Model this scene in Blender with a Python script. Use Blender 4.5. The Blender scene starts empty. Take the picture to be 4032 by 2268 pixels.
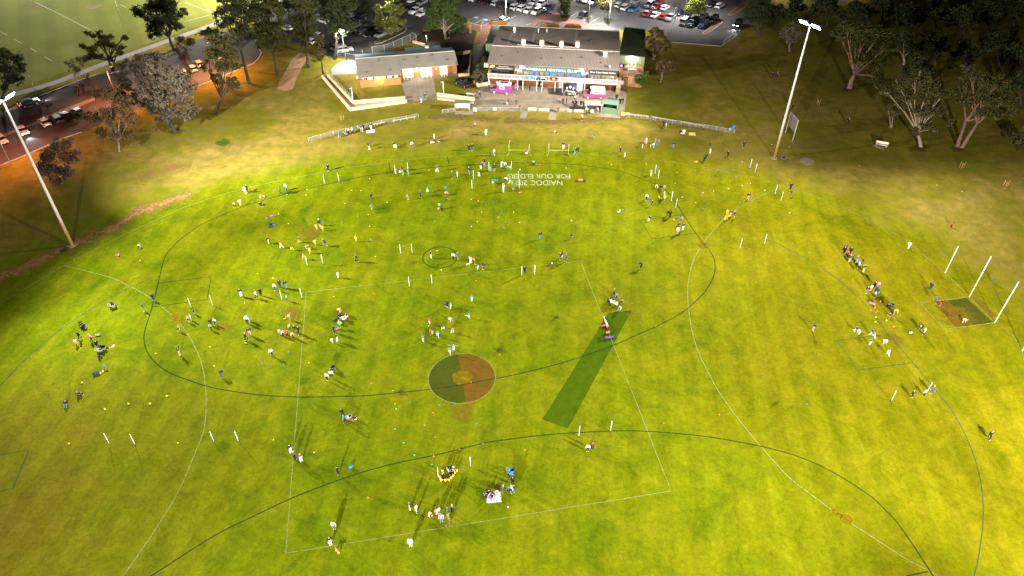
import bpy, bmesh, math, random
from mathutils import Vector, Matrix, Euler
R = math.radians
random.seed(11)
sc = bpy.context.scene
COL = sc.collection
# ------------------------------------------------------------------ camera
CAM_H, TILT, FPX, ROLL = 80.4, 0.70004, 2854.3, 0.00596      # metres, rad below horizon, focal in px of a 4032 px wide frame
cd = bpy.data.cameras.new("camera"); cam = bpy.data.objects.new("camera", cd); COL.objects.link(cam)
cd.sensor_width = 36.0; cd.lens = FPX / 4032 * 36.0; cd.clip_start = 0.5; cd.clip_end = 6000
cam.matrix_world = Matrix.Translation((0, 0, CAM_H)) @ Euler((math.pi/2 - TILT, 0, 0)).to_matrix().to_4x4() @ Matrix.Rotation(ROLL, 4, 'Z')
sc.camera = cam
# ------------------------------------------------------------------ night sky
w = bpy.data.worlds.new("World"); sc.world = w; w.use_nodes = True
nt = w.node_tree; nt.nodes.clear()
sky = nt.nodes.new('ShaderNodeTexSky'); sky.sky_type = 'NISHITA'; sky.sun_disc = False
sky.sun_elevation = R(-4.0); sky.sun_rotation = R(250)
bg = nt.nodes.new('ShaderNodeBackground'); bg.inputs[1].default_value = 0.12
wo = nt.nodes.new('ShaderNodeOutputWorld')
nt.links.new(sky.outputs[0], bg.inputs[0]); nt.links.new(bg.outputs[0], wo.inputs[0])
sc.view_settings.view_transform = 'Standard'; sc.view_settings.look = 'None'
sc.view_settings.exposure = 0.0; sc.view_settings.gamma = 1.0
sc.render.engine = 'CYCLES'
sc.cycles.use_denoising = True
sc.cycles.max_bounces = 5; sc.cycles.diffuse_bounces = 2; sc.cycles.glossy_bounces = 2
sc.cycles.transparent_max_bounces = 6
sc.cycles.sample_clamp_indirect = 4.0
# ------------------------------------------------------------------ floodlights (the lamps of the four oval towers, street lamps)
# foot, height, colour, beams [(aimed at, watts, cone)] : beams fitted to the wanted ground brightness, not one per lamp head
FLOOD = 8.5
FLOOD_TOWERS = [
    ((-81.04, 106.9), 29.3, (1, 0.97, 0.86), [((-50, 92), 14500, 105), ((-50, 128), 9166, 80), ((58, 200), 55044, 80), ((82, 68), 62000, 80), ((-62, 142), 18000, 80), ((-55, 55), 24000, 80), ((-30, 176), 27000, 80)]),
    ((57.4, 140.27), 29.9, (1, 0.95, 0.84), [((-98, 80), 28932, 80), ((-98, 200), 28825, 80), ((-98, 200), 18704, 105), ((-86, 200), 29360, 80), ((-62, 20), 40811, 80), ((22, 116), 6494, 80), ((34, 104), 9266, 130), ((34, 160), 3500, 130), ((46, 20), 28515, 80), ((70, 104), 7147, 105), ((118, 92), 24069, 80)]),
    ((67.5, 24.0), 29.5, (1, 0.95, 0.8), [((-74, 80), 53453, 80), ((-38, 152), 21938, 80), ((-14, 164), 32187, 80), ((22, 56), 10988, 130), ((70, 56), 23056, 80), ((106, 116), 72000, 80)]),
    ((-31.0, -29.0), 29.5, (1, 0.96, 0.84), [((-12, 62), 123187, 105)]),
]
def spot(name, loc, target, power, color, angle=150, blend=0.7, radius=0.22):
    l = bpy.data.lights.new(name, 'SPOT'); l.energy = power; l.color = color
    l.spot_size = R(angle); l.spot_blend = blend; l.shadow_soft_size = radius
    o = bpy.data.objects.new(name, l); COL.objects.link(o); o.location = loc
    d = Vector(target) - Vector(loc)
    o.rotation_euler = d.to_track_quat('-Z', 'Y').to_euler()
    return o
def point(name, loc, power, color, radius=0.12):
    l = bpy.data.lights.new(name, 'POINT'); l.energy = power; l.color = color; l.shadow_soft_size = radius
    o = bpy.data.objects.new(name, l); COL.objects.link(o); o.location = loc
    return o
# ------------------------------------------------------------------ pixel of the photograph -> point of the ground
cR, sR, cT, sT = math.cos(ROLL), math.sin(ROLL), math.cos(TILT), math.sin(TILT)
def ray(px, py):
    x, y = px - 2016.0, py - 1134.0
    x, y = cR*x + sR*y, -sR*x + cR*y
    return Vector((x/FPX, cT - y/FPX*sT, -sT - y/FPX*cT))
def G(px, py, z=0.0):
    d = ray(px, py); t = (z - CAM_H)/d.z
    return Vector((d.x*t, d.y*t, z))
def VY(px, py, Y):                     # point of the upright plane at depth Y
    d = ray(px, py); t = Y/d.y
    return Vector((d.x*t, Y, CAM_H + d.z*t))
TILES = {'A': (0, 400, 2.574), 'B': (1000, 400, 2.574), 'C': (2000, 400, 2.574), 'D': (3000, 400, 2.496),
         'E': (0, 963, 2.574), 'F': (1000, 963, 2.574), 'G': (2000, 963, 2.574), 'H': (3000, 963, 2.496),
         'I': (0, 1526, 1.952), 'J': (1008, 1526, 1.952), 'K': (2016, 1526, 1.952), 'L': (3024, 1526, 1.952),
         'T1': (0, 0, 2.415), 'T2': (1000, 0, 2.415), 'T3': (2000, 0, 2.415), 'T4': (3000, 0, 2.4147),
         'P': (1740, 280, 6.44), 'Q2': (2120, 280, 6.44), 'R1': (1380, 150, 4.675), 'Z1': (1860, 580, 7.627),
         'Y': (1040, 860, 8.05), 'X': (2480, 500, 8.05), 'V': (2530, 640, 4.53), 'U': (2820, 600, 4.83),
         'S': (280, 1250, 5.795), 'RR': (700, 1120, 5.574), 'Q': (1040, 1080, 5.175), 'N': (1280, 1190, 8.52),
         'M': (1640, 1160, 5.575), 'O': (2340, 1120, 6.04), 'W': (3280, 960, 4.83), 'Hz': (3280, 1240, 8.05),
         'ZB': (1680, 1800, 4.829), 'c1': (1440, 0, 6.133), 'c2': (1840, 0, 5.6), 'c3': (2260, 0, 6.133), 'c4': (2600, 0, 6.44),
         'px': (0, 0, 1.0), 'w': (0, 0, 0.6389)}
def TP(t, x, y):
    a = TILES[t]; return (a[0] + x/a[2], a[1] + y/a[2])
def GT(t, x, y, z=0.0):
    return G(*TP(t, x, y), z)
# ------------------------------------------------------------------ materials
MATS = {}
def mat(name, rgb, rough=0.75, metal=0.0, var=0.0, scale=8.0, spec=0.3, emit=None, estr=0.0, bump=0.0):
    if name in MATS: return MATS[name]
    m = bpy.data.materials.new(name); m.use_nodes = True; MATS[name] = m
    n = m.node_tree; b = n.nodes['Principled BSDF']
    b.inputs['Roughness'].default_value = rough; b.inputs['Metallic'].default_value = metal
    b.inputs['Specular IOR Level'].default_value = spec
    b.inputs['Base Color'].default_value = (*rgb, 1)
    if var > 0 or bump > 0:
        tc = n.nodes.new('ShaderNodeTexCoord'); nz = n.nodes.new('ShaderNodeTexNoise')
        nz.inputs['Scale'].default_value = scale; nz.inputs['Detail'].default_value = 5
        n.links.new(tc.outputs['Object'], nz.inputs['Vector'])
        if var > 0:
            cr = n.nodes.new('ShaderNodeValToRGB')
            cr.color_ramp.elements[0].position = 0.3; cr.color_ramp.elements[1].position = 0.7
            cr.color_ramp.elements[0].color = (*[c*(1-var) for c in rgb], 1)
            cr.color_ramp.elements[1].color = (*[min(1, c*(1+var)) for c in rgb], 1)
            n.links.new(nz.outputs['Fac'], cr.inputs[0]); n.links.new(cr.outputs[0], b.inputs['Base Color'])
        if bump > 0:
            bp = n.nodes.new('ShaderNodeBump'); bp.inputs['Strength'].default_value = bump
            n.links.new(nz.outputs['Fac'], bp.inputs['Height']); n.links.new(bp.outputs[0], b.inputs['Normal'])
    if emit:
        b.inputs['Emission Color'].default_value = (*emit, 1); b.inputs['Emission Strength'].default_value = estr
    return m
class NT:                               # tiny node helper
    def __init__(s, name):
        s.m = bpy.data.materials.new(name); s.m.use_nodes = True; MATS[name] = s.m
        s.n = s.m.node_tree; s.b = s.n.nodes['Principled BSDF']
        s.tc = s.n.nodes.new('ShaderNodeTexCoord').outputs['Object']
    def noise(s, scale, detail=4, rough=0.55, dist=0.0, vec=None, sx=1, sy=1, rot=0.0):
        v = vec or s.tc
        if sx != 1 or sy != 1 or rot:
            mp = s.n.nodes.new('ShaderNodeMapping'); s.n.links.new(v, mp.inputs['Vector'])
            mp.inputs['Scale'].default_value = (sx, sy, 1); mp.inputs['Rotation'].default_value = (0, 0, rot); v = mp.outputs[0]
        z = s.n.nodes.new('ShaderNodeTexNoise'); s.n.links.new(v, z.inputs['Vector'])
        z.inputs['Scale'].default_value = scale; z.inputs['Detail'].default_value = detail
        z.inputs['Roughness'].default_value = rough; z.inputs['Distortion'].default_value = dist
        return z.outputs['Fac']
    def wave(s, scale, rot=0.0, dist=0.5, prof='SIN', dscale=1.0):
        mp = s.n.nodes.new('ShaderNodeMapping'); s.n.links.new(s.tc, mp.inputs['Vector']); mp.inputs['Rotation'].default_value = (0, 0, rot)
        z = s.n.nodes.new('ShaderNodeTexWave'); s.n.links.new(mp.outputs[0], z.inputs['Vector'])
        z.wave_profile = prof; z.inputs['Scale'].default_value = scale; z.inputs['Distortion'].default_value = dist
        z.inputs['Detail Scale'].default_value = dscale
        return z.outputs['Fac']
    def ramp(s, fac, stops):
        c = s.n.nodes.new('ShaderNodeValToRGB'); s.n.links.new(fac, c.inputs[0])
        e = c.color_ramp.elements
        while len(e) < len(stops): e.new(0.5)
        for k, (p, col) in enumerate(stops):
            e[k].position = p; e[k].color = (*col, 1) if len(col) == 3 else col
        return c.outputs[0]
    def mix(s, fac, a, b, mode='MIX'):
        x = s.n.nodes.new('ShaderNodeMix'); x.data_type = 'RGBA'; x.blend_type = mode
        for sock, v in ((x.inputs[0], fac), (x.inputs[6], a), (x.inputs[7], b)):
            if hasattr(v, 'is_linked') or hasattr(v, 'links'): s.n.links.new(v, sock)
            elif isinstance(v, (int, float)): sock.default_value = v
            else: sock.default_value = (*v, 1)
        return x.outputs[2]
    def math(s, op, a, b=None, clamp=False):
        x = s.n.nodes.new('ShaderNodeMath'); x.operation = op; x.use_clamp = clamp
        for sock, v in ((x.inputs[0], a), (x.inputs[1], b)):
            if v is None: continue
            if isinstance(v, (int, float)): sock.default_value = v
            else: s.n.links.new(v, sock)
        return x.outputs[0]
    def xyz(s):
        x = s.n.nodes.new('ShaderNodeSeparateXYZ'); s.n.links.new(s.tc, x.inputs[0]); return x.outputs
    def smooth(s, v, a, b):
        x = s.n.nodes.new('ShaderNodeMapRange'); x.interpolation_type = 'SMOOTHSTEP'; s.n.links.new(v, x.inputs[0])
        x.inputs[1].default_value = a; x.inputs[2].default_value = b; return x.outputs[0]
    def alpha(s, a):
        s.n.links.new(a, s.b.inputs['Alpha'])
    def attr(s, name):
        a = s.n.nodes.new('ShaderNodeAttribute'); a.attribute_name = name; return a.outputs['Fac']
    def out(s, col, rough=0.9, bump=None, bstr=0.2, spec=0.02):
        if isinstance(col, tuple): s.b.inputs['Base Color'].default_value = (*col, 1)
        else: s.n.links.new(col, s.b.inputs['Base Color'])
        s.b.inputs['Roughness'].default_value = rough; s.b.inputs['Specular IOR Level'].default_value = spec
        if bump is not None:
            bp = s.n.nodes.new('ShaderNodeBump'); bp.inputs['Strength'].default_value = bstr
            s.n.links.new(bump, bp.inputs['Height']); s.n.links.new(bp.outputs[0], s.b.inputs['Normal'])
        return s.m
def worn(name, rgb, lo, hi, scale=2.5, var=.25):
    # paint on turf: patchy, the grass shows through
    g = NT(name); n = g.noise(scale, 5, .7); n2 = g.noise(scale*.22, 4, .6)
    g.alpha(g.ramp(g.math('ADD', g.math('MULTIPLY', n, .6), g.math('MULTIPLY', n2, .4)), [(.30, (lo, lo, lo)), (.70, (hi, hi, hi))]))
    return g.out(g.ramp(n, [(.3, tuple(c*(1-var) for c in rgb)), (.7, tuple(c*(1+var) for c in rgb))]), .95)
def soft(name, rgb, var=.4, sc=1.4, amax=1.0, rag=1.3):
    # ground cover that thins out at its edge (vertex attribute edge: 0 at the rim, 1 inside)
    if name in MATS: return MATS[name]
    g = NT(name); e = g.attr('edge'); n = g.noise(sc, 6, .75); n2 = g.noise(.35, 5, .65)
    v = g.math('ADD', e, g.math('MULTIPLY', g.math('SUBTRACT', g.math('ADD', g.math('MULTIPLY', n, .4), g.math('MULTIPLY', n2, .8)), .62), rag*2.6))
    g.alpha(g.math('MULTIPLY', g.smooth(v, .1, 1.1), amax))
    return g.out(g.ramp(n, [(.3, tuple(c*(1-var) for c in rgb)), (.7, tuple(c*(1+var) for c in rgb))]), .95)
def soft_patch(name, P, z, m, rim=.35):
    P = [tuple(Vector(P[i]).lerp(Vector(P[(i+1) % len(P)]), f)) for i in range(len(P)) for f in (0, .5)]
    c = Vector((sum(p[0] for p in P)/len(P), sum(p[1] for p in P)/len(P))); n = len(P)
    vs = [(p[0], p[1], z) for p in P]+[(c.x+(p[0]-c.x)*rim, c.y+(p[1]-c.y)*rim, z) for p in P]+[(c.x, c.y, z)]
    fs = [(i, (i+1) % n, n+(i+1) % n, n+i) for i in range(n)]+[(n+i, n+(i+1) % n, 2*n) for i in range(n)]
    o = MB().add(vs, fs).build(name, m); soft_edge(o, [0]*n+[1]*(n+1)); return o
def soft_strip(name, C, wd, z, m):
    pts_ = [Vector((p[0], p[1], 0)) for p in C]; vs = []; ed = []; n = len(pts_)
    for i, p in enumerate(pts_):
        t = (pts_[min(i+1, n-1)]-pts_[max(i-1, 0)]).normalized(); q = Vector((-t.y, t.x, 0))*wd[min(i, len(wd)-1)]/2; k = 0 if i in (0, n-1) else 1
        vs += [(p.x+q.x, p.y+q.y, z), (p.x, p.y, z), (p.x-q.x, p.y-q.y, z)]; ed += [0, k, 0]
    o = MB().add(vs, [(3*i+k+1, 3*i+k+4, 3*i+k+3, 3*i+k) for i in range(n-1) for k in (0, 1)]).build(name, m); soft_edge(o, ed); return o
def soft_edge(o, vals):
    a = o.data.attributes.new('edge', 'FLOAT', 'POINT'); a.data.foreach_set('value', [float(v) for v in vals])
# ------------------------------------------------------------------ mesh builder
class MB:
    def __init__(s): s.v = []; s.f = []; s.mi = []; s.sm = []
    def add(s, vs, fs, mi=0, smooth=False):
        o = len(s.v); s.v += [tuple(p) for p in vs]
        for f in fs: s.f.append(tuple(i+o for i in f)); s.mi.append(mi); s.sm.append(smooth)
        return s
    def box(s, c, d, mi=0, rz=0.0, M=None, taper=1.0):
        x, y, z = d[0]/2, d[1]/2, d[2]/2
        P = [(-x, -y, -z), (x, -y, -z), (x, y, -z), (-x, y, -z), (-x*taper, -y*taper, z), (x*taper, -y*taper, z), (x*taper, y*taper, z), (-x*taper, y*taper, z)]
        cz, sz = math.cos(rz), math.sin(rz)
        P = [(p[0]*cz-p[1]*sz, p[0]*sz+p[1]*cz, p[2]) for p in P]
        if M is not None: P = [tuple(M @ Vector(p)) for p in P]
        P = [(p[0]+c[0], p[1]+c[1], p[2]+c[2]) for p in P]
        return s.add(P, [(0, 3, 2, 1), (4, 5, 6, 7), (0, 1, 5, 4), (1, 2, 6, 5), (2, 3, 7, 6), (3, 0, 4, 7)], mi)
    def tube(s, pts, rad, n=8, mi=0, cap=True):
        pts = [Vector(p) for p in pts]
        if not isinstance(rad, (list, tuple)): rad = [rad]*len(pts)
        vs = []; fs = []
        for i, p in enumerate(pts):
            t = (pts[min(i+1, len(pts)-1)] - pts[max(i-1, 0)])
            t = t.normalized() if t.length > 1e-9 else Vector((0, 0, 1))
            a = Vector((0, 0, 1)) if abs(t.z) < 0.9 else Vector((1, 0, 0))
            u = t.cross(a).normalized(); q = t.cross(u)
            for k in range(n):
                an = 2*math.pi*k/n; vs.append(p + (u*math.cos(an) + q*math.sin(an))*rad[i])
        for i in range(len(pts)-1):
            for k in range(n):
                fs.append((i*n+k, i*n+(k+1) % n, (i+1)*n+(k+1) % n, (i+1)*n+k))
        s.add(vs, fs, mi, True)
        if cap:
            o = len(s.v) - len(vs)
            s.f.append(tuple(o+k for k in range(n))[::-1]); s.mi.append(mi); s.sm.append(False)
            s.f.append(tuple(o+(len(pts)-1)*n+k for k in range(n))); s.mi.append(mi); s.sm.append(False)
        return s
    def prism(s, poly, z0, z1, mi=0):
        n = len(poly); a = sum(poly[i][0]*poly[(i+1) % n][1]-poly[(i+1) % n][0]*poly[i][1] for i in range(n))
        if a < 0: poly = poly[::-1]
        vs = [(p[0], p[1], z0) for p in poly] + [(p[0], p[1], z1) for p in poly]
        fs = [tuple(range(n))[::-1], tuple(range(n, 2*n))] + [(i, (i+1) % n, n+(i+1) % n, n+i) for i in range(n)]
        return s.add(vs, fs, mi)
    def sheet(s, poly, z, mi=0):
        n = len(poly); a = sum(poly[i][0]*poly[(i+1) % n][1]-poly[(i+1) % n][0]*poly[i][1] for i in range(n))
        if a < 0: poly = poly[::-1]
        return s.add([(p[0], p[1], z) for p in poly], [tuple(range(n))], mi)
    def ribbon(s, pts, wdt, z, mi=0, jitter=0.0):
        pts = [Vector((p[0], p[1], 0)) for p in pts]; vs = []; n = len(pts)
        for i, p in enumerate(pts):
            t = (pts[min(i+1, n-1)]-pts[max(i-1, 0)]).normalized(); q = Vector((-t.y, t.x, 0))*wdt/2
            vs += [(p.x+q.x, p.y+q.y, z), (p.x-q.x, p.y-q.y, z)]
        return s.add(vs, [(2*i+1, 2*i+3, 2*i+2, 2*i) for i in range(n-1)], mi)
    def sphere(s, c, r, mi=0, n=8, m=6, sc=(1, 1, 1)):
        vs = [(c[0], c[1], c[2]+r*sc[2])]; fs = []
        for i in range(1, m):
            a = math.pi*i/m
            for k in range(n):
                b = 2*math.pi*k/n; vs.append((c[0]+r*sc[0]*math.sin(a)*math.cos(b), c[1]+r*sc[1]*math.sin(a)*math.sin(b), c[2]+r*sc[2]*math.cos(a)))
        vs.append((c[0], c[1], c[2]-r*sc[2]))
        for k in range(n): fs.append((0, 1+k, 1+(k+1) % n))
        for i in range(m-2):
            for k in range(n):
                a = 1+i*n+k; b = 1+i*n+(k+1) % n; fs.append((a, a+n, b+n, b))
        L = len(vs)-1; o = 1+(m-2)*n
        for k in range(n): fs.append((L, o+(k+1) % n, o+k))
        return s.add(vs, fs, mi, True)
    def mesh(s, name, mats):
        me = bpy.data.meshes.new(name); me.from_pydata(s.v, [], s.f)
        for m in (mats if isinstance(mats, (list, tuple)) else [mats]): me.materials.append(m)
        me.polygons.foreach_set('material_index', s.mi); me.polygons.foreach_set('use_smooth', s.sm); me.update()
        return me
    def build(s, name, mats, parent=None, loc=None, rz=0.0):
        o = bpy.data.objects.new(name, s.mesh(name, mats)); COL.objects.link(o)
        if parent is not None: o.parent = parent
        if loc is not None: o.location = loc
        if rz: o.rotation_euler.z = rz
        return o
TOPS = []                                # top-level things, to make their labels single them out at the end
def tag(o, label, cat, group=None):
    o['label'] = label; o['category'] = cat
    if group: o['group'] = group
    TOPS.append(o); return o
def struct(o, label=None, cat=None, kind='structure'):
    o['kind'] = kind
    if label: o['label'] = label
    if cat: o['category'] = cat
    return o
def empty(name, loc, rz=0.0):
    o = bpy.data.objects.new(name, None); COL.objects.link(o); o.location = loc; o.rotation_euler = (0, 0, rz); o.empty_display_size = 0.2
    return o
def copy_tree(o, parent=None):
    c = o.copy(); COL.objects.link(c)
    if parent is not None: c.parent = parent
    for ch in o.children: copy_tree(ch, c)
    return c
def setmat(o, m, slot=0):
    o.material_slots[slot].link = 'OBJECT'; o.material_slots[slot].material = m
def text_mesh(name, txt, size, m, parent, M, depth=0.03, align='CENTER', width=None):
    cu = bpy.data.curves.new(name, 'FONT'); cu.body = txt; cu.size = size; cu.align_x = align; cu.align_y = 'CENTER'; cu.extrude = depth; cu.offset = 0.004*size
    t = bpy.data.objects.new('tmp', cu); COL.objects.link(t)
    dg = bpy.context.evaluated_depsgraph_get(); me = bpy.data.meshes.new_from_object(t.evaluated_get(dg))
    bpy.data.objects.remove(t)
    if width:
        xs = [v.co.x for v in me.vertices]; k = width/(max(xs)-min(xs)); c = (max(xs)+min(xs))/2
        for v in me.vertices: v.co.x = (v.co.x-c)*k
    me.materials.clear(); me.materials.append(m)
    o = bpy.data.objects.new(name, me); COL.objects.link(o)
    if parent is not None: o.parent = parent
    o.matrix_local = M
    return o
# ================================================================== SETTING: ground, oval, roads, paving
def pts(t, *xy):
    return [tuple(GT(t, xy[i], xy[i+1])[:2]) for i in range(0, len(xy), 2)]
def smooth_line(P, k=4):
    out = []
    for i in range(len(P)-1):
        p0 = Vector(P[max(i-1, 0)]); p1 = Vector(P[i]); p2 = Vector(P[i+1]); p3 = Vector(P[min(i+2, len(P)-1)])
        for j in range(k):
            t = j/k
            out.append(tuple(0.5*((2*p1)+(p2-p0)*t+(2*p0-5*p1+4*p2-p3)*t*t+(3*p1-p0-3*p2+p3)*t**3)))
    out.append(tuple(P[-1])); return out
# ---- rough grass of the reserve
def rough(g):
    n1 = g.noise(0.045, 6, 0.62, 0.8); n2 = g.noise(0.35, 6, 0.7); n3 = g.noise(3.5, 3, 0.7); n4 = g.noise(0.12, 5, 0.65, 1.2, sx=0.5, sy=1.4, rot=0.5)
    base = g.ramp(n1, [(0.3, (0.105, 0.112, 0.006)), (0.45, (0.200, 0.165, 0.014)), (0.56, (0.265, 0.195, 0.034)), (0.70, (0.34, 0.225, 0.068))])
    base = g.mix(g.ramp(n4, [(0.5, (0, 0, 0)), (0.68, (0.75, 0.75, 0.75))]), base, (0.20, 0.135, 0.05))
    base = g.mix(g.ramp(n2, [(0.38, (0.75, 0.75, 0.75)), (0.62, (0, 0, 0))]), base, (0.115, 0.110, 0.014))
    return g.mix(0.55, base, g.ramp(n3, [(0.25, (0.35, 0.35, 0.35)), (0.75, (0.72, 0.72, 0.72))]), 'OVERLAY')
g = NT('rough_grass'); base = rough(g)
M_ROUGH = g.out(base, 0.95, g.noise(9, 3, 0.8), 0.5)
# ---- mown turf of the oval
g = NT('oval_turf'); X = g.xyz()
n1 = g.noise(0.03, 5, 0.6, 0.6); n2 = g.noise(0.16, 6, 0.7, 1.0); n3 = g.noise(5.0, 3, 0.75); n5 = g.noise(0.9, 4, 0.7); n6 = g.noise(1.7, 3, .8)
dry = g.math('ADD', g.math('MULTIPLY', g.smooth(X[0], -15, 75), 0.75), g.math('MULTIPLY', g.math('SUBTRACT', n1, 0.5), 1.3), True)
green = g.ramp(n2, [(0.3, (0.068, 0.108, 0.0015)), (0.52, (0.122, 0.150, 0.002)), (0.74, (0.168, 0.172, 0.004))])
yell = g.ramp(n2, [(0.3, (0.120, 0.128, 0.002)), (0.5, (0.185, 0.160, 0.003)), (0.72, (0.225, 0.182, 0.008))])
col = g.mix(dry, green, yell)
left = g.math('MULTIPLY', g.math('SUBTRACT', 1.0, g.smooth(X[0], -68, -22)), g.math('SUBTRACT', 1.0, g.smooth(X[1], 58, 84)))
left = g.math('MULTIPLY', left, g.ramp(g.noise(0.07, 5, 0.65), [(0.35, (0.25, 0.25, 0.25)), (0.65, (1, 1, 1))]))
col = g.mix(left, col, (0.145, 0.115, 0.010))
st = g.wave(0.078, R(8), 1.4, 'SIN', 0.4); st2 = g.wave(0.06, R(-38), 2.0, 'SIN', 0.3)
sk_ = g.noise(.8, 4, .7, .3, sx=1.0, sy=.09, rot=R(7)); col = g.mix(.35, col, g.ramp(sk_, [(.3, (.38, .38, .38)), (.7, (.60, .60, .60))]), 'OVERLAY')
sm_ = g.noise(.30, 5, .75, 1.5); col = g.mix(.5, col, g.ramp(sm_, [(.36, (.36, .36, .36)), (.56, (.53, .53, .53))]), 'OVERLAY')
col = g.mix(0.26, col, g.ramp(st, [(0.35, (0.40, 0.40, 0.40)), (0.65, (0.60, 0.60, 0.60))]), 'OVERLAY')
col = g.mix(0.10, col, g.ramp(st2, [(0.3, (0.40, 0.40, 0.40)), (0.7, (0.60, 0.60, 0.60))]), 'OVERLAY')
col = g.mix(0.5, col, g.ramp(n5, [(0.25, (0.36, 0.36, 0.36)), (0.75, (0.62, 0.62, 0.62))]), 'OVERLAY')
col = g.mix(.5, col, g.ramp(n6, [(.32, (.34, .34, .34)), (.68, (.66, .66, .66))]), 'OVERLAY')
col = g.mix(0.6, col, g.ramp(n3, [(0.25, (0.34, 0.34, 0.34)), (0.75, (0.70, 0.70, 0.70))]), 'OVERLAY')
# the turf thins out into the rough grass beyond the boundary line
ca_, sa_ = math.cos(R(10.5)), math.sin(R(10.5))
dx_, dy_ = g.math('SUBTRACT', X[0], -7.43), g.math('SUBTRACT', X[1], 74.5)
eu = g.math('DIVIDE', g.math('ADD', g.math('MULTIPLY', dx_, ca_), g.math('MULTIPLY', dy_, sa_)), 90.0)
ev = g.math('DIVIDE', g.math('SUBTRACT', g.math('MULTIPLY', dy_, ca_), g.math('MULTIPLY', dx_, sa_)), 66.0)
rr_ = g.math('SQRT', g.math('ADD', g.math('POWER', eu, 2.0), g.math('POWER', ev, 2.0)))
rr_ = g.math('ADD', rr_, g.math('MULTIPLY', g.math('SUBTRACT', g.noise(0.11, 5, .65, .8), .5), .26))
col = g.mix(g.smooth(rr_, 1.0, 1.16), col, rough(g))
M_TURF = g.out(col, 0.95, g.noise(14, 3, 0.8), 0.5)
mb = MB()
mb.sheet([(-2500, -2500), (2500, -2500), (2500, 3500), (-2500, 3500)], 0.0)
struct(mb.build('ground', M_ROUGH))
CEN = (-7.43, 74.5)
top = pts('E', 0, 590, 300, 420, 650, 210, 1060, 0) + pts('A', 1300, 1330, 1600, 1190, 1900, 1060, 2200, 960, 2440, 890) + \
      pts('B', 0, 860, 300, 790, 580, 740, 760, 705, 1000, 660, 1300, 625, 1600, 585, 1960, 555, 2300, 540) + \
      pts('C', 0, 527, 400, 530, 700, 532, 1000, 550, 1300, 570, 1700, 620, 2000, 665, 2300, 730) + \
      pts('D', 0, 770, 210, 830, 450, 905, 840, 1060, 1100, 1190, 1400, 1350) + pts('H', 1480, 10, 1800, 280, 2040, 515, 2287, 768, 2555, 1043)
bot = [(2*CEN[0]-p[0], 2*CEN[1]-p[1]) for p in top]
bot = [p for p in bot if p[0] < top[-1][0]-2 and p[0] > top[0][0]+2]
oval = smooth_line(top + bot + [top[0]], 3)
grow = [(CEN[0]+(p[0]-CEN[0])*1.26, CEN[1]+(p[1]-CEN[1])*1.32) for p in oval]
# wavy edge where the mown turf meets the rough grass
struct(MB().sheet(grow[:-1], 0.006).build('oval_field', M_TURF))
M_WL = worn('white_line_paint', (0.26, 0.285, 0.10), .5, .9)
M_DL = worn('dark_line_paint', (0.020, 0.040, 0.014), .45, .95)
M_BL = worn('blue_line_paint', (0.025, 0.085, 0.060), .35, .9)
struct(MB().ribbon(oval, 0.11, 0.014).build('white_boundary_line', M_WL))
def line_obj(name, P, wd, m, z=0.014, sm=True):
    return struct(MB().ribbon(smooth_line(P, 3) if sm else P, wd, z).build(name, m))
sq = [tuple(G(*p)[:2]) for p in ((1124.8, 2178.6), (2642.5, 1933.3), (2285.5, 1027.1), (1205.9, 1150.3))]
mb = MB()
for i in range(4): mb.ribbon([sq[i], sq[(i+1) % 4]], 0.10, 0.014)
struct(mb.build('white_centre_square_line', M_WL))
# junior ovals and their goal squares
d1 = pts('C', 0, 620, 400, 625, 700, 640, 1000, 680, 1200, 725, 1350, 780, 1500, 840, 1600, 900, 1700, 1020, 1800, 1180, 1900, 1330, 1985, 1440) + \
     pts('G', 2050, 70, 2090, 150, 2100, 240, 2080, 330, 2030, 430, 1950, 530, 1830, 640, 1700, 730, 1500, 830, 1300, 920, 1085, 1015, 740, 1140, 400, 1240, 0, 1335) + \
     pts('F', 2400, 1365) + pts('J', 1450, 0, 1110, 38, 800, 65, 500, 72, 300, 72, 0, 55) + \
     pts('I', 1630, 0) + pts('E', 1900, 1370, 1700, 1290, 1550, 1170, 1480, 1060, 1460, 960, 1465, 890, 1490, 800, 1540, 640, 1600, 400, 1640, 230, 1680, 110, 1770, 0) + \
     pts('A', 1900, 1340, 2040, 1245, 2250, 1150, 2450, 1070) + pts('B', 0, 1030, 200, 970, 530, 890, 870, 810, 1100, 760, 1400, 715, 1700, 680, 2000, 650, 2300, 637, 2570, 622)
line_obj('dark_oval_line', d1, 0.17, M_DL)
d2 = pts('I', 1060, 1530, 1160, 1449, 1300, 1360, 1500, 1230, 1700, 1110, 1968, 980) + pts('J', 300, 840, 640, 710, 1000, 600, 1400, 515, 1740, 430, 1968, 395) + \
     pts('K', 300, 360, 750, 335, 1000, 335, 1250, 352, 1500, 378, 1750, 420, 1968, 465) + \
     pts('L', 200, 520, 400, 600, 600, 710, 800, 845, 900, 940, 990, 1035, 1100, 1190, 1245, 1410, 1300, 1510)
line_obj('dark_arc_line', d2, 0.17, M_DL, 0.016)
mb = MB()
for P in (pts('E', 1605, 393, 2140, 325, 2100, 558, 1540, 633), pts('C', 1780, 1145, 1345, 1203, 1460, 1393, 1900, 1333),
          pts('L', 1245, 1410, 1060, 1450), pts('B', 1365, 620, 1385, 722), pts('B', 1960, 560, 1980, 655)):
    mb.ribbon(P, 0.16, 0.012)
struct(mb.build('dark_goal_square_lines', M_DL))
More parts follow.
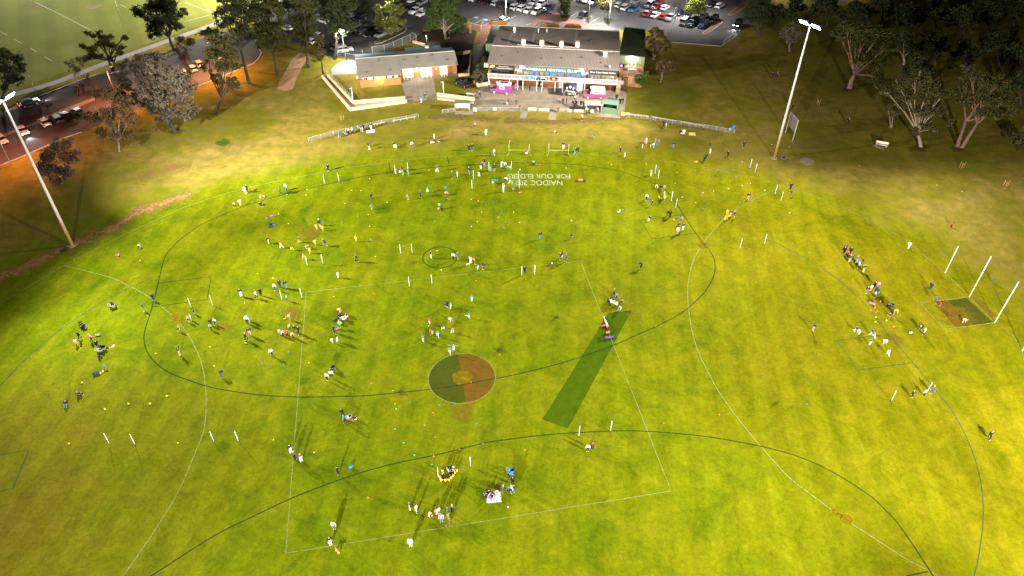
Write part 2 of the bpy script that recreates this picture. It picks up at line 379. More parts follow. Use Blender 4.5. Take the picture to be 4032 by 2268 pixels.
line_obj('blue_oval_line', pts('D', 0, 1340, 160, 1400) + pts('H', 350, 95, 580, 220, 850, 430, 1050, 625, 1240, 880, 1490, 1165, 1680, 1400) +
         pts('L', 1400, 160, 1500, 330, 1580, 520, 1630, 700, 1650, 850, 1655, 1000, 1640, 1150, 1615, 1320, 1560, 1530), 0.13, M_BL)
line_obj('blue_oval_line', pts('E', 1555, 325, 1330, 430, 1100, 545, 850, 700, 630, 850, 420, 1020, 230, 1190, 80, 1350, -80, 1520), 0.13, M_BL)
mb = MB()
mb.ribbon(pts('H', 1245, 880, 740, 945, 945, 1235, 1490, 1160), 0.15, 0.012); mb.ribbon(pts('I', -60, 523, 222, 483, 97, 778, -60, 808), 0.15, 0.012)
struct(mb.build('blue_goal_square_lines', M_BL))
line_obj('white_arc_line', pts('E', 650, 213, 900, 275, 1150, 345, 1330, 430, 1500, 525, 1750, 720), 0.13, M_WL)
line_obj('white_arc_line', pts('E', 1820, 795, 1920, 930, 2000, 1090, 2050, 1230, 2078, 1400) + pts('I', 1585, 130, 1570, 310, 1530, 430, 1460, 600, 1370, 800, 1220, 1050, 1080, 1260, 900, 1510), 0.13, M_WL)
line_obj('white_arc_line', pts('C', 1990, 1420, 2080, 1310, 2200, 1180, 2350, 1070, 2574, 950) + pts('D', 215, 832), 0.13, M_WL)
line_obj('white_arc_line', pts('G', 1945, 40, 1880, 160, 1840, 300, 1820, 480, 1830, 640, 1860, 850, 1910, 1030, 1980, 1200, 2060, 1350, 2110, 1449) +
         pts('K', 1700, 190, 1850, 380, 1968, 515) + pts('L', 150, 680, 300, 800, 490, 940), 0.15, M_WL)
line_obj('white_arc_line', pts('L', 640, 1045, 850, 1180, 1050, 1310, 1310, 1449, 1420, 1520), 0.15, M_WL)
mb = MB(); mb.ribbon(pts('H', 2287, 768, 1788, 832, 1555, 573, 2040, 515), 0.14, 0.016); struct(mb.build('white_goal_square_line', M_WL))
def circle(c, r, n=48, a0=0, a1=2*math.pi):
    return [(c[0]+r*math.cos(a0+(a1-a0)*k/n), c[1]+r*math.sin(a0+(a1-a0)*k/n)) for k in range(n+1)]
c0 = GT('F', 1885, 130)
struct(MB().ribbon(circle(c0, 3.1), 0.2, 0.013).build('dark_small_circle_line', M_DL))
# painted centre circle: dark half, ochre half, yellow core
M_PK = worn('dark_turf_paint', (0.050, 0.062, 0.010), .35, .9, 1.2)
M_PR = worn('ochre_turf_paint', (0.150, 0.072, 0.012), .35, .9, 1.2)
M_PY = worn('yellow_turf_paint', (0.21, 0.150, 0.006), .2, .85, 1.5)
ax = R(10.3)
struct(MB().sheet(circle(CEN, 5, 24, ax+math.pi/2, ax+1.5*math.pi), 0.009).build('centre_circle_dark_paint', M_PK))
struct(MB().sheet(circle(CEN, 5, 24, ax-math.pi/2, ax+math.pi/2), 0.009).build('centre_circle_ochre_paint', M_PR))
cy = [(CEN[0]+(1.5+.12*math.sin(5*a))*math.cos(a), CEN[1]+(1.5+.12*math.cos(7*a))*math.sin(a)) for a in [k*.2618 for k in range(24)]]
struct(MB().sheet(cy, 0.0115).build('centre_circle_yellow_paint', M_PY))
struct(MB().ribbon(circle(CEN, 5.03), 0.1, 0.0155).build('white_centre_circle_line', M_WL))
# dark green wicket rectangle
struct(MB().sheet([tuple(G(*p)[:2]) for p in ((2396, 1232), (2488, 1222), (2236, 1688), (2136, 1651))], 0.009).build('green_wicket_turf', worn('wicket_turf', (0.052, 0.100, 0.002), .55, .9, .8)))
# goal square flag paint
struct(MB().sheet(pts('H', 1820, 550, 2010, 525, 2270, 765, 2070, 795), 0.009).build('goal_square_dark_paint', M_PK))
struct(MB().sheet(pts('H', 1700, 560, 1815, 550, 2065, 796, 1900, 815), 0.009).build('goal_square_ochre_paint', M_PR))
rc = GT('H', 1920, 672)
struct(MB().ribbon(circle(rc, 1.15), 0.75, 0.012).build('goal_square_yellow_ring_paint', M_PY))
for t, x, y in (('G', 1965, 15), ('E', 1765, 725), ('L', 600, 1012)):
    c = GT(t, x, y); struct(MB().sheet(circle(c, .8, 14), 0.013).build('fifty_mark_yellow_paint', M_PY))
M_PO = worn('red_turf_paint', (0.26, 0.085, 0.012), .15, .7, 1.5)
for t, x, y, r in (('E', 1795, 772, 0.9), ('L', 528, 968, 3.9), ('C', 1985, 1438, 0.6)):
    c = GT(t, x, y)
    struct(text_mesh('fifty_mark_digit', '5', 1.9, M_PO, None, Matrix.Translation((c.x, c.y, 0.011)) @ Matrix.Rotation(r, 4, 'Z'), 0.002))
# painted words, read from the clubhouse side
M_TXT = worn('chalk_paint', (0.44, 0.48, 0.24), .55, .95)
for txt, xl, xr, y0, y1 in (('FOR OUR ELDERS', 1998, 2245, 684, 702), ('NAIDOC 2023', 2014, 2214, 709, 729)):
    a, b = G(xl, (y0+y1)/2), G(xr, (y0+y1)/2); hgt = (G(xl, y0)-G(xl, y1)).length
    c = (a+b)/2; rot = math.atan2(b.y-a.y, b.x-a.x)+math.pi
    struct(text_mesh('painted_words', txt, hgt*1.38, M_TXT, None, Matrix.Translation((c.x, c.y, 0.012)) @ Matrix.Rotation(rot, 4, 'Z'), 0.002, width=(b-a).length))
mbk = mat('flag_black_paint', (0.035, 0.045, 0.012), 0.9, var=.3); mrd = mat('flag_red_paint', (0.24, 0.06, 0.012), 0.9, var=.3)
P = pts('C', 678, 767, 792, 767, 792, 793, 678, 793); struct(MB().sheet(P, 0.010).build('painted_flag_red_half', mrd))
P = pts('C', 678, 793, 792, 793, 792, 820, 678, 820); struct(MB().sheet(P, 0.010).build('painted_flag_black_half', mbk))
c = GT('C', 735, 793); struct(MB().sheet(circle(c, .52, 20), 0.0135).build('painted_flag_yellow_disc', mat('flag_yellow_paint', (0.36, 0.30, 0.01), 0.9, var=.2)))
P = pts('Z1', 530, 905, 870, 905, 865, 1010, 525, 1015); struct(MB().sheet(P, 0.010).build('painted_green_flag', mat('flag_green_paint', (0.02, 0.085, 0.03), 0.9, var=.3)))
c = GT('Z1', 705, 962); struct(MB().ribbon(circle(c, 0.36, 14, math.pi, 2*math.pi), 0.22, 0.0135).build('painted_white_headdress', M_TXT))
# ---- bare litter, sand, mulch
def blob(P, j=0.5):
    P = smooth_line(P + [P[0]], 4)[:-1]
    return [(p[0]+random.uniform(-j, j), p[1]+random.uniform(-j, j)) for p in P]
M_LIT = soft('leaf_litter', (0.30, 0.155, 0.062), .45, 1.8)
struct(soft_strip('leaf_litter', smooth_line(pts('E', -40, 350, 90, 300, 300, 200, 500, 110, 690, 30)+pts('A', 780, 1420, 1000, 1340, 1200, 1250, 1400, 1130, 1600, 1050, 1790, 985, 1960, 930)), [5.5], 0.012, M_LIT), kind='stuff')
struct(soft_strip('leaf_litter', smooth_line(pts('A', 1380, 790, 1600, 720, 1800, 660, 1960, 640)), [7], 0.012, soft('thin_litter', (0.24, 0.135, 0.05), .4, 1.5, .55, 1.6)), kind='stuff')
struct(soft_patch('sand_track', smooth_line(pts('T2', 200, 870, 355, 878, 412, 750, 480, 610, 555, 510, 445, 490, 362, 555, 292, 680, 222, 790, 200, 870), 3)[:-1], 0.012, soft('sand', (0.40, 0.25, 0.13), .2, 1.2, 1, .5), .86))
M_MULCH = mat('bark_mulch', (0.045, 0.030, 0.018), 0.95, var=0.5, scale=2.0)
struct(MB().sheet(pts('T2', 1500, 390, 1600, 300, 1800, 270, 2020, 260, 2120, 300, 2080, 430, 2040, 720, 1940, 720, 1930, 560, 1700, 440), 0.009).build('mulch_bed', M_MULCH))
struct(soft_strip('worn_dirt', smooth_line(pts('C', -60, 190, 200, 195, 420, 200, 650, 200, 850, 190, 1110, 165, 1200, 170)), [4.6], 0.012, soft('worn_dirt', (0.17, 0.11, 0.05), .35, 1.2, .85, 1.6)))
struct(soft_strip('worn_dirt', smooth_line(pts('B', 1750, 150, 2000, 150, 2250, 160, 2500, 190)), [4.2], 0.012, soft('worn_dirt', (0, 0, 0))))
# ---- roads, car park, paths
g = NT('asphalt'); n1 = g.noise(0.08, 5, 0.6); n2 = g.noise(2.5, 4, 0.7)
c1 = g.ramp(n1, [(0.3, (0.075, 0.072, 0.071)), (0.7, (0.12, 0.115, 0.112))])
M_ASP = g.out(g.mix(0.5, c1, g.ramp(n2, [(0.3, (0.4, 0.4, 0.4)), (0.7, (0.62, 0.62, 0.62))]), 'OVERLAY'), 0.85)
M_CON = mat('concrete', (0.265, 0.215, 0.16), 0.9, var=0.2, scale=0.5)
M_PATH = mat('path_concrete', (0.30, 0.27, 0.25), 0.9, var=0.12, scale=0.5)
M_KERB = mat('kerb_concrete', (0.34, 0.32, 0.29), 0.9, var=0.1, scale=1.0)
M_BRICKP = mat('red_brick_paving', (0.19, 0.085, 0.062), 0.9, var=0.25, scale=2.0)
road_up = pts('T1', -150, 1110, 60, 1055, 340, 930, 740, 770, 950, 700, 1130, 660, 1500, 520, 1900, 380, 2100, 300)
road_lo = [tuple(G(*p)[:2]) for p in ((-70, 682), (0, 652), (78, 621), (252, 544), (322, 520))] + pts('T1', 1200, 1080, 1880, 820, 2010, 770, 2415, 600) + pts('T2', 40, 560, 70, 500, 20, 420, -20, 330)
struct(MB().sheet(road_up + road_lo[::-1], 0.008).build('road', M_ASP))
struct(MB().sheet(pts('T2', 540, 410, 640, 470, 720, 560, 800, 530, 970, 575, 1250, 495, 1490, 375, 1600, 300, 1640, 230, 2040, 200, 2130, 240, 2260, 250) +
       pts('T3', 0, 250, 1000, 290, 1310, 290, 1560, 398, 2020, 437, 2180, 330, 2350, 210, 2330, -120) + pts('T2', 560, -120, 0, 40, 20, 420), 0.012).build('car_park', M_ASP))
struct(MB().sheet(pts('T4', -150, -160, 830, -30, 800, 20, 360, 5, -150, -10), 0.012).build('far_road', M_ASP))
struct(MB().ribbon(smooth_line(pts('T1', -150, 965, 100, 905, 480, 800, 960, 620, 1480, 430, 2060, 225, 2200, 170)), 2.6, 0.016).build('footpath', M_PATH))
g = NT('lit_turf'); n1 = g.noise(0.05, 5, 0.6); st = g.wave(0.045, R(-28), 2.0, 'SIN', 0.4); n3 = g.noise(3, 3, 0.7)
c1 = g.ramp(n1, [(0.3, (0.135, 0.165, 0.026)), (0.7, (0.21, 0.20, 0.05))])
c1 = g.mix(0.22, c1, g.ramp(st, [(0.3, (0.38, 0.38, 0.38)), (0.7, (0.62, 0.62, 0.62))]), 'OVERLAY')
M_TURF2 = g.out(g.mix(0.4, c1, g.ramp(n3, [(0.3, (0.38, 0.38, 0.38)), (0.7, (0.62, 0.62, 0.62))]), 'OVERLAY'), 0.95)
struct(MB().sheet(pts('T1', -300, 930, 80, 868, 450, 745, 950, 575, 1480, 390, 2060, 190, 2500, 60, 2700, -160, -300, -160), 0.006).build('second_oval_field', M_TURF2))
mb = MB()
for P in (pts('T1', 330, 20, 500, 100, 860, 285), pts('T1', 0, 300, 70, 335), pts('T1', 140, 375, 205, 415), pts('T1', 285, 455, 350, 495), pts('T1', 425, 540, 495, 580),
          pts('T1', 1140, 42, 1205, 73), pts('T1', 1750, 205, 2010, 140), pts('T1', 1760, 20, 2010, 118)): mb.ribbon(P, 0.22, 0.014)
struct(mb.build('second_oval_lines', mat('white_line_paint_far', (0.38, 0.42, 0.22), .9)))
struct(soft_patch('worn_turf_patch', pts('T1', 790, 75, 960, 30, 1010, 52, 840, 102), 0.012, soft('worn_turf', (0.30, 0.26, 0.11), .1, 1.0, .8, .4), .8))
struct(soft_patch('worn_turf_patch', pts('T1', 180, 75, 300, 85, 520, 95, 560, 60, 400, 40, 300, 0, 230, -10), 0.012, soft('worn_turf_faint', (0.28, 0.22, 0.10), .2, .8, .55, 1.4)))
def kerb(name, P, wd=0.22, h=0.13, m=None):
    P = [Vector((p[0], p[1], 0)) for p in P]; mb = MB()
    n = len(P); vs = []
    for i, p in enumerate(P):
        t = (P[min(i+1, n-1)]-P[max(i-1, 0)]).normalized(); q = Vector((-t.y, t.x, 0))*wd/2
        vs += [(p.x+q.x, p.y+q.y, 0), (p.x+q.x, p.y+q.y, h), (p.x-q.x, p.y-q.y, h), (p.x-q.x, p.y-q.y, 0)]
    fs = []
    for i in range(n-1):
        for k in range(3): fs.append((4*i+k, 4*i+k+1, 4*i+k+5, 4*i+k+4))
    fs += [(0, 1, 2, 3), (4*n-1, 4*n-2, 4*n-3, 4*n-4)]
    mb.add(vs, fs); return struct(mb.build(name, m or M_KERB))
kerb('kerb', road_up[1:5]); kerb('kerb', road_lo[0:5]); kerb('kerb', pts('T1', 1880, 820, 2010, 770, 2415, 600)+pts('T2', 40, 560, 70, 500, 20, 430))
kerb('kerb', pts('T1', 940, 708, 1040, 702, 1130, 680)); kerb('kerb', smooth_line(pts('T1', 50, 1058, 110, 1045, 190, 1015)))
kerb('kerb', pts('T3', 1560, 402, 2020, 440, 2080, 405, 2190, 330))
struct(MB().sheet(pts('T1', -80, 1330, 0, 1285, 330, 1165, 420, 1110, 900, 920, 900, 955, 420, 1150, 200, 1235, 0, 1320), 0.014).build('median_path', M_PATH))
def island(name, P, m, kerbed=True, h=0.12):
    o = struct(MB().prism(P, 0.0, h).build(name, m))
    if kerbed: kerb('kerb', P + [P[0]], 0.2, h+0.03)
    return o
island('brick_island', smooth_line(pts('T3', 175, 255, 330, 150, 470, 125, 560, 165, 760, 225, 930, 240, 975, 205, 920, 248, 800, 240, 480, 215, 330, 205), 2), M_BRICKP, False, 0.05)
island('brick_island', pts('T3', 1240, 85, 1242, 98, 1400, 130, 1402, 115), M_BRICKP)
island('brick_island', pts('T3', 1598, 172, 1600, 184, 1665, 196, 1665, 182), M_BRICKP)
island('brick_island', smooth_line(pts('T3', 1848, 318, 1890, 325, 2035, 222, 2005, 203, 1940, 245, 1848, 318), 2), M_BRICKP)
island('brick_island', smooth_line(pts('T3', 2092, 140, 2150, 140, 2283, 50, 2240, 28, 2092, 140), 2), M_BRICKP)
island('garden_island', smooth_line(pts('T2', 1140, 408, 1210, 410, 1430, 305, 1442, 275, 1415, 262, 1230, 350, 1140, 408), 2), mat('island_soil', (0.07, 0.065, 0.022), .95, var=.4, scale=1.5))
struct(MB().sheet(pts('T2', 2030, 215, 2170, 242, 2300, 180, 2400, 200, 2270, 260, 2240, 300, 2180, 420, 2090, 440, 2160, 300, 2030, 275), 0.016).build('brick_pavement', M_BRICKP))
struct(MB().sheet(pts('T2', 2090, 430, 2180, 410, 2250, 330, 2120, 700, 2060, 720, 2060, 560), 0.020).build('side_path', M_PATH))
# bay markings
M_BAY = mat('bay_paint', (0.5, 0.5, 0.5), .85); mb = MB()
for k in range(12): mb.ribbon(pts('T3', -20+95*k*.62-40, 185+8*k, 60+95*k*.62-40, 140+8*k), 0.1, 0.018) if k < 2 else None
for a in ((575, 165, 665, 118), (720, 195, 800, 150), (785, 215, 870, 168), (860, 235, 950, 190), (170, 240, 440, 130), (240, 245, 300, 205)): mb.ribbon(pts('T3', *a), 0.12, 0.018)
for a in ((2030, 195, 2110, 160), (2100, 225, 2190, 175), (2030, 215, 2175, 245), (2175, 245, 2300, 185)): mb.ribbon(pts('T2', *a), 0.12, 0.018)
struct(mb.build('parking_bay_lines', M_BAY))
M_DIS = mat('blue_bay_paint', (0.16, 0.42, 0.62), .85)
for x, y in ((2112, 167), (2205, 188)):
    c = GT('T2', x, y); struct(MB().sheet(circle(c, 0.75, 12), 0.018).build('blue_bay_symbol', M_DIS))
# paving about the club rooms
patio = [(1883, 350), (1929, 329), (2424, 355), (2447, 358), (2467, 367), (2459, 441), (2443, 455.5), (2368, 448), (2275, 444.6), (2166.6, 441), (2050.6, 437), (1852, 438)]
struct(MB().sheet([tuple(G(*p)[:2]) for p in patio], 0.03).build('patio', M_CON))
mb = MB()
for a in ((2183, 360, 2174, 440), (2040, 345, 2030, 436), (1883, 395, 2460, 420)): mb.ribbon([tuple(G(a[0], a[1])[:2]), tuple(G(a[2], a[3])[:2])], 0.07, 0.036)
struct(mb.build('patio_joints', mat('joint_dark', (0.16, 0.13, 0.10), .9)))
struct(MB().sheet(pts('Q2', 350, 460, 640, 470, 650, 640, 480, 610, 300, 600), 0.036).build('patio_dark_patch', mat('dark_paving', (0.17, 0.155, 0.135), .8, var=.2)))  # darker patch of paving left of the marquee
struct(MB().sheet(pts('R1', 945, 855, 985, 770, 1530, 735, 1595, 1122, 1040, 1182), 0.03).build('forecourt_slab', M_CON))
mb = MB()
for a in ((1085, 765, 1135, 1175), (1210, 755, 1275, 1160), (1370, 745, 1430, 1145), (960, 905, 1550, 870), (985, 1000, 1570, 965)): mb.ribbon(pts('R1', *a), 0.06, 0.036)
struct(mb.build('forecourt_joints', MATS['joint_dark']))
struct(MB().sheet(pts('R1', 950, 850, 975, 735, 1975, 650, 1990, 690, 1530, 750, 985, 790), 0.035).build('walkway', mat('walk_concrete', (0.22, 0.175, 0.13), .9, var=.15)))
struct(MB().sheet(pts('T2', 735, 655, 742, 690, 700, 735, 760, 715, 800, 710, 985, 700, 975, 580, 880, 565, 800, 600), 0.03).build('side_forecourt', M_PATH))
for t, a in (('P', (2005, 1005, 1972, 1195, 2145, 1198, 2185, 1008)), ('Q2', (285, 1042, 250, 1225, 432, 1240, 462, 1052)), ('R1', (1925, 1345, 1922, 1402, 2260, 1405, 2262, 1352)), ('Q2', (1425, 1150, 1590, 1072, 1780, 1082, 2085, 1140, 2070, 1195))):
    struct(MB().prism(pts(t, *a), 0.0, 0.05).build('concrete_step_pad', M_CON))
for t, x, y, r, m in (('D', 443, 585, 1.55, M_CON), ('D', 213, 551, .65, M_CON), ('D', 213, 551, .42, M_MULCH), ('E', 648, 62, .55, M_MULCH), ('E', 716, 5, .7, M_CON)):
    c = GT(t, x, y); struct(MB().prism(circle(c, r, 20)[:-1], 0.0, 0.035 if m is not M_MULCH else 0.045).build('ground_pit_cover', m))
M_LUSH = soft('lush_grass', (0.060, 0.105, 0.004), .25, 1.2, .85, 1.0)
struct(soft_patch('lush_grass_patch', pts('A', 2150, 400, 2260, 355, 2350, 385, 2365, 435, 2270, 480, 2170, 445), 0.012, M_LUSH))
for q in (('B', 1190, 1060, 1300, 1000, 1410, 1020, 1430, 1100, 1300, 1170, 1180, 1190), ('F', 420, 1330, 560, 1300, 620, 1380, 520, 1449, 430, 1430), ('F', 780, 1130, 850, 1050, 900, 1080, 860, 1220, 800, 1250), ('I', 1600, 430, 1720, 380, 1800, 420, 1780, 520, 1640, 520), ('L', 0, 120, 60, 90, 120, 95, 60, 150, 0, 190), ('F', 1700, 860, 1760, 800, 1860, 810, 1800, 950, 1690, 1000)):
    struct(soft_patch('lush_grass_patch', pts(*q), 0.012, soft('lush_grass_faint', (0.075, 0.118, 0.003), .25, 1.0, .45, 1.4)))
M_SCUFF = soft('scuffed_turf', (0.19, 0.135, 0.015), .35, 1.6, .5, 1.8)
for q in (('J', 1380, 130, 1500, 110, 1700, 100, 1780, 180, 1720, 280, 1600, 300, 1450, 260), ('H', 1560, 560, 1800, 540, 2050, 560, 2250, 760, 2000, 840, 1800, 830), ('H', 1180, 860, 1330, 840, 1420, 960, 1330, 1020, 1200, 960), ('H', 2050, 480, 2200, 560, 2330, 700, 2300, 790, 2180, 700, 2080, 570), ('F', 240, 640, 420, 610, 520, 700, 460, 820, 300, 850), ('B', 420, 1230, 720, 1200, 780, 1350, 600, 1440, 420, 1400), ('E', 2180, 780, 2330, 760, 2380, 860, 2280, 920, 2160, 880), ('G', 1180, 680, 1270, 700, 1250, 790, 1190, 830)):
    struct(soft_patch('scuffed_turf', pts(*q), 0.0125, M_SCUFF))
# bark ring under the trees beside the road
for q in (('T4', 1340, 1400, 1500, 1340, 1650, 1400, 1560, 1460, 1400, 1450), ('T4', 1780, 1400, 1880, 1360, 1990, 1400, 1930, 1450, 1800, 1450), ('T4', 720, 840, 830, 800, 960, 840, 880, 880, 760, 880), ('T1', 1560, 1250, 1680, 1210, 1790, 1230, 1720, 1290, 1600, 1300)):
    struct(soft_patch('leaf_litter', pts(*q), 0.012, soft('brown_litter', (0.12, 0.06, 0.03), .4, 2.0)), kind='stuff')
# ================================================================== BUILDINGS
def up(t, x, y, x2, y2):                 # base point on the ground and the height of the upright that ends at (x2, y2)
    b = GT(t, x, y); py = TP(t, x2, y2)[1]; lo, hi = 0.0, 60.0
    for _ in range(40):
        m = (lo+hi)/2; d = Vector((b.x, b.y, m-CAM_H)); uu = d.y*sT + d.z*cT; zz = d.y*cT - d.z*sT
        X, Yy = FPX*d.x/zz, -FPX*uu/zz
        if 1134 + sR*X + cR*Yy > py: lo = m
        else: hi = m
    return b, lo
g = NT('corrugated_roof'); st = g.wave(0.9, 0.0, 0.0); n1 = g.noise(0.25, 5, 0.6); n2 = g.noise(0.07, 4, 0.6)
c1 = g.ramp(n1, [(0.3, (0.205, 0.168, 0.153)), (0.7, (0.275, 0.228, 0.208))])
c1 = g.mix(0.6, c1, g.ramp(st, [(0.15, (0.22, 0.22, 0.22)), (0.8, (0.62, 0.62, 0.62))]), 'OVERLAY')  # shading of the ribs put into the colour as stripes
M_ROOF = g.out(g.mix(0.35, c1, g.ramp(n2, [(0.35, (0.35, 0.35, 0.35)), (0.65, (0.6, 0.6, 0.6))]), 'OVERLAY'), 0.5, st, 0.6, 0.4)
g = NT('plain_roof'); st = g.wave(1.3, 0.0, 0.0); n1 = g.noise(0.4, 5, 0.6)
c1 = g.ramp(n1, [(0.3, (0.235, 0.205, 0.175)), (0.7, (0.30, 0.265, 0.225))])
M_ROOF2 = g.out(g.mix(0.25, c1, g.ramp(st, [(0.15, (0.35, 0.35, 0.35)), (0.85, (0.6, 0.6, 0.6))]), 'OVERLAY'), 0.5, st, 0.3, 0.4)  # rib shading striped into the sheet colour
M_ROOFB = mat('blue_grey_roof', (0.15, 0.20, 0.23), 0.5, var=.12, scale=.4)
def brick(name, a, b, mortar):
    g = NT(name); br = g.n.nodes.new('ShaderNodeTexBrick'); g.n.links.new(g.tc, br.inputs['Vector'])
    mp = g.n.nodes.new('ShaderNodeMapping'); g.n.links.new(g.tc, mp.inputs['Vector']); mp.inputs['Rotation'].default_value = (R(90), 0, 0)
    g.n.links.new(mp.outputs[0], br.inputs['Vector'])
    br.inputs['Color1'].default_value = (*a, 1); br.inputs['Color2'].default_value = (*b, 1); br.inputs['Mortar'].default_value = (*mortar, 1)
    br.inputs['Scale'].default_value = 2.2; br.inputs['Mortar Size'].default_value = 0.012
    n = g.noise(0.6, 4); return g.out(g.mix(0.4, br.outputs[0], g.ramp(n, [(.3, (.38, .38, .38)), (.7, (.62, .62, .62))]), 'OVERLAY'), 0.9)
M_BRK = brick('orange_brick', (0.40, 0.165, 0.055), (0.30, 0.115, 0.04), (0.33, 0.22, 0.13))
M_BRKD = brick('brown_brick', (0.30, 0.13, 0.065), (0.22, 0.085, 0.045), (0.22, 0.15, 0.10))
M_LIME = mat('limestone', (0.62, 0.47, 0.27), .9, var=.22, scale=1.6, bump=.4)
M_WHITE = mat('white_paint', (0.78, 0.76, 0.72), .6); M_CREAM = mat('cream_paint', (0.72, 0.58, 0.40), .6, var=.06, scale=1.0)
M_BLACK = mat('black_paint', (0.018, 0.018, 0.02), .5); M_DARKM = mat('dark_metal', (0.05, 0.05, 0.055), .5)
M_GALV = mat('galvanised_steel', (0.42, 0.42, 0.43), .45, metal=.3); M_TIMB = mat('brown_timber', (0.26, 0.10, 0.035), .7, var=.2, scale=2)
M_GLASS = mat('window_glass', (0.02, 0.025, 0.035), .08, spec=.6)
M_LITB = mat('lit_blue_window', (0.10, 0.16, 0.30), .2, emit=(0.36, 0.50, 0.92), estr=0.55)
M_LITW = mat('lit_cream_window', (0.3, 0.26, 0.18), .2, emit=(0.95, 0.80, 0.50), estr=0.38)
M_LAMP = mat('lamp_glow', (1, 1, 1), .3, emit=(0.96, 0.97, 1.0), estr=30)
M_LAMPV = mat('wall_lamp_glow', (1, 1, 1), .3, emit=(0.95, 0.92, 1.0), estr=14)
M_REDD = mat('dark_red_door', (0.20, 0.03, 0.022), .6, var=.15, scale=2); M_MESHP = mat('grey_perforated_panel', (0.21, 0.195, 0.20), .6)
M_GREEN = mat('pale_green_cladding', (0.20, 0.24, 0.13), .6, var=.06); M_GREEND = mat('dark_green_roof', (0.062, 0.072, 0.040), .6, var=.25, scale=.3)
def wall_lamp(name, loc, power, label, ext=(0.22, 0.22, 0.30), color=(1, .97, .95), off=(0, -.35, 0)):
    t = empty(name, loc); MB().box((0, .12, 0), (ext[0]*.9, .08, ext[2]*1.2)).build('lamp_bracket', M_DARKM, t)
    MB().sphere((0, -.05, 0), .17, 0, 10, 8).build('lamp_globe', M_LAMPV, t); tag(t, label, 'wall lamp', 'wall lamps on the buildings')
    p = point('wall_lamp_light', (loc[0]+off[0], loc[1]+off[1], loc[2]+off[2]), power, color, .15)
    return t
# ------------------------------------------------------------------ club rooms
CA = math.atan2(-3.6, 32.1); CO = (-6.05, 177.2); W = 32.3
club = empty('club_house', (CO[0], CO[1], 0), CA)
tag(club, 'two storey football club house with wide ribbed grey roof and balcony of flags', 'club house')
MB().box((W/2, 11.8, 1.42), (W, 23.4, 2.84)).build('ground_floor_wall', M_BRKD, club)
MB().box((W/2, 11.9, 4.6), (W-.1, 23.2, 3.2)).build('upper_floor_wall', mat('upper_cladding', (0.20, 0.15, 0.10), .8), club)
MB().box((W/2, -1.5, 2.92), (W+.2, 2.9, .16)).build('balcony_deck', mat('deck_slab', (0.30, 0.25, 0.21), .8), club)
rf = MB(); o_ = .35
prof = [(-1.55, 6.15), (6.9, 7.5), (24.1, 6.35)]
for a, b in ((0, 1), (1, 2)):
    (v0, z0), (v1, z1) = prof[a], prof[b]
    rf.add([(-o_, v0, z0), (W+o_, v0, z0), (W+o_, v1, z1), (-o_, v1, z1), (-o_, v0, z0-.14), (W+o_, v0, z0-.14), (W+o_, v1, z1-.14), (-o_, v1, z1-.14)],
           [(0, 1, 2, 3), (7, 6, 5, 4), (0, 4, 5, 1), (1, 5, 6, 2), (3, 2, 6, 7), (0, 3, 7, 4)])
rf.add([(0, 0, 6.0), (0, 23.4, 6.0), (0, 23.4, 6.28), (0, 6.9, 7.36), (0, 0, 6.26)], [(0, 1, 2, 3, 4)]); rf.add([(W, 0, 6.0), (W, 23.4, 6.0), (W, 23.4, 6.28), (W, 6.9, 7.36), (W, 0, 6.26)], [(4, 3, 2, 1, 0)])
roof = rf.build('roof', M_ROOF, club)
MB().box((W/2, 6.9, 7.52), (W+.7, .34, .10)).build('ridge_cap', mat('pale_flashing', (0.50, 0.44, 0.40), .5), roof)
MB().box((W/2, 24.12, 6.36), (W+.7, .2, .12)).build('rear_gutter', MATS['pale_flashing'], roof)
MB().box((W/2-2.5, 8.3, 7.47), (15, .12, .12)).build('roof_pipe', MATS['pale_flashing'], roof)
for u_, v0, v1 in ((3.7, 8, 23), (9.8, 8, 23.4), (21, 16, 22)):
    za = 7.5-(v0-6.9)*.0669; zb = 7.5-(v1-6.9)*.0669
    MB().add([(u_-.4, v0, za+.02), (u_+.4, v0, za+.02), (u_+.4, v1, zb+.02), (u_-.4, v1, zb+.02)], [(0, 1, 2, 3)]).build('roof_light_strip', mat('translucent_roof', (0.30, 0.28, 0.27), .4), roof)
for u_, v_ in ((3, 2), (7, 4), (13, 1.8), (18, 2.5), (23, 3.2), (11, 12), (25, 14), (6, 17), (20, 11), (28, 1.2)):
    z_ = 6.15+(v_+1.55)*.16 if v_ < 6.9 else 7.5-(v_-6.9)*.0669
    MB().box((u_, v_, z_+.14), (.28, .28, .3)).build('roof_vent', M_DARKM, roof)
for nm, u0, u1, m in (('left_fascia_sign', 0, 6.65, mat('dark_brown_sign', (0.040, 0.030, 0.028), .5)), ('main_fascia_sign', 6.68, 25.2, mat('teal_sign', (0.045, 0.105, 0.085), .6)), ('right_fascia_sign', 25.23, 32.3, MATS['dark_brown_sign'])):
    MB().box(((u0+u1)/2, -1.5, 5.30), (u1-u0, .1, 1.42)).build(nm, m, club)
face = Matrix.Rotation(math.pi/2, 4, 'X')
def sign_text(txt, u, z, size, m, width, v=-1.56):
    return text_mesh('sign_lettering', txt, size, m, club, Matrix.Translation((u, v, z)) @ face, .03, width=width)
M_LET = mat('white_lettering', (0.72, 0.68, 0.62), .5)
sign_text('KINGSWAY FOOTBALL CLUB', 15.9, 5.26, .86, M_LET, 12.6)
sign_text('Brian & Jean Steele Pavilion', 28.75, 5.32, .55, M_LET, 6.2)
sign_text('Home of the Roos', 3.85, 5.55, .34, M_LET, 2.5)
mb = MB(); x = 2.0
while x < 5.9: wd = random.uniform(.12, .4); mb.box((x+wd/2, -1.57, 5.08), (wd, .03, .11)); x += wd+.06
mb.build('sign_small_print', M_LET, club)
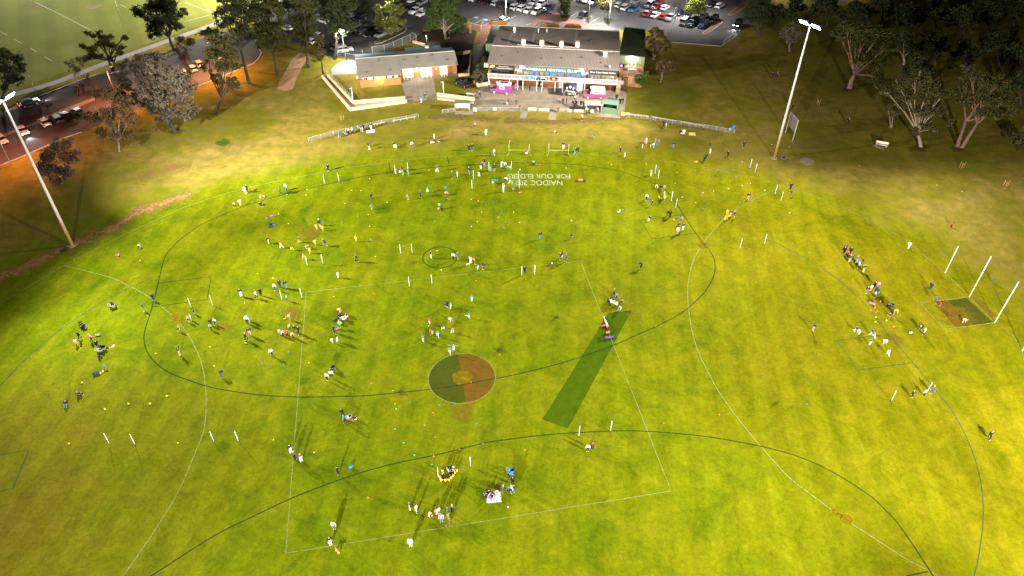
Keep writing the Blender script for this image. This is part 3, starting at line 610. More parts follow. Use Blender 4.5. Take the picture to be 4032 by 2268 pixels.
mb = MB(); mb.add([(.25, -1.58, 5.1), (1.5, -1.58, 5.3), (1.55, -1.58, 5.75), (1.0, -1.58, 5.9), (.3, -1.58, 5.55)], [(0, 1, 2, 3, 4)]); mb.build('yellow_sponsor_badge', mat('yellow_badge', (0.80, 0.52, 0.05), .5), club)
# leaping kangaroo emblems at both ends of the main sign, pale body cut out of sheet, faint glow added
for s, u0 in ((1, 7.3), (-1, 24.5)):
    e = MB(); body = [(0, -.5), (.35, -.15), (.5, .3), (.75, .75), (1.15, 1.0), (1.35, .72), (1.9, .45), (2.25, .2), (2.0, .05), (1.5, .12), (1.2, -.05), (.95, -.5), (.8, -.95), (.55, -.6), (.4, -.75), (.25, -.45)]
    e.add([(u0+s*p[0], -1.60-.002, 5.25+p[1]) for p in body], [tuple(range(len(body)))[::s]])
    e.build('kangaroo_emblem', mat('emblem_white', (0.85, 0.76, 0.66), .5, emit=(1, .85, .7), estr=.15), club)
    MB().add([(u0+s*a, -1.605, 5.25+b) for a, b in ((-.5, .25), (.05, .3), (.1, .95), (-.25, 1.05), (-.5, .8))], [(0, 1, 2, 3, 4)[::s]]).build('emblem_red_flash', mat('emblem_red', (0.55, .04, .03), .5), club)
    mb = MB(); mb.box((u0-s*.45, -1.6, 4.95), (.18, .02, .6), M=Matrix.Rotation(.3*s, 3, 'Y')); mb.box((u0-s*.1, -1.6, 4.92), (.18, .02, .6), M=Matrix.Rotation(-.3*s, 3, 'Y')); mb.build('emblem_stripes', M_LET, club)
# upper glazing behind the balcony
wi = 0
for u0, u1, m in ((.5, 6.4, M_GLASS), (6.9, 8.6, M_LITW), (8.75, 10.2, M_LITW), (10.35, 11.3, M_LITB), (11.45, 12.6, M_LITB), (12.9, 13.7, M_LITW), (14.2, 15.3, M_LITB), (15.4, 17.2, M_LITB), (17.3, 19.0, M_LITB), (19.7, 20.6, M_LITB), (20.7, 21.9, M_LITB), (22.0, 23.3, M_LITB), (23.4, 24.6, M_LITB), (25.7, 28.2, M_LITW), (28.4, 31.6, M_LITW)):
    wn = MB().box(((u0+u1)/2, -.03, 4.35), (u1-u0+.12, .08, 2.5)).build('upper_window', M_TIMB, club)
    MB().box(((u0+u1)/2, -.09, 4.35), (u1-u0-.06, .05, 2.36)).build('window_pane', m, wn)
for u_ in (.1, 6.6, 10.3, 14.0, 19.4, 25.3, 32.2): MB().box((u_, -1.3, 3.8), (.28, .28, 1.6)).build('timber_post', M_TIMB, club)
bal = MB(); bal.box((W/2, -2.9, 4.12), (W+.2, .09, .08), 0); bal.box((W/2, -2.9, 3.08), (W+.2, .08, .08), 0)
for k in range(17): bal.box((k*W/16, -2.9, 3.55), (.09, .1, 1.1), 0)
bal.box((0, -1.5, 4.12), (.08, 2.8, .08)); bal.box((W, -1.5, 4.12), (.08, 2.8, .08))
bl = bal.build('balcony_rail', M_WHITE, club)
mb = MB(); mb.box((W/2, -2.87, 3.6), (W, .02, .94)); mb.build('rail_panel', M_MESHP, bl)
# hung flags
def flag(u0, u1, paint, label):
    f = MB().box(((u0+u1)/2, -2.99, 3.62), (u1-u0, .03, 1.0)).build('hanging_flag', paint[0], None)
    f.matrix_world = club.matrix_basis.copy(); f.location = (CO[0], CO[1], 0); f.rotation_euler.z = CA
    for qi, (nm, m, polys) in enumerate(paint[1]):
        b = MB()
        for P in polys: b.add([(u0+p[0]*(u1-u0), -3.012-.0015*qi, 3.12+p[1]) for p in P], [tuple(range(len(P)))])
        b.build(nm, m, f)
    tag(f, label, 'flag', 'flags hung on the balcony rail')
fb = mat('flag_navy', (0.012, 0.016, 0.13), .7); fr = mat('flag_red', (0.55, .02, .03), .7); fy = mat('flag_yellow', (0.85, .55, .02), .7); fw = mat('flag_white', (0.8, .78, .78), .7); fk = mat('flag_black', (0.012, .012, .014), .7); fbl = mat('flag_blue', (0.03, .20, .48), .7); fg = mat('flag_teal', (0.03, .28, .34), .7)
cir = lambda cx, cy, rx, ry, n=14: [(cx+rx*math.cos(2*math.pi*k/n), cy+ry*math.sin(2*math.pi*k/n)) for k in range(n)]
flag(9.65, 11.3, (fbl, [('flag_band', fg, [[(0, 0), (1, 0), (1, .2), (0, .2)], [(0, .8), (1, .8), (1, 1), (0, 1)]]), ('flag_headdress', fw, [[(.38, .25), (.45, .25), (.45, .5), (.55, .5), (.55, .25), (.62, .25), (.62, .6), (.5, .75), (.38, .6)]])]), 'blue hanging flag with teal bands and a small white headdress in the middle')
ens = [('flag_canton_white', fw, [[(0, .5), (.5, .5), (.5, 1), (0, 1)]]), ('flag_canton_cross', fr, [[(.2, .5), (.3, .5), (.3, 1), (.2, 1)], [(0, .7), (.5, .7), (.5, .8), (0, .8)]])]
flag(11.62, 13.2, (fb, ens + [*[('flag_star', fw, [c_]) for c_ in (cir(.25, .25, .07, .11, 7), cir(.75, .85, .03, .05, 6), cir(.63, .55, .03, .05, 6), cir(.88, .6, .03, .05, 6), cir(.75, .2, .03, .05, 6))]]), 'navy hanging flag with a red cross canton and scattered white stars')
flag(13.5, 15.1, (fb, ens + [('flag_disc', fy, [cir(.75, .5, .16, .26)]), ('flag_swan', fk, [cir(.75, .48, .06, .1, 8)])]), 'navy hanging flag with a red cross canton and a yellow disc')
flag(15.75, 17.5, (fr, [('flag_top', fk, [[(0, .5), (1, .5), (1, 1), (0, 1)]]), ('flag_disc', fy, [cir(.5, .5, .19, .3)])]), 'black over red hanging flag with a yellow disc in the middle')
# ground floor front
for u0, u1, m, nm in ((.3, 5.2, M_REDD, 'roller_door'), (25.5, 31.8, M_REDD, 'roller_door'), (7.6, 8.8, M_GLASS, 'glass_door'), (12.6, 13.6, M_GLASS, 'glass_door'), (17.8, 18.8, mat('pale_door', (0.42, .42, .42), .5), 'pale_door')):
    d = MB().box(((u0+u1)/2, -.04, 1.25), (u1-u0, .08, 2.5)).build(nm, m, club)
for u0, u1 in ((8.9, 11.8), (14, 16.9), (19, 22)): MB().box(((u0+u1)/2, -.06, 1.3), (u1-u0, .1, 2.2)).build('brown_wall_panel', M_TIMB, club)
for u_ in (.15, 5.4, 7.5, 8.85, 12.4, 13.75, 17.0, 18.9, 24.4): MB().box((u_, -2.6, 1.42), (.14, .14, 2.84)).build('veranda_post', M_WHITE, club)
MB().box((23.2, -2.55, 1.42), (1.3, .5, 2.84)).build('cream_pier', M_CREAM, club)
MB().box((32.9, .6, 1.3), (1.1, 3.2, 2.6)).build('stone_pier', mat('rubble_stone', (0.34, .25, .13), .9, var=.5, scale=3), club)
mb = MB(); mb.box((33.2, -2.9, 3.62), (1.5, .06, 1.0)); mb.build('landing_rail', M_MESHP, club)
for k in range(16):
    u_ = 1.2+k*.36 if k < 12 else 26.6+(k-12)*.9
    s_ = empty('bar_stool', Matrix.Translation(CO+(0,)) @ Matrix.Rotation(CA, 4, 'Z') @ Vector((u_, -.75, 3.0)), CA)
    MB().box((0, 0, .72), (.34, .34, .07)).build('seat', M_BLACK, s_); MB().tube([(-.16, .15, .75), (-.16, .17, 1.12), (.16, .17, 1.12), (.16, .15, .75)], .025, 5).build('back_hoop', M_GALV, s_)
    for a in (-1, 1):
        for b in (-1, 1): MB().tube([(a*.15, b*.15, .7), (a*.2, b*.2, 0)], .018, 5).build('leg', M_DARKM, s_)
    tag(s_, 'black bar stool with silver hoop, %s balcony end' % ('left' if k < 12 else 'right'), 'bar stool', 'stools along the balcony')
pl = Matrix.Translation(CO+(0,)) @ Matrix.Rotation(CA, 4, 'Z')
wall_lamp('wall_lamp', pl @ Vector((23.2, -3.2, 3.35)), 330, 'glaring white lamp on the right half of the club balcony rail', color=(.8, .88, 1), off=(0, -.6, 0.15))
# roof coolers
def cooler(c, s, label):
    t = empty('roof_cooler', c, CA)
    MB().box((0, 0, 1.05), (1.05*s, 1.05*s, 1.3*s), taper=.93).build('cooler_body', M_CREAM, t); MB().box((0, 0, .22), (.62*s, .62*s, .55)).build('cooler_duct', M_WHITE, t)
    MB().box((0, 0, 1.05+.68*s), (1.12*s, 1.12*s, .08)).build('cooler_lid', mat('tan_lid', (0.40, .27, .16), .6), t)
    tag(t, label, 'roof cooler', 'evaporative coolers on the roofs')
for k, (x, y, z, s, lb) in enumerate(((2062, 179, 7.3, 1, 'cream roof cooler, leftmost of the four by the ridge pipe'), (2133, 182.5, 7.3, 1, 'cream roof cooler, second from left of the four by the ridge pipe'),
        (2210, 187, 7.3, 1, 'cream roof cooler, third from left of the four by the ridge pipe'), (2273, 188, 7.3, 1, 'cream roof cooler, rightmost of the four by the ridge pipe'), (2382, 226, 6.85, 1, 'cream roof cooler alone on the front slope of the club roof'), (2026, 127, 6.7, .6, 'small cream roof cooler near the rear left corner of the club roof'))):
    cooler(G(x, y, z), s, lb)
MB_ = empty('roof_exhaust_fan', G(2400, 268, 6.3), CA); MB().tube([(0, 0, 0), (0, 0, .6)], .22, 10).build('fan_duct', M_GALV, MB_); MB().sphere((0, 0, .65), .3, 0, 10, 6, (1, 1, .6)).build('fan_cowl', M_GALV, MB_)
tag(MB_, 'small grey exhaust fan at the front right of the club roof', 'exhaust fan')
for px_, lb in ((2120, 'left'), (2153, 'right')):
    t = empty('roof_flue', G(px_, 128, 6.9), CA); MB().tube([(0, 0, 0), (0, 0, .9)], .09, 8).build('flue_pipe', M_WHITE, t); MB().box((0, 0, .95), (.3, .3, .1)).build('flue_cap', M_WHITE, t); tag(t, 'thin white flue on the rear club roof, %s one of two' % lb, 'flue')
# ------------------------------------------------------------------ annexes
def from_roof(name, corners, z, base, roofm, wallm, label, cat, th=.22):
    P = [G(x, y, z) for x, y in corners]; c = sum(P, Vector())/len(P)
    t = empty(name, (c.x, c.y, base)); tag(t, label, cat)
    L = [(p.x-c.x, p.y-c.y) for p in P]
    MB().prism([(a*.985, b*.985) for a, b in L], 0, z-base-th).build('wall', wallm, t)
    r = MB().prism(L, z-base-th+.003, z-base).build('roof', roofm, t)
    return t, c, r
ta, ca_, ra = from_roof('green_annex', [TP('T3', *p) for p in ((1060, 518), (1305, 540), (1308, 278), (1106, 258))], 5.0, 0, M_GREEND, M_GREEN, 'dark green flat roofed annex with a lit deck, right of the club house', 'annex')
deck = [G(*TP('T3', *p), 2.75) for p in ((1058, 612), (1290, 632), (1280, 735), (1135, 725), (1060, 700))]
d = MB().prism([(p.x-ca_.x, p.y-ca_.y) for p in deck], 0, 2.75).build('lit_deck', mat('deck_brick', (0.42, .20, .10), .85, var=.2, scale=2), ta)
fl = MB()
for i in range(2, 4): a, b = deck[i], deck[(i+1) % 5]; fl.tube([(a.x-ca_.x, a.y-ca_.y, 3.7), (b.x-ca_.x, b.y-ca_.y, 3.7)], .04, 6)
for i in (2, 3, 4): fl.tube([(deck[i].x-ca_.x, deck[i].y-ca_.y, 2.7), (deck[i].x-ca_.x, deck[i].y-ca_.y, 3.72)], .05, 6)
fl.build('deck_rail', M_GALV, ta)
lw = G(*TP('T3', 1178, 540), 4.6); wall_lamp('wall_lamp', (lw.x, lw.y-.25, 4.45), 900, 'bright lamp under the eave of the green annex above its deck', off=(0, -.5, -.1))
for k in range(3):
    t = empty('plastic_chair', G(*TP('T3', 1135+k*34, 640), 2.76), R(180))
    MB().box((0, 0, .45), (.5, .5, .06)).build('seat', M_WHITE, t); MB().box((-.22, 0, .75), (.06, .5, .6)).build('backrest', M_WHITE, t)
    for a in (-1, 1):
        for b in (-1, 1): MB().tube([(a*.2, b*.2, .43), (a*.23, b*.23, 0)], .03, 5).build('leg', M_WHITE, t)
    tag(t, 'white plastic chair in the row on the lit annex deck', 'chair', 'chairs on the annex deck')
t = empty('trestle_table', G(*TP('T3', 1180, 682), 2.76), CA); MB().box((0, 0, .74), (2.3, .8, .05)).build('table_top', M_WHITE, t)
for a in (-1, 1): MB().box((a*.9, 0, .36), (.06, .6, .72)).build('leg', M_GALV, t)
tag(t, 'white trestle table on the lit deck of the green annex', 'table')
t = empty('deck_screen', G(*TP('T3', 1075, 668), 2.76), CA); MB().box((0, 0, 1.2), (1.5, .1, 1.0)).build('screen_panel', M_BLACK, t); MB().box((0, -.06, 1.2), (.5, .02, .6)).build('screen_picture', mat('screen_pink', (.6, .3, .6), .4, emit=(.9, .5, .9), estr=.8), t)
for a in (-.6, .6): MB().box((a, 0, .35), (.07, .07, .7)).build('leg', M_DARKM, t)
tag(t, 'black notice screen with a pink square at the left of the annex deck', 'screen')
# stairs down from the balcony
st0 = G(*TP('T3', 1105, 865)); t = empty('outside_stair', st0, CA); mb = MB()
for k in range(9): mb.box((0, .28*k, .16+.3*k), (1.3, .3, .06))
mb.build('treads', M_DARKM, t)
mb = MB()
for a in (-.68, .68): mb.tube([(a, -.1, .1), (a, 2.4, 2.8)], .06, 6); mb.tube([(a, -.1, 1.0), (a, 2.4, 3.7)], .035, 6); mb.tube([(a, -.1, 0), (a, -.1, 1.0)], .035, 6)
mb.build('stringers_and_handrails', M_BLACK, t); MB().box((0, 2.5, 2.86), (1.3, .1, .06)).build('yellow_nosing', mat('safety_yellow', (.8, .5, .03), .6), t)
tag(t, 'dark outside stair with a yellow nosing at the right end of the club house', 'stair')
tb, cb_, rb_ = from_roof('green_shed', [(1911.6, 171), (1951, 171.5), (1984, 103), (1936, 99.7)], 3.3, 0, mat('mid_green_roof', (0.088, .125, .075), .6, var=.2, scale=.4), M_GREEN, 'low green shed along the left side of the club house', 'shed')
P = G(1926, 140, 3.32); MB().box((P.x-cb_.x, P.y-cb_.y, 3.33), (4.6, .14, .06), rz=CA).build('roof_joint', M_BLACK, rb_)
# box lamp and cream sign at left of the club
p = G(1915, 256, 4.6); t = empty('cream_wall_box', (p.x, p.y, p.z-.8), CA); MB().box((0, 0, .8), (1.1, .5, 1.05)).build('box_body', M_CREAM, t); MB().box((0, .3, .4), (.1, .6, .1)).build('bracket', M_DARKM, t); tag(t, 'cream equipment box on the left side wall of the club house', 'equipment box')
# ------------------------------------------------------------------ change rooms
KA = R(12); KO = (-39.0, 174.6)
ch = empty('change_rooms', (KO[0], KO[1], 0), KA); tag(ch, 'long low orange brick change rooms with grey roof and white roller doors', 'change rooms')
mb = MB(); mb.box((5.2, 6.9, 1.35), (10.4, 13.8, 2.7)); mb.box((18, 8.7, 1.55), (14.8, 10.2, 3.1)); mb.box((17.8, 15.3, 1.35), (9.4, 3.2, 2.7)); mb.build('wall', M_BRK, ch)
def slab(mb, u0, u1, v0, z0, v1, z1, th=.13, mi=0):
    mb.add([(u0, v0, z0), (u1, v0, z0), (u1, v1, z1), (u0, v1, z1), (u0, v0, z0-th), (u1, v0, z0-th), (u1, v1, z1-th), (u0, v1, z1-th)],
           [(0, 1, 2, 3), (7, 6, 5, 4), (0, 4, 5, 1), (1, 5, 6, 2), (3, 2, 6, 7), (0, 3, 7, 4)], mi)
zr = 4.45; k_ = (zr-2.85)/8.5
rf = MB(); slab(rf, -.5, 10.55, -.55, 2.85-.01, 8, zr, mi=0); slab(rf, 10.56, 25.6, 1.9, 2.85+k_*2.45-.05, 8, zr-.05, mi=0)
slab(rf, -.5, 10.55, 8, zr, 14.2, 3.1, mi=1); slab(rf, 10.56, 25.6, 8, zr-.05, 14.2, 3.05, mi=1); slab(rf, 13, 22.6, 14.2, 3.06, 17.2, 2.75, mi=1)
kr = rf.build('roof', [M_ROOF2, M_ROOFB], ch)
rf = MB(); rf.add([(0, 0, 2.7), (0, 13.8, 2.7), (0, 13.8, 3.05), (0, 8, 4.3), (0, 0, 2.8)], [(4, 3, 2, 1, 0)]); rf.add([(25.4, 3.6, 3.1), (25.4, 13.8, 3.0), (25.4, 8, 4.25)], [(0, 1, 2)]); rf.build('gable_wall', M_BRK, ch)
MB().box((12.5, 8, zr+.04), (26, .3, .08)).build('ridge_cap', MATS['pale_flashing'], kr)
for u_, v_ in ((2, 1.5), (8, 1.7), (5.5, 6.2), (12, 5.6), (15.4, 6.2), (19.5, 7), (23, 4.3)): MB().box((u_, v_, 2.85+k_*(v_+.55)+.12), (.3, .3, .26)).build('roof_vent', M_DARKM, kr)
MB().box((19, 15.5, 3.1), (1.0, .8, .5)).build('roof_hatch', M_CREAM, kr)
for u0, u1 in ((11.1, 13.9), (15.9, 18.8), (20.9, 22.9)): MB().box(((u0+u1)/2, 3.55, 1.35), (u1-u0, .1, 2.7)).build('roller_door', mat('cream_roller_door', (0.70, .58, .42), .6, var=.05), ch)
MB().box((19.7, 3.55, 1.1), (.9, .08, 2.15)).build('brown_door', M_TIMB, ch); MB().box((19.9, 3.52, 1.9), (.35, .04, .5)).build('door_notice', M_WHITE, ch)
MB().box((23.8, 3.55, 1.1), (.9, .08, 2.1)).build('brown_door', M_TIMB, ch)
MB().box((5.2, -.04, 2.3), (10.3, .06, .62)).build('poster_band', M_BLACK, ch)
for i, (x0, x1, c) in enumerate(((205, 300, (.55, .04, .04)), (330, 420, (.45, .50, .75)), (450, 540, (.14, .50, .06)), (570, 660, (.85, .68, .04)), (690, 780, (.28, .24, .62)), (820, 890, (.20, .50, .25)))):
    a, b = (x0-185)/755*10.4, (x1-185)/755*10.4
    q = MB().box(((a+b)/2, -.085, 2.3), (b-a, .03, .54)).build('club_poster', mat('poster_%d' % i, c, .6), ch)
    MB().add([((a+b)/2-.2, -.104, 2.4), ((a+b)/2, -.104, 2.12), ((a+b)/2+.2, -.104, 2.4), ((a+b)/2+.1, -.104, 2.48), ((a+b)/2, -.104, 2.42), ((a+b)/2-.1, -.104, 2.48)], [(0, 1, 2, 3, 4, 5)]).build('poster_mark', M_WHITE, q)
sh = [(-.75, .55), (.75, .55), (.78, -.1), (.45, -.75), (0, -1.0), (-.45, -.75), (-.78, -.1)]
MB().add([(5.2+a, -.05, 1.25+b*.85) for a, b in sh], [tuple(range(7))[::-1]]).build('yellow_shield_emblem', mat('shield_yellow', (.80, .66, .03), .5), ch)
MB().add([(5.2+a*.8, -.055, 1.12+b*.3) for a, b in ((-.8, -.5), (-.4, -1.3), (0, -1.6), (.4, -1.3), (.8, -.5))], [(0, 1, 2, 3, 4)]).build('shield_green_base', mat('shield_green', (.20, .42, .04), .5), ch)
for u_ in (11.4, 12.2, 13.2, 16.2, 17.3, 18.4, 21.2, 21.9, 22.6):
    b = GT('R1', 0, 0); p = Matrix.Translation(KO+(0,)) @ Matrix.Rotation(KA, 4, 'Z') @ Vector((u_, 2.5, 0))
    t = MB().tube([(0, 0, 0), (0, 0, .95), (0, 0, 1.0)], [.09, .09, .02], 8).build('door_bollard', M_CREAM, None, p); tag(t, 'short cream bollard in front of the change room roller doors', 'bollard', 'bollards before the roller doors')
kp = Matrix.Translation(KO+(0,)) @ Matrix.Rotation(KA, 4, 'Z')
wall_lamp('wall_lamp', kp @ Vector((4.9, -.3, 2.15)), 240, 'bright lamp over the yellow shield on the brick change room wall', off=(0, -.35, -.1))
wall_lamp('wall_lamp', kp @ Vector((14.9, 3.3, 2.6)), 420, 'bright lamp between the change room roller doors', off=(0, -.4, -.1))
wall_lamp('wall_lamp', kp @ Vector((-.45, 1.2, 2.3)), 260, 'bright lamp at the front left corner of the change rooms', off=(-.5, -.3, 0))
wall_lamp('wall_lamp', kp @ Vector((-.45, 7.2, 2.6)), 420, 'bright lamp on the left gable of the change rooms above the side paving', off=(-.6, 0, 0))
# ------------------------------------------------------------------ limestone ramps and low walls
def low_wall(P, h, w_, label, z0=0.0):
    c = Vector(P[0]); mb = MB(); L = [(p[0]-c.x, p[1]-c.y) for p in P]
    for i in range(len(L)-1):
        a, b = Vector(L[i]), Vector(L[i+1]); m = (a+b)/2; ln = (b-a).length + (w_ if i else 0)*.0
        mb.box((m.x, m.y, h/2), (ln+w_*.98*(i < len(L)-2), w_*(1-.01*i), h-.006*i), rz=math.atan2(b.y-a.y, b.x-a.x))
    t = mb.build('limestone_wall', M_LIME, None, (c.x, c.y, z0)); tag(t, label, 'wall'); return t
low_wall(pts('T2', 655, 742, 918, 1052, 1455, 975), .75, .4, 'outer limestone wall of the left ramp below the change rooms')
low_wall(pts('T2', 705, 738, 945, 990, 1440, 950), .95, .35, 'inner limestone wall of the left ramp beside the change room lawn')
struct(MB().sheet(pts('T2', 670, 740, 925, 1035, 1450, 968, 1440, 955, 948, 1002, 705, 742), 0.03).build('ramp_path', mat('ramp_concrete', (0.42, .33, .23), .9, var=.1)))
low_wall(pts('T2', 1742, 912, 2095, 958), .9, .35, 'upper limestone wall of the right ramp in front of the black ute')
low_wall(pts('T2', 1745, 945, 2088, 985), .35, .3, 'lower limestone edge of the right ramp')
struct(MB().sheet(pts('T2', 1742, 915, 2092, 962, 2088, 982, 1745, 940), 0.034).build('ramp_path', MATS['ramp_concrete']))
low_wall(pts('T2', 1905, 530, 2065, 500), .8, .4, 'limestone wall behind the change rooms by the mulch bed')
low_wall(pts('T2', 2065, 500, 2040, 720, 1945, 725), .7, .35, 'limestone wall along the side path left of the club house')
low_wall(pts('T2', 2095, 800, 2140, 825, 2250, 800), .8, .5, 'rough limestone retaining wall at the corner of the patio')
low_wall(pts('T2', 1520, 408, 1560, 420, 1630, 440), .7, .5, 'rough limestone wall behind the change room roof')
# ------------------------------------------------------------------ fences and rails
def rail_fence(name, P, n, h, label, m=None, panel=None, rails=(1.0,), r=.035):
    c = Vector((P[0][0], P[0][1], 0)); t = empty(name, c); tag(t, label, 'fence')
    L = [Vector((p[0]-c.x, p[1]-c.y, 0)) for p in P]; m = m or M_GALV
    ln = [0.0]
    for i in range(len(L)-1): ln.append(ln[-1]+(L[i+1]-L[i]).length)
    def at(s):
        for i in range(len(L)-1):
            if s <= ln[i+1]+1e-6: return L[i].lerp(L[i+1], (s-ln[i])/(ln[i+1]-ln[i]))
        return L[-1]
    for k in range(n):
        p = at(ln[-1]*k/(n-1)); MB().tube([(p.x, p.y, 0), (p.x, p.y, h)], r*1.4, 6).build('fence_post', m, t)
    for f in rails: MB().tube([(p.x, p.y, h*f) for p in L], r, 6).build('rail', m, t)
    if panel:
        mb = MB()
        for i in range(len(L)-1):
            a, b = L[i], L[i+1]; mb.add([(a.x, a.y, .08), (b.x, b.y, .08), (b.x, b.y, h-.02), (a.x, a.y, h-.02)], [(0, 1, 2, 3)])
        mb.build('mesh_panel', panel, t)
    return t
def wire_mesh():
    m = bpy.data.materials.new('chain_mesh'); m.use_nodes = True; n = m.node_tree; b = n.nodes['Principled BSDF']; b.inputs['Base Color'].default_value = (.4, .4, .4, 1)
    b.inputs['Alpha'].default_value = 0.14; b.inputs['Roughness'].default_value = .5; return m
M_WIRE = wire_mesh()
fence_l = rail_fence('boundary_fence', pts('B', 555, 410, 812, 342, 1303, 228, 1668, 165), 10, 1.05, 'low white post and wire fence left of the patio with spectators along it', M_GALV, M_WIRE, (1.0,), .024)
struct(soft_strip('fence_dirt_strip', pts('B', 530, 420, 812, 350, 1303, 234, 1668, 172), [1.8], 0.013, soft('fence_dirt', (.20, .12, .055), .35, 1.5, .9, .8)))
rail_fence('boundary_fence', pts('T3', 1075, 1108, 1340, 1140, 1605, 1185, 1875, 1225, 2150, 1272), 14, 1.05, 'low grey rail fence right of the patio with pale benches', None, M_WIRE, (1.0,), .024)
struct(soft_strip('fence_dirt_strip', pts('T3', 1075, 1112, 1340, 1146, 1605, 1190, 1875, 1230, 2150, 1276), [1.6], 0.013, MATS['fence_dirt']))
rail_fence('boundary_fence', pts('R1', 1690, 1395, 1905, 1365), 3, 1.05, 'short galvanised rail left of the mesh roofed shelter', None, M_WIRE)
rail_fence('patio_fence', [tuple(G(*p)[:2]) for p in ((1863, 439), (2050, 438))], 8, 1.0, 'thin wire fence along the left front of the patio', None, M_WIRE, r=.022)
rail_fence('patio_fence', [tuple(G(*p)[:2]) for p in ((2079, 440), (2160, 442))], 4, 1.0, 'thin wire fence between the two concrete steps of the patio', None, M_WIRE, r=.022)
rail_fence('patio_fence', [tuple(G(*p)[:2]) for p in ((2192, 443), (2300, 447))], 5, 1.0, 'thin wire fence between the right step and the cream shelter', None, M_WIRE, r=.022)
rail_fence('mesh_fence', pts('T2', 1130, 520, 1280, 495, 1495, 395, 1510, 380, 1545, 400), 6, 2.2, 'tall chain wire fence behind the change rooms beside the car park', None, M_WIRE, r=.04)
rail_fence('mesh_fence', pts('T2', 790, 515, 800, 560, 970, 590), 4, 2.0, 'short chain wire fence under the lamp left of the change rooms', None, M_WIRE, r=.04)
rail_fence('car_park_rail', pts('T3', 2050, 420, 2150, 345, 2200, 310), 4, 1.1, 'low rail at the lit lower right corner of the car park', None, None, r=.04)
rail_fence('ramp_handrail', pts('T2', 700, 730, 940, 980), 9, 1.9, 'thin handrail along the inner wall of the left ramp', None, None, (1.0, .75), .025)
rail_fence('path_fence', pts('T2', 2180, 245, 2160, 300), 2, 1.6, 'short grey gate by the path left of the club house', None, M_WIRE)
def sign_board(t, x, y, wpx, hpx, m, label):
    b, h = up(t, x, y, x, y-hpx); wd = (GT(t, x+wpx/2, y)-GT(t, x-wpx/2, y)).length
    o = empty('sign_board', b, CA); MB().box((0, 0, h/2+.1), (wd, .06, h-.1)).build('panel', m, o)
    for a in (-.4, .4): MB().box((a*wd, .06, h/2), (.06, .05, h)).build('leg', M_GALV, o)
    tag(o, label, 'sign board', 'sponsor boards along the patio edge')
M_BOARD = mat('cream_board', (.82, .70, .48), .6, var=.05)
for a in (('P', 845, 1030, 88, 95, M_BOARD, 'cream board nearest the mesh roofed shelter on the patio edge'), ('P', 1343, 1008, 85, 80, M_BOARD, 'square cream board alone on the left half of the patio edge'), ('P', 2295, 1005, 205, 75, M_BOARD, 'long cream board just right of the left concrete step'),
          ('P', 2520, 1012, 110, 70, M_BOARD, 'shorter cream board second from the left concrete step'), ('Q2', 192, 1020, 160, 75, M_BOARD, 'wide cream board just left of the right concrete step'), ('Q2', 790, 1042, 85, 68, M_BOARD, 'yellowish board right of the green bin'),
          ('Q2', 955, 1048, 95, 68, M_BOARD, 'patterned cream board second right of the green bin'), ('Q2', 1080, 1058, 132, 75, M_BOARD, 'wide cream board next to the cream roofed shelter'), ('Q2', 1355, 1070, 80, 75, M_BOARD, 'cream board inside the mouth of the cream roofed shelter'),
          ('Q2', 2137, 1142, 88, 95, mat('yellow_board', (.85, .62, .06), .6), 'yellow board right of the green shelter'), ('Q2', 2245, 1125, 95, 65, M_BOARD, 'cream board right of the yellow board')): sign_board(*a)
# ------------------------------------------------------------------ shelters
def shelter(t, pl_, pr_, d, h, label, roofm, wallm, mesh=False):
    a = GT(t, *pl_); b = GT(t, *pr_); rz = math.atan2(b.y-a.y, b.x-a.x); wd = (b-a).length
    o = empty('players_shelter', a, rz); tag(o, label, 'shelter')
    for x in (0.05, wd-.05):
        for y in (0, d): MB().box((x, y, h/2), (.1, .1, h)).build('post', M_GALV, o)
    MB().box((wd/2, d/2-.1, h+.06), (wd+.2, d+.4, .1), M=Matrix.Rotation(-.06, 3, 'X')).build('roof', roofm, o)
    if wallm: MB().box((wd/2, d+.08, h/2), (wd, .05, h-.1)).build('back_panel', wallm, o)
    bn = MB().box((wd/2, d-.45, .45), (wd-.3, .4, .05)).build('bench_seat', M_GALV, o)
    for x in (.4, wd-.4): MB().box((x, d-.45, .22), (.06, .3, .43)).build('leg', M_GALV, o)
    if mesh: MB().box((wd/2, .02, .95), (wd-.1, .06, .08)).build('rail', M_DARKM, o)
    return o, wd
g = NT('mesh_roof'); mp = g.n.nodes.new('ShaderNodeTexChecker'); g.n.links.new(g.tc, mp.inputs['Vector']); mp.inputs['Scale'].default_value = 5; mp.inputs['Color1'].default_value = (.30, .30, .20, 1); mp.inputs['Color2'].default_value = (.05, .06, .04, 1)
M_CHK = g.out(mp.outputs[0], .7)
shelter('R1', (1922, 1352), (2195, 1357), 1.6, 2.15, 'open shelter with mesh roof and pale back panels left of the patio', M_CHK, M_BOARD, True)
shelter('Q2', (1195, 1075), (1590, 1085), 1.9, 2.3, 'cream roofed shelter full of people at the patio edge', M_BOARD, mat('shelter_shade_brown', (.10, .06, .04), .8), False)  # dark back panel: the shade inside the shelter put into its colour
o, wd = shelter('Q2', (1600, 1062), (1985, 1110), 2.2, 2.5, 'green roofed shelter with green corrugated front at the right of the patio', mat('green_sheet', (.16, .30, .22), .5, var=.1), M_DARKM, False)
g = NT('green_corrugated'); st = g.wave(2.6, 0, 0); M_GC = g.out(g.ramp(st, [(.2, (.085, .15, .085)), (.8, (.17, .26, .15))]), .6)  # shading of the corrugations painted as dark and light green stripes
MB().box((wd/2, -.06, .8), (wd, .06, 1.6)).build('front_panel', M_GC, o); MB().box((wd+.02, 1.1, 1.1), (.06, 2.2, 2.2)).build('side_panel', M_GC, o)
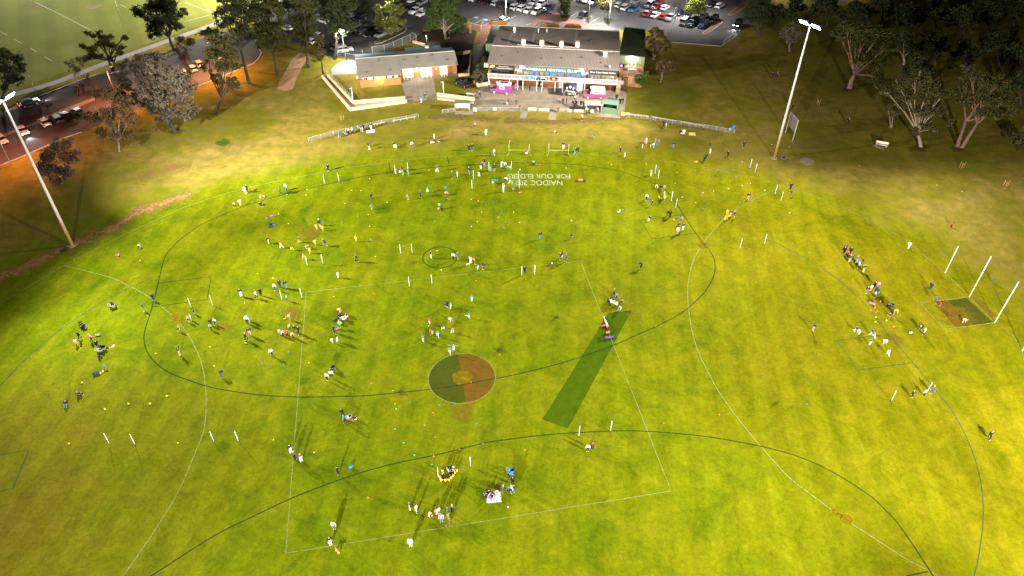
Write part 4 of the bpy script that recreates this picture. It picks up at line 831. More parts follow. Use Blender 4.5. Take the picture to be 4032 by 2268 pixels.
# marquee
mq = GT('Q2', 800, 620); t = empty('marquee', mq, CA); tag(t, 'black marquee with white ovals on its roof beside the pink van', 'marquee')
M_MQ = mat('navy_canvas', (.018, .018, .035), .7); s_ = 1.55; hz = 2.15
for a in (-1, 1):
    for b in (-1, 1): MB().tube([(a*s_, b*s_, 0), (a*s_, b*s_, hz)], .035, 6).build('leg', M_GALV, t)
cn = [(-s_-.05, -s_-.05, hz), (s_+.05, -s_-.05, hz), (s_+.05, s_+.05, hz), (-s_-.05, s_+.05, hz)]
mb = MB().add(cn+[(0, 0, 3.25)], [(0, 1, 4), (1, 2, 4), (2, 3, 4), (3, 0, 4)]); mb.add([(p[0], p[1], p[2]-(.32 if k < 4 else 0)) for k, p in enumerate(cn)]+cn, [(0, 1, 5, 4), (1, 2, 6, 5), (2, 3, 7, 6), (3, 0, 4, 7)])
cnp = mb.build('canopy', M_MQ, t)
sl = Vector((0, 1.6, 1.1)).normalized(); nn = Vector((0, -sl.z, sl.y))
for dx, sx in ((0, .24), (-.8, .17), (.8, .17)):
    c = Vector((dx, -.85 if dx == 0 else -1.15, hz+.5 if dx == 0 else hz+.28))+nn*.05
    MB().add([tuple(c+Vector((1, 0, 0))*sx*math.cos(k*.449)+sl*.36*math.sin(k*.449)) for k in range(14)], [tuple(range(14))]).build('white_oval', fw, cnp)
MB().box((0, -s_-.08, hz-.2), (2.4, .02, .1)).build('white_strip', fw, cnp)
t = empty('folding_table', GT('Q2', 850, 640), CA); MB().box((0, 0, .73), (1.8, .7, .05)).build('table_top', M_WHITE, t)
for a in (-.8, .8): MB().box((a, 0, .36), (.05, .5, .7)).build('leg', M_GALV, t)
tag(t, 'white folding table under the black marquee', 'table')
# benches
def bench(t, x0, y0, x1, y1, label):
    a, b = GT(t, x0, y0, .45), GT(t, x1, y1, .45); m = (a+b)/2; o = empty('long_bench', (m.x, m.y, 0), math.atan2(b.y-a.y, b.x-a.x)); ln = (b-a).length
    MB().box((0, 0, .45), (ln, .36, .06)).build('seat', mat('pale_plank', (.45, .37, .24), .6, var=.1), o)
    for k in range(4): MB().box((-ln/2+.4+k*(ln-.8)/3, 0, .21), (.08, .3, .42)).build('leg', M_GALV, o)
    tag(o, label, 'bench', 'long benches by the boundary fences')
bench('T3', 1140, 1085, 1340, 1108, 'pale long bench on the right fence, nearest the patio'); bench('T3', 1370, 1112, 1605, 1150, 'pale long bench in the middle of the right fence'); bench('T3', 1635, 1155, 1878, 1198, 'pale long bench on the right fence, farthest from the patio')
bench('B', 1200, 232, 1330, 205, 'pale bench behind the left fence, nearest the blue blanket'); bench('B', 1400, 195, 1640, 150, 'pale long bench at the patio end of the left fence')
c = GT('D', 1160, 450); sl_ = struct(MB().prism(pts('D', 1095, 432, 1190, 472, 1225, 448, 1130, 408), 0, .05).build('bench_slab', M_CON))
o = empty('park_bench', GT('D', 1172, 440), R(-24)); MB().box((0, 0, .45), (2.6, .5, .07)).build('seat', M_CREAM, o); MB().box((0, .26, .85), (2.6, .07, .55)).build('backrest', M_CREAM, o)
for a in (-1, 1): MB().box((a, .1, .4), (.1, .5, .8)).build('leg', M_GALV, o)
tag(o, 'pale park bench on its own slab in front of the dark trees', 'bench')
o = empty('picnic_table', GT('R1', 2215, 1075), R(-14)); MB().box((0, 0, .75), (2.3, .75, .06)).build('table_top', M_WHITE, o)
for b in (-.75, .75): MB().box((.1, b, .45), (2.1, .28, .05)).build('seat', M_GALV, o)
for a in (-.8, .8): MB().box((a, 0, .37), (.08, 1.4, .08), M=Matrix.Rotation(0, 3, 'X')).build('cross_leg', M_GALV, o); MB().box((a, 0, .37), (.08, .3, .74)).build('leg', M_GALV, o)
tag(o, 'white topped picnic table at the left corner of the patio', 'picnic table')
def wheelie(t, x, y, label):
    o = empty('wheelie_bin', GT(t, x, y), CA); MB().box((0, 0, .5), (.46, .52, .95), taper=1.15).build('bin_body', mat('bin_green', (.035, .085, .045), .6), o); MB().box((0, -.02, 1.02), (.62, .68, .08)).build('lid', mat('bin_red', (.30, .035, .03), .5), o)
    for a in (-.22, .22): MB().tube([(a-.03, .26, .1), (a+.03, .26, .1)], .1, 8).build('wheel', M_BLACK, o)
    tag(o, label, 'bin')
wheelie('P', 1972, 988, 'green wheelie bin with a red lid by the left concrete step'); wheelie('Q2', 497, 1035, 'green wheelie bin with a red lid by the right concrete step')
for t_, x, y, x2, y2, lb in (('P', 1195, 445, 1190, 350, 'leftmost black bollard post before the club house'), ('P', 2225, 495, 2225, 362, 'black bollard post right of the purple banner'), ('P', 2555, 515, 2555, 420, 'black bollard post left of the marquee'), ('Q2', 450, 540, 455, 400, 'black bollard post by the darker paving')):
    b, h = up(t_, x, y, x2, y2); o = MB().tube([(0, 0, 0), (0, 0, h*.93), (0, 0, h)], [.1, .1, .03], 8).build('post_bollard', M_BLACK, None, b); tag(o, lb, 'bollard')
b, h = up('P', 1862, 485, 1862, 315); o = empty('feather_banner', b); MB().tube([(0, 0, 0), (0, 0, h)], .03, 6).build('pole', M_GALV, o); MB().add([(0, 0, .3), (.5, 0, .35), (.55, 0, h*.8), (.3, 0, h), (0, 0, h)], [(0, 1, 2, 3, 4)]).build('banner_cloth', mat('banner_purple', (.42, .08, .30), .7), o); tag(o, 'purple and pink feather banner behind the purple van', 'banner')
# scoreboard on two legs
b, h = up('D', 300, 388, 355, 185); b2, h2 = up('D', 232, 305, 282, 112); o = empty('score_board', b, math.atan2(b2.y-b.y, b2.x-b.x)); ln = (b2-b).length
for x in (0, ln): MB().box((x, 0, h/2), (.16, .16, h)).build('leg', M_GALV, o)
MB().box((ln/2, 0, h*.70), (ln-.17, .12, h*.58)).build('panel', mat('grey_board', (.155, .125, .11), .6, var=.08), o); MB().box((ln/2, 0, h+.04), (ln+.2, .2, .1)).build('cap_rail', M_GALV, o)
tag(o, 'blank grey score board on two legs behind the right light tower', 'score board')
# football goal posts
for k, (x, y, x2, y2, lb) in enumerate(((1800, 278, 1930, 18, 'short white behind post farthest from the camera'), (2038, 515, 2252, 117, 'tall white goal post at the far corner of the painted goal square'), (2287, 768, 2523, 365, 'tall white goal post at the near corner of the painted goal square'))):
    b, h = up('H', x, y, x2, y2); o = empty('goal_post', b); MB().tube([(0, 0, 0), (0, 0, h)], [.07, .06], 10).build('post', M_WHITE, o); MB().tube([(0, 0, 0), (0, 0, .12)], .14, 10).build('foot', M_GALV, o); tag(o, lb, 'goal post', 'football goal posts')
b = GT('H', 2558, 1043); o = empty('goal_post', b); MB().tube([(0, 0, 0), (0, 0, 5.9)], [.07, .06], 10).build('post', M_WHITE, o); MB().tube([(0, 0, 0), (0, 0, .12)], .14, 10).build('foot', M_GALV, o); tag(o, 'white behind post cut by the right edge of the picture', 'goal post', 'football goal posts')
# portable goal frames on the far boundary
for xa, xb, yb, lb in ((10, 215, 527, 'left'), (412, 613, 530, 'right')):
    a, ha = up('C', xa, yb, xa, 428); b = GT('C', xb, yb+2); o = empty('training_goal_frame', a, math.atan2(b.y-a.y, b.x-a.x)); ln = (b-a).length
    m = mat('pale_yellow_pipe', (.50, .50, .20), .5)
    for x in (0, ln): MB().tube([(x, 0, 0), (x, 0, ha)], .05, 6).build('upright', m, o); MB().tube([(x, 0, 0), (x+(-.5 if x == 0 else .5), -.9, 0.04)], .04, 6).build('foot', m, o)
    MB().tube([(0, 0, ha*.38), (ln, 0, ha*.38)], .045, 6).build('crossbar', m, o)
    tag(o, 'pale tubular goal frame with crossbar on the far boundary, %s one of two' % lb, 'goal frame')
# training goal poles
POLES = [('B', 718, 838), ('B', 863, 818), ('B', 1435, 740), ('B', 1562, 708), ('Z1', 500, 720), ('Z1', 35, 970), ('Z1', 1172, 690), ('Z1', 1378, 990), ('Z1', 1405, 1250), ('B', 2210, 890),
         ('C', 1490, 735), ('C', 1520, 788), ('C', 1655, 1010), ('C', 1700, 1080), ('C', 2452, 676), ('C', 2503, 724), ('G', 2350, 42), ('D', 128, 912), ('D', 185, 980), ('D', 22, 1405), ('E', 1940, 643), ('E', 2158, 620),
         ('F', 543, 220), ('F', 700, 202), ('F', 1488, 98), ('F', 1605, 93), ('F', 285, 562), ('F', 488, 543), ('F', 1577, 432), ('F', 1805, 408), ('G', 140, 318), ('G', 270, 312), ('I', 842, 433), ('I', 1038, 437), ('I', 1645, 418), ('I', 1832, 413),
         ('J', 1402, 693), ('J', 1650, 612), ('K', 513, 377), ('K', 757, 337), ('L', 947, 103), ('L', 1220, 40)]
m1 = MB().tube([(0, 0, .05), (0, 0, 2.25)], .045, 7).mesh('marker_pole', M_WHITE); m2 = MB().tube([(0, 0, 0), (0, 0, .1)], [.12, .1], 10).mesh('pole_base', M_DARKM)
for t, x, y in POLES:
    o = bpy.data.objects.new('marker_pole', m1); COL.objects.link(o); o.location = GT(t, x, y); q = bpy.data.objects.new('pole_base', m2); COL.objects.link(q); q.parent = o
    tag(o, 'white training goal pole standing on the turf', 'marker pole', 'training goal poles on the oval')
# ------------------------------------------------------------------ light towers and lamps
M_POLE = NT('tower_steel'); zz = M_POLE.xyz()[2]; n = M_POLE.noise(1.5, 4)
rz_ = M_POLE.smooth(M_POLE.math('ADD', zz, M_POLE.math('MULTIPLY', n, 4.0)), 3.5, 11)  # pole colour by height: rust at the foot, lamplight higher up painted in
M_POLE = M_POLE.out(M_POLE.mix(rz_, (0.36, .18, .05), (0.50, .48, .46)), .5)
def tower(k, label):
    (x, y), h, col, beams = FLOOD_TOWERS[k]; tgt = ((10, 92), (-15, 92), (-15, 70), (-12, 62))[k]
    o = empty('flood_light_tower', (x, y, 0)); tag(o, label, 'light tower', 'flood light towers round the oval')
    MB().tube([(0, 0, .1), (0, 0, h*.5), (0, 0, h-.6)], [.30, .23, .15], 14).build('pole', M_POLE, o); MB().tube([(0, 0, 0), (0, 0, .12)], .75, 14).build('footing', M_CON, o)
    d = Vector((tgt[0]-x, tgt[1]-y, 0)).normalized(); a = math.atan2(d.y, d.x)
    ar = MB().box((0, 0, h-.7), (.22, 4.2, .22), rz=a).build('cross_arm', M_GALV, o)
    for s in (-1.9, -1.0, 1.0, 1.9):
        c = Vector((-d.y*s, d.x*s, h-.45)); M = Matrix.Rotation(a, 3, 'Z') @ Matrix.Rotation(.75, 3, 'Y')
        hd = MB().box(tuple(c), (.35, .86, .8), M=M).build('lamp_head', M_DARKM, o)
        f = c+d*.16+Vector((0, 0, -.14)); MB().box(tuple(f), (.10, .92, .86), M=M).build('lamp_glass', M_LAMP, hd)
    for tg, pw, cone in beams:
        e = Vector((tg[0]-x, tg[1]-y, 0)).normalized() if cone < 160 else Vector((0, 0, 0))
        spot('flood_light', (x+e.x*.9, y+e.y*.9, h-1.7), (tg[0], tg[1], 0), pw*FLOOD, col, cone, 1.0)
    return o
tower(0, 'white steel flood light tower at the left edge of the oval'); tower(1, 'white steel flood light tower right of the club house by the score board')
tower(2, 'flood light tower behind the camera at the right'); tower(3, 'flood light tower behind the camera at the left')
def lamp_pole(b, h, label, power, col=(1, .95, .9), head=True, aim=None, angle=150, glow=None, r=.07, m=None, arm=None):
    o = empty('street_lamp', b); tag(o, label, 'street lamp')
    MB().tube([(0, 0, 0), (0, 0, h)], [r*1.3, r], 8).build('pole', m or M_GALV, o)
    ax_ = Vector(arm) if arm else Vector((0, -.8, 0)); tip = ax_+Vector((0, 0, h+.15))
    MB().tube([(0, 0, h-.05), tuple(tip*.999)], .04, 6).build('arm', m or M_GALV, o)
    hd = MB().box(tuple(tip), (.36, .6, .14)).build('lamp_head', M_DARKM, o); MB().box((tip.x, tip.y, tip.z-.09), (.28, .5, .05)).build('lamp_glass', glow or M_LAMPV, hd)
    if power: spot('street_light', Vector(b)+tip+Vector((0, 0, -.2)), (aim or (b[0]+tip.x, b[1]+tip.y, 0)), power, col, angle, .6, .15)
    return o
M_SOD = mat('sodium_glow', (1, .6, .2), .3, emit=(1, .42, .08), estr=14)
b, h = up('T2', 875, 578, 825, 262); lamp_pole(b, h, 'lamp on a white pole burning among leaves left of the change rooms', 15000, (1, .98, .92), arm=(0, -.9, 0))
lamp_pole(GT('T2', 1312, 318), 10.2, 'car park lamp burning inside the top of the round lit tree', 14000, arm=(0, -.7, 0)); _p = GT('T2', 1312, 318); point('street_light', (_p.x, _p.y-.7, 9.6), 3800, (1, .97, .85), .2)
lamp_pole(GT('T3', 765, 222), 11.0, 'dark car park lamp pole behind the club roof, left of two', 34000); lamp_pole(GT('T3', 958, 252), 9.0, 'white car park lamp pole behind the club roof, right of two', 16000, m=M_WHITE)
lamp_pole(GT('T3', 1672, 172), 11, 'tall car park lamp pole by the navy sedan with a light on', 24000); lamp_pole(GT('T2', 2395, 232), 9.5, 'white car park lamp pole at the rear left corner of the club roof', 20000, m=M_WHITE)
b, h = up('T3', 1555, 305, 1590, 65); lamp_pole(b, h, 'slim pole with a small dark head in front of the parked utes', 0)
lamp_pole(GT('T3', 775, -110), 11, 'car park lamp pole beyond the top edge of the picture, middle', 38000); lamp_pole(GT('T3', 300, -130), 11, 'car park lamp pole beyond the top edge of the picture, left', 38000); lamp_pole(GT('T3', 1350, -130), 11, 'car park lamp pole beyond the top edge of the picture, right', 34000)
lamp_pole(GT('T4', 220, -20), 8, 'lamp among the dark trees at the top right of the car park', 2500)
lamp_pole(GT('T4', 700, -60), 8, 'lamp over the far road at the top right', 2500)
b, h = up('A', 115, 640, -40, 350); lamp_pole(b, 10.5, 'orange sodium lamp on a thin pole left of the left light tower', 15000, (1, .27, .12), glow=M_SOD, arm=(1.0, 1.4, 0))
lamp_pole(GT('T1', 1130, 990), 9, 'orange sodium lamp hidden behind the big grey tree', 18000, (1, .26, .09), glow=M_SOD, arm=(.8, 1.2, 0))
lamp_pole(GT('T1', 2080, 740), 9, 'orange sodium lamp beside the car park road under the gum trees', 22000, (1, .34, .08), glow=M_SOD, arm=(-.8, 1.0, 0))
b, h = up('T1', 352, 895, 240, 640); lamp_pole(b, h, 'slim grey lamp pole on the verge by the footpath', 0, arm=(0, -.6, 0), glow=M_DARKM)
lamp_pole(GT('T1', 1180, 262), 9, 'thin pole on the second oval behind the tall dark gum', 0, r=.05)
for x, y, x2, y2, lb in ((945, 972, 915, 835, 'white garden lamp pole on the lawn left of the forecourt'), (1805, 905, 1795, 775, 'white garden lamp pole on the lawn beside the black ute')):
    b, h = up('T2', x, y, x2, y2); lamp_pole(b, h, lb, 0, r=.07, m=M_WHITE, arm=(-.3, -.2, 0))
b, h = up('T2', 1645, 415, 1645, 335); lamp_pole(b, h, 'small garden lamp behind the change rooms in front of the fig', 500, arm=(0, -.3, 0))
# second oval's flood lights, out of frame
for (x, y), tg, pw in (((-72, 262), (-115, 235), 760000), ((-190, 300), (-130, 235), 620000)):
    o = empty('flood_light_tower', (x, y, 0)); MB().tube([(0, 0, 0), (0, 0, 22)], [.28, .15], 12).build('pole', M_POLE, o); hd = MB().box((0, 0, 22), (2.6, .4, .7)).build('lamp_head', M_DARKM, o); MB().box((0, -.25, 21.9), (2.4, .06, .5)).build('lamp_glass', M_LAMP, hd)
    tag(o, 'flood light tower of the second oval beyond the top edge', 'light tower', 'flood light towers of the second oval'); spot('flood_light', (x, y-.8, 21.5), (tg[0], tg[1], 0), pw, (1, .98, .88), 120, .7)
# small posts, ticket post
b, h = up('T2', 2057, 310, 2057, 240); o = empty('notice_pillar', b); MB().box((0, 0, h*.42), (.7, .4, h*.84)).build('pillar_body', mat('pillar_yellow', (.62, .36, .04), .6), o); MB().box((0, 0, h*.92), (.72, .42, h*.16)).build('pillar_head', M_WHITE, o); tag(o, 'yellow notice pillar with a white top on the brick pavement', 'notice pillar')
b, h = up('T2', 1035, 520, 1033, 480); o = empty('timber_post', b); MB().tube([(0, 0, 0), (0, 0, h)], .1, 8).build('post', mat('pale_timber', (.7, .5, .25), .8), o); MB().box((0, 0, h), (.25, .25, .06)).build('cap', MATS['pale_timber'], o); tag(o, 'pale timber post behind the left end of the change rooms', 'post')
for x, y, lb in ((2260, 232, 'mustard hedge seat at the rear left corner of the club roof'), (408, 258, ''), (618, 262, '')):
    pass
for (t_, x, y, wd, lb) in (('T2', 2315, 232, 5.2, 'mustard timber screen at the rear left corner of the club house'), ('T3', 408, 262, 5.0, 'curved mustard planter behind the club roof, left of two'), ('T3', 618, 268, 5.0, 'curved mustard planter behind the club roof, right of two')):
    o = empty('timber_planter', GT(t_, x, y+5), CA); P = [(-wd/2, 0), (-wd/2, .5), (-wd*.3, 1.2), (wd*.3, 1.2), (wd/2, .5), (wd/2, 0)]
    MB().prism(P, 0, 1.1).build('planter_wall', mat('mustard_timber', (.30, .15, .03), .8, var=.15), o); MB().prism([(a*.85, b*.8+.1) for a, b in P], 1.103, 1.2).build('planter_soil', M_MULCH, o); tag(o, lb, 'planter')
# tree guards: small trios of stakes
for t_, x, y, lb in (('D', 1955, 660, 'three stakes round a sapling below the rightmost tree'), ('D', 2385, 845, 'three stakes round a sapling near the right edge of the picture'), ('D', 545, 35, 'three stakes round a sapling beyond the score board'), ('B', 895, 195, 'stakes round a bare sapling above the left fence')):
    o = empty('sapling_guard', GT(t_, x, y))
    for k in range(3): a = k*2.1; MB().tube([(.4*math.cos(a), .4*math.sin(a), 0), (.45*math.cos(a), .45*math.sin(a), 1.6)], .035, 5).build('stake', mat('stake_timber', (.45, .25, .10), .8), o)
    MB().tube([(0, 0, 0), (.05, 0, .8), (.02, .05, 1.3)], [.03, .02, .008], 5).build('sapling_stem', M_TIMB, o); tag(o, lb, 'tree guard')
# ================================================================== TREES
def leafmat(name, a, b):
    g = NT(name); n = g.noise(0.9, 4, .6); oi = g.noise(7.0, 2)
    c = g.ramp(n, [(.32, a), (.68, b)]); c = g.mix(.5, c, g.ramp(oi, [(.3, (.34, .34, .34)), (.7, (.68, .68, .68))]), 'OVERLAY')
    m = g.out(c, .8, spec=.15)
    tr = g.n.nodes.new('ShaderNodeBsdfTranslucent'); g.n.links.new(c, tr.inputs['Color']); mx = g.n.nodes.new('ShaderNodeMixShader'); mx.inputs[0].default_value = .3
    o = [q for q in g.n.nodes if q.type == 'OUTPUT_MATERIAL'][0]
    g.n.links.new(g.b.outputs[0], mx.inputs[1]); g.n.links.new(tr.outputs[0], mx.inputs[2]); g.n.links.new(mx.outputs[0], o.inputs['Surface'])
    return m
L_GUM = leafmat('gum_leaves', (.042, .045, .013), (.105, .09, .028)); L_DARK = leafmat('dark_leaves', (.028, .042, .016), (.06, .07, .025))
L_GREY = leafmat('grey_leaves', (.085, .068, .048), (.185, .15, .112)); L_BRN = leafmat('brown_leaves', (.085, .055, .022), (.16, .10, .04)); L_TWIG = leafmat('twig_brown', (.06, .04, .028), (.10, .065, .045))
L_FIG = leafmat('fig_leaves', (.035, .065, .016), (.075, .11, .025)); L_LIT = leafmat('lamplit_leaves', (.10, .12, .018), (.19, .19, .04)); L_OLV = leafmat('olive_leaves', (.050, .045, .014), (.105, .085, .03)); L_HEDGE = leafmat('hedge_leaves', (.04, .10, .012), (.08, .16, .02))  # L_LIT: lamplight on the crowns put into a brighter leaf colour
B_DARK = mat('dark_bark', (.035, .027, .022), .9, var=.3, scale=3); B_PALE = mat('pale_bark', (.21, .155, .115), .9, var=.25, scale=3); B_RED = mat('red_bark', (.135, .075, .05), .9, var=.3, scale=3); B_GREY = mat('grey_bark', (.18, .145, .11), .9, var=.25, scale=3)
def tree(name, base, blobs, leaf, bark, label, tr=.35, dens=1.0, ls=.46, stems=1, Yd=0.0, twig=False, group='trees round the oval', cat='tree', lean=None):
    """blobs: px ellipses (cx, cy, rx, ry) of the photo at the tree's own depth; depth of each blob is jittered so the crown is round"""
    rnd = random.Random(label); b = G(*base); t = empty(name, b); tag(t, label, cat, group)
    B = []
    for (cx, cy, rx, ry) in blobs:
        Y = b.y+Yd; c = VY(cx, cy, Y); e = VY(cx+rx, cy, Y); u = VY(cx, cy-ry, Y)
        RX = abs(e.x-c.x); RZ = abs(u.z-c.z)*.92
        dy = rnd.uniform(-.35, .35)*RX; k = (Y+dy)/Y
        B.append((Vector((c.x*k-b.x, Y+dy-b.y, max(c.z+(CAM_H-c.z)*(1-k)-b.z, RZ*.6))), RX, RZ))
    m = MB(); topb = max(B, key=lambda q: q[0].z)
    cen = sum((q[0] for q in B), Vector())/len(B); low = min(q[0].z-q[2] for q in B)
    fork = Vector((cen.x*.45, cen.y*.4, max(low*.9, cen.z*.35)))
    for s in range(stems):
        off = Vector((0, 0, 0)) if stems == 1 else Vector((math.cos(s*2.2)*tr*1.3, math.sin(s*2.2)*tr*1.3, 0))
        f2 = fork+off*(2.0+s*.7)
        mid = (off+f2)/2+Vector((rnd.uniform(-.25, .25), rnd.uniform(-.25, .25), 0))
        m.tube([off+Vector((0, 0, -.1)), off*1.02+Vector((0, 0, .25)), mid, f2], [tr*1.5, tr*1.05, tr*.85, tr*.68], 9)
        for i, (c, rx, rz) in enumerate(B):
            if stems > 1 and i % stems != s: continue
            q = f2.lerp(c, .5)+Vector((rnd.uniform(-.6, .6), rnd.uniform(-.6, .6), rnd.uniform(0, .5)))
            m.tube([f2*.98, q, c], [tr*.55, tr*.34, tr*.14], 6, cap=False)
            for j in range(5 if twig else 3):
                a = rnd.uniform(0, 6.28); e = c+Vector((math.cos(a)*rx*.8, math.sin(a)*rx*.7, rnd.uniform(-.5, .9)*rz))
                q2 = c.lerp(e, .5)+Vector((rnd.uniform(-.3, .3), rnd.uniform(-.3, .3), .2))
                m.tube([q if j == 0 else q.lerp(c, .6), q2, e], [tr*.2, tr*.12, tr*.04], 5, cap=False)
    m.build('trunk', bark, t)
    vs = []; fs = []
    SB = []
    for (c, rx, rz) in B:
        kk = 6 if rx > 1.6 else 4
        for q in range(kk):
            th = rnd.uniform(0, 6.283); ph = math.acos(rnd.uniform(-.9, 1)); rr = rnd.uniform(.25, .82); f = rnd.uniform(.34, .54)
            SB.append((c+Vector((rx*rr*math.sin(ph)*math.cos(th), rx*rr*math.sin(ph)*math.sin(th), rz*rr*math.cos(ph))), rx*f, rz*f*rnd.uniform(.8, 1.1)))
    for (c, rx, rz) in SB:
        area = rx*rx+2*rx*rz; n = int(max(3, area*(2.9 if not twig else 1.75)*dens))
        for k in range(n):
            th = rnd.uniform(0, 6.283); ph = math.acos(rnd.uniform(-.92, 1)); rr = rnd.uniform(.25, 1)**.5*rnd.uniform(.84, 1.16)
            cc = c+Vector((rx*rr*math.sin(ph)*math.cos(th), rx*rr*math.sin(ph)*math.sin(th), rz*rr*math.cos(ph)))
            cs = rnd.uniform(.2, .42)*min(1.2, .6+.22*rx); up_ = rnd.uniform(-.1, .5)
            for j in range(rnd.randint(18, 28) if not twig else 16):
                p = cc+Vector((rnd.gauss(0, cs), rnd.gauss(0, cs), rnd.gauss(0, cs*.75)))
                l = ls*rnd.uniform(.6, 1.35); wd = l*rnd.uniform(.42, .75) if not twig else l*.16
                a = Vector((rnd.gauss(0, 1), rnd.gauss(0, 1), rnd.gauss(-.25, .8))).normalized(); n_ = a.cross(Vector((rnd.gauss(0, 1), rnd.gauss(0, 1), rnd.gauss(0, 1)))).normalized()
                o = len(vs); vs += [p-a*l*.5, p+n_*wd*.5-a*l*.05, p+a*l*.5, p-n_*wd*.5-a*l*.05]; fs.append((o, o+1, o+2, o+3))
    cm = MB(); cm.add(vs, fs); cm.build('crown', leaf, t)
    return t
def P1(x, y): return (x/2.415, y/2.415)
def P2(x, y): return (1000+x/2.415, y/2.415)
def P3(x, y): return (2000+x/2.415, y/2.415)
def P4(x, y): return (3000+x/2.4147, y/2.4147)
def bl(f, *q):
    k = 2.415; return [(*f(q[i], q[i+1]), q[i+2]/k, q[i+3]/k) for i in range(0, len(q), 4)]
tree('gum_tree', P1(1655, 470), bl(P1, 1500, 40, 170, 110, 1340, 90, 100, 90, 1650, 60, 130, 110, 1430, 210, 120, 90, 1600, 200, 130, 110, 1480, 310, 110, 70, 1690, 250, 70, 60, 1420, -60, 160, 90, 1620, -60, 150, 90), L_DARK, B_DARK, 'tall dark gum tree against the bright second oval', .45)
tree('gum_tree', P1(2370, 795), bl(P1, 2200, 60, 170, 110, 2330, 130, 140, 130, 2080, 120, 90, 90, 2180, 230, 110, 80, 2330, 270, 110, 90, 2000, 310, 120, 40, 2230, -60, 190, 90, 2390, 360, 70, 60), L_DARK, B_DARK, 'tall dark gum whose crown overhangs the footpath end, straight trunk in orange light', .42)
tree('gum_tree', P1(2068, 1085), bl(P1, 2100, 400, 130, 90, 2180, 500, 120, 90, 2040, 520, 110, 90, 2110, 620, 110, 80, 1970, 640, 60, 70, 2230, 620, 80, 70, 2070, 740, 75, 80, 2240, 830, 75, 80, 2190, 760, 50, 40), L_OLV, B_DARK, 'olive gum tree with a slim dark trunk on the orange lit bank', .36)
tree('grey_tree', P1(1665, 1255), bl(P1, 1400, 560, 170, 100, 1250, 640, 140, 100, 1580, 640, 170, 110, 1150, 770, 110, 100, 1400, 760, 200, 120, 1680, 760, 140, 110, 1280, 900, 150, 100, 1540, 900, 170, 110, 1750, 920, 130, 110, 1400, 1010, 130, 90, 1630, 1070, 130, 90, 1800, 1050, 100, 80, 1560, 1140, 90, 50, 1150, 900, 80, 70), L_GREY, B_DARK, 'big spreading pale grey tree on the bank, widest on the left', .48, .85)
tree('bare_tree', P1(1135, 1440), bl(P1, 1150, 1010, 140, 110, 1050, 1110, 110, 110, 1240, 1130, 100, 120, 1120, 1240, 140, 90, 1000, 900, 130, 90, 1230, 1270, 80, 60, 880, 1100, 90, 110, 930, 1260, 80, 70), L_BRN, B_GREY, 'thin brown leaved tree with a pale trunk in front of the parked cars', .22, .75, .46)
tree('bare_tree', TP('A', 625, 830), bl(lambda x, y: TP('A', x*1.0659, y*1.0659), 560, 430, 130, 100, 430, 520, 110, 100, 680, 520, 110, 100, 500, 640, 130, 90, 640, 650, 110, 80, 400, 660, 70, 70, 560, 720, 110, 50), L_TWIG, B_GREY, 'bushy brown bare tree nearest the left light tower', .17, 2.2, .7, twig=True)
tree('banksia_tree', P1(1075, 672), bl(P1, 865, 330, 45, 50, 955, 325, 45, 40, 1045, 360, 50, 45, 1175, 362, 34, 32, 792, 432, 32, 32, 885, 455, 60, 45, 975, 420, 60, 50, 1075, 430, 50, 40, 1135, 465, 50, 40, 850, 540, 65, 40, 940, 550, 60, 40, 1150, 510, 40, 30), L_OLV, B_DARK, 'tree of separate round leaf clumps beside the footpath', .4, 1.5, stems=2)
tree('gum_tree', P1(20, 960), bl(P1, 60, 500, 110, 60, 150, 540, 90, 70, 30, 640, 120, 90, 170, 640, 70, 60, 90, 760, 110, 70, 30, 840, 60, 40, -60, 560, 120, 110), L_DARK, B_DARK, 'dark green tree at the left edge above the floodlight', .35)
tree('thin_tree', P1(1800, 745), bl(P1, 1700, 400, 90, 60, 1790, 400, 80, 70, 1680, 480, 70, 70, 1780, 500, 80, 80, 1740, 590, 60, 60), L_TWIG, B_DARK, 'dark sparse tree leaning over the orange lit cars', .2, 1.6, .6, stems=2, twig=True)
tree('bare_bush', P1(760, 755), bl(P1, 640, 600, 80, 70, 720, 660, 60, 60, 800, 580, 70, 80), L_TWIG, B_GREY, 'leafless pale bush between the footpath and the road, left of two', .09, .7, .7, stems=3, twig=True)
tree('bare_bush', P1(900, 900), bl(P1, 860, 760, 90, 80, 780, 860, 70, 60, 930, 850, 60, 60), L_TWIG, B_GREY, 'leafless pale bush beside the road, right of two', .09, .7, .7, stems=3, twig=True)
tree('roadside_shrub', P1(445, 1050), bl(P1, 440, 1000, 55, 45), L_TWIG, B_DARK, 'dark round shrub on the road median, nearest the dark car', .1, 1.2)
tree('roadside_shrub', P1(750, 910), bl(P1, 740, 865, 45, 50), L_BRN, B_DARK, 'brown shrub at the far end of the road median', .1, 1.2)
tree('roadside_shrub', P1(690, 1150), bl(P1, 700, 1110, 75, 35, 640, 1120, 50, 30), L_DARK, B_DARK, 'low green shrub hiding the dark parked cars', .08, 1.2)
tree('gum_tree', P2(225, 715), bl(P2, 110, 120, 140, 110, 240, 130, 110, 110, 60, 260, 110, 100, 200, 260, 110, 90, 110, 380, 110, 90, 260, 370, 90, 90, 60, 440, 60, 60, 200, 450, 90, 60, 100, 0, 150, 90), L_GUM, B_DARK, 'gum tree left of the sand track with a curved dark trunk', .42)
tree('gum_tree', P2(512, 640), bl(P2, 480, 70, 140, 100, 420, 180, 100, 90, 540, 180, 90, 90, 480, 280, 110, 80, 400, 330, 80, 60, 560, 300, 60, 60, 490, 400, 70, 70, 450, -40, 150, 80), L_GUM, B_DARK, 'tall gum tree right beside the top of the sand track', .38)
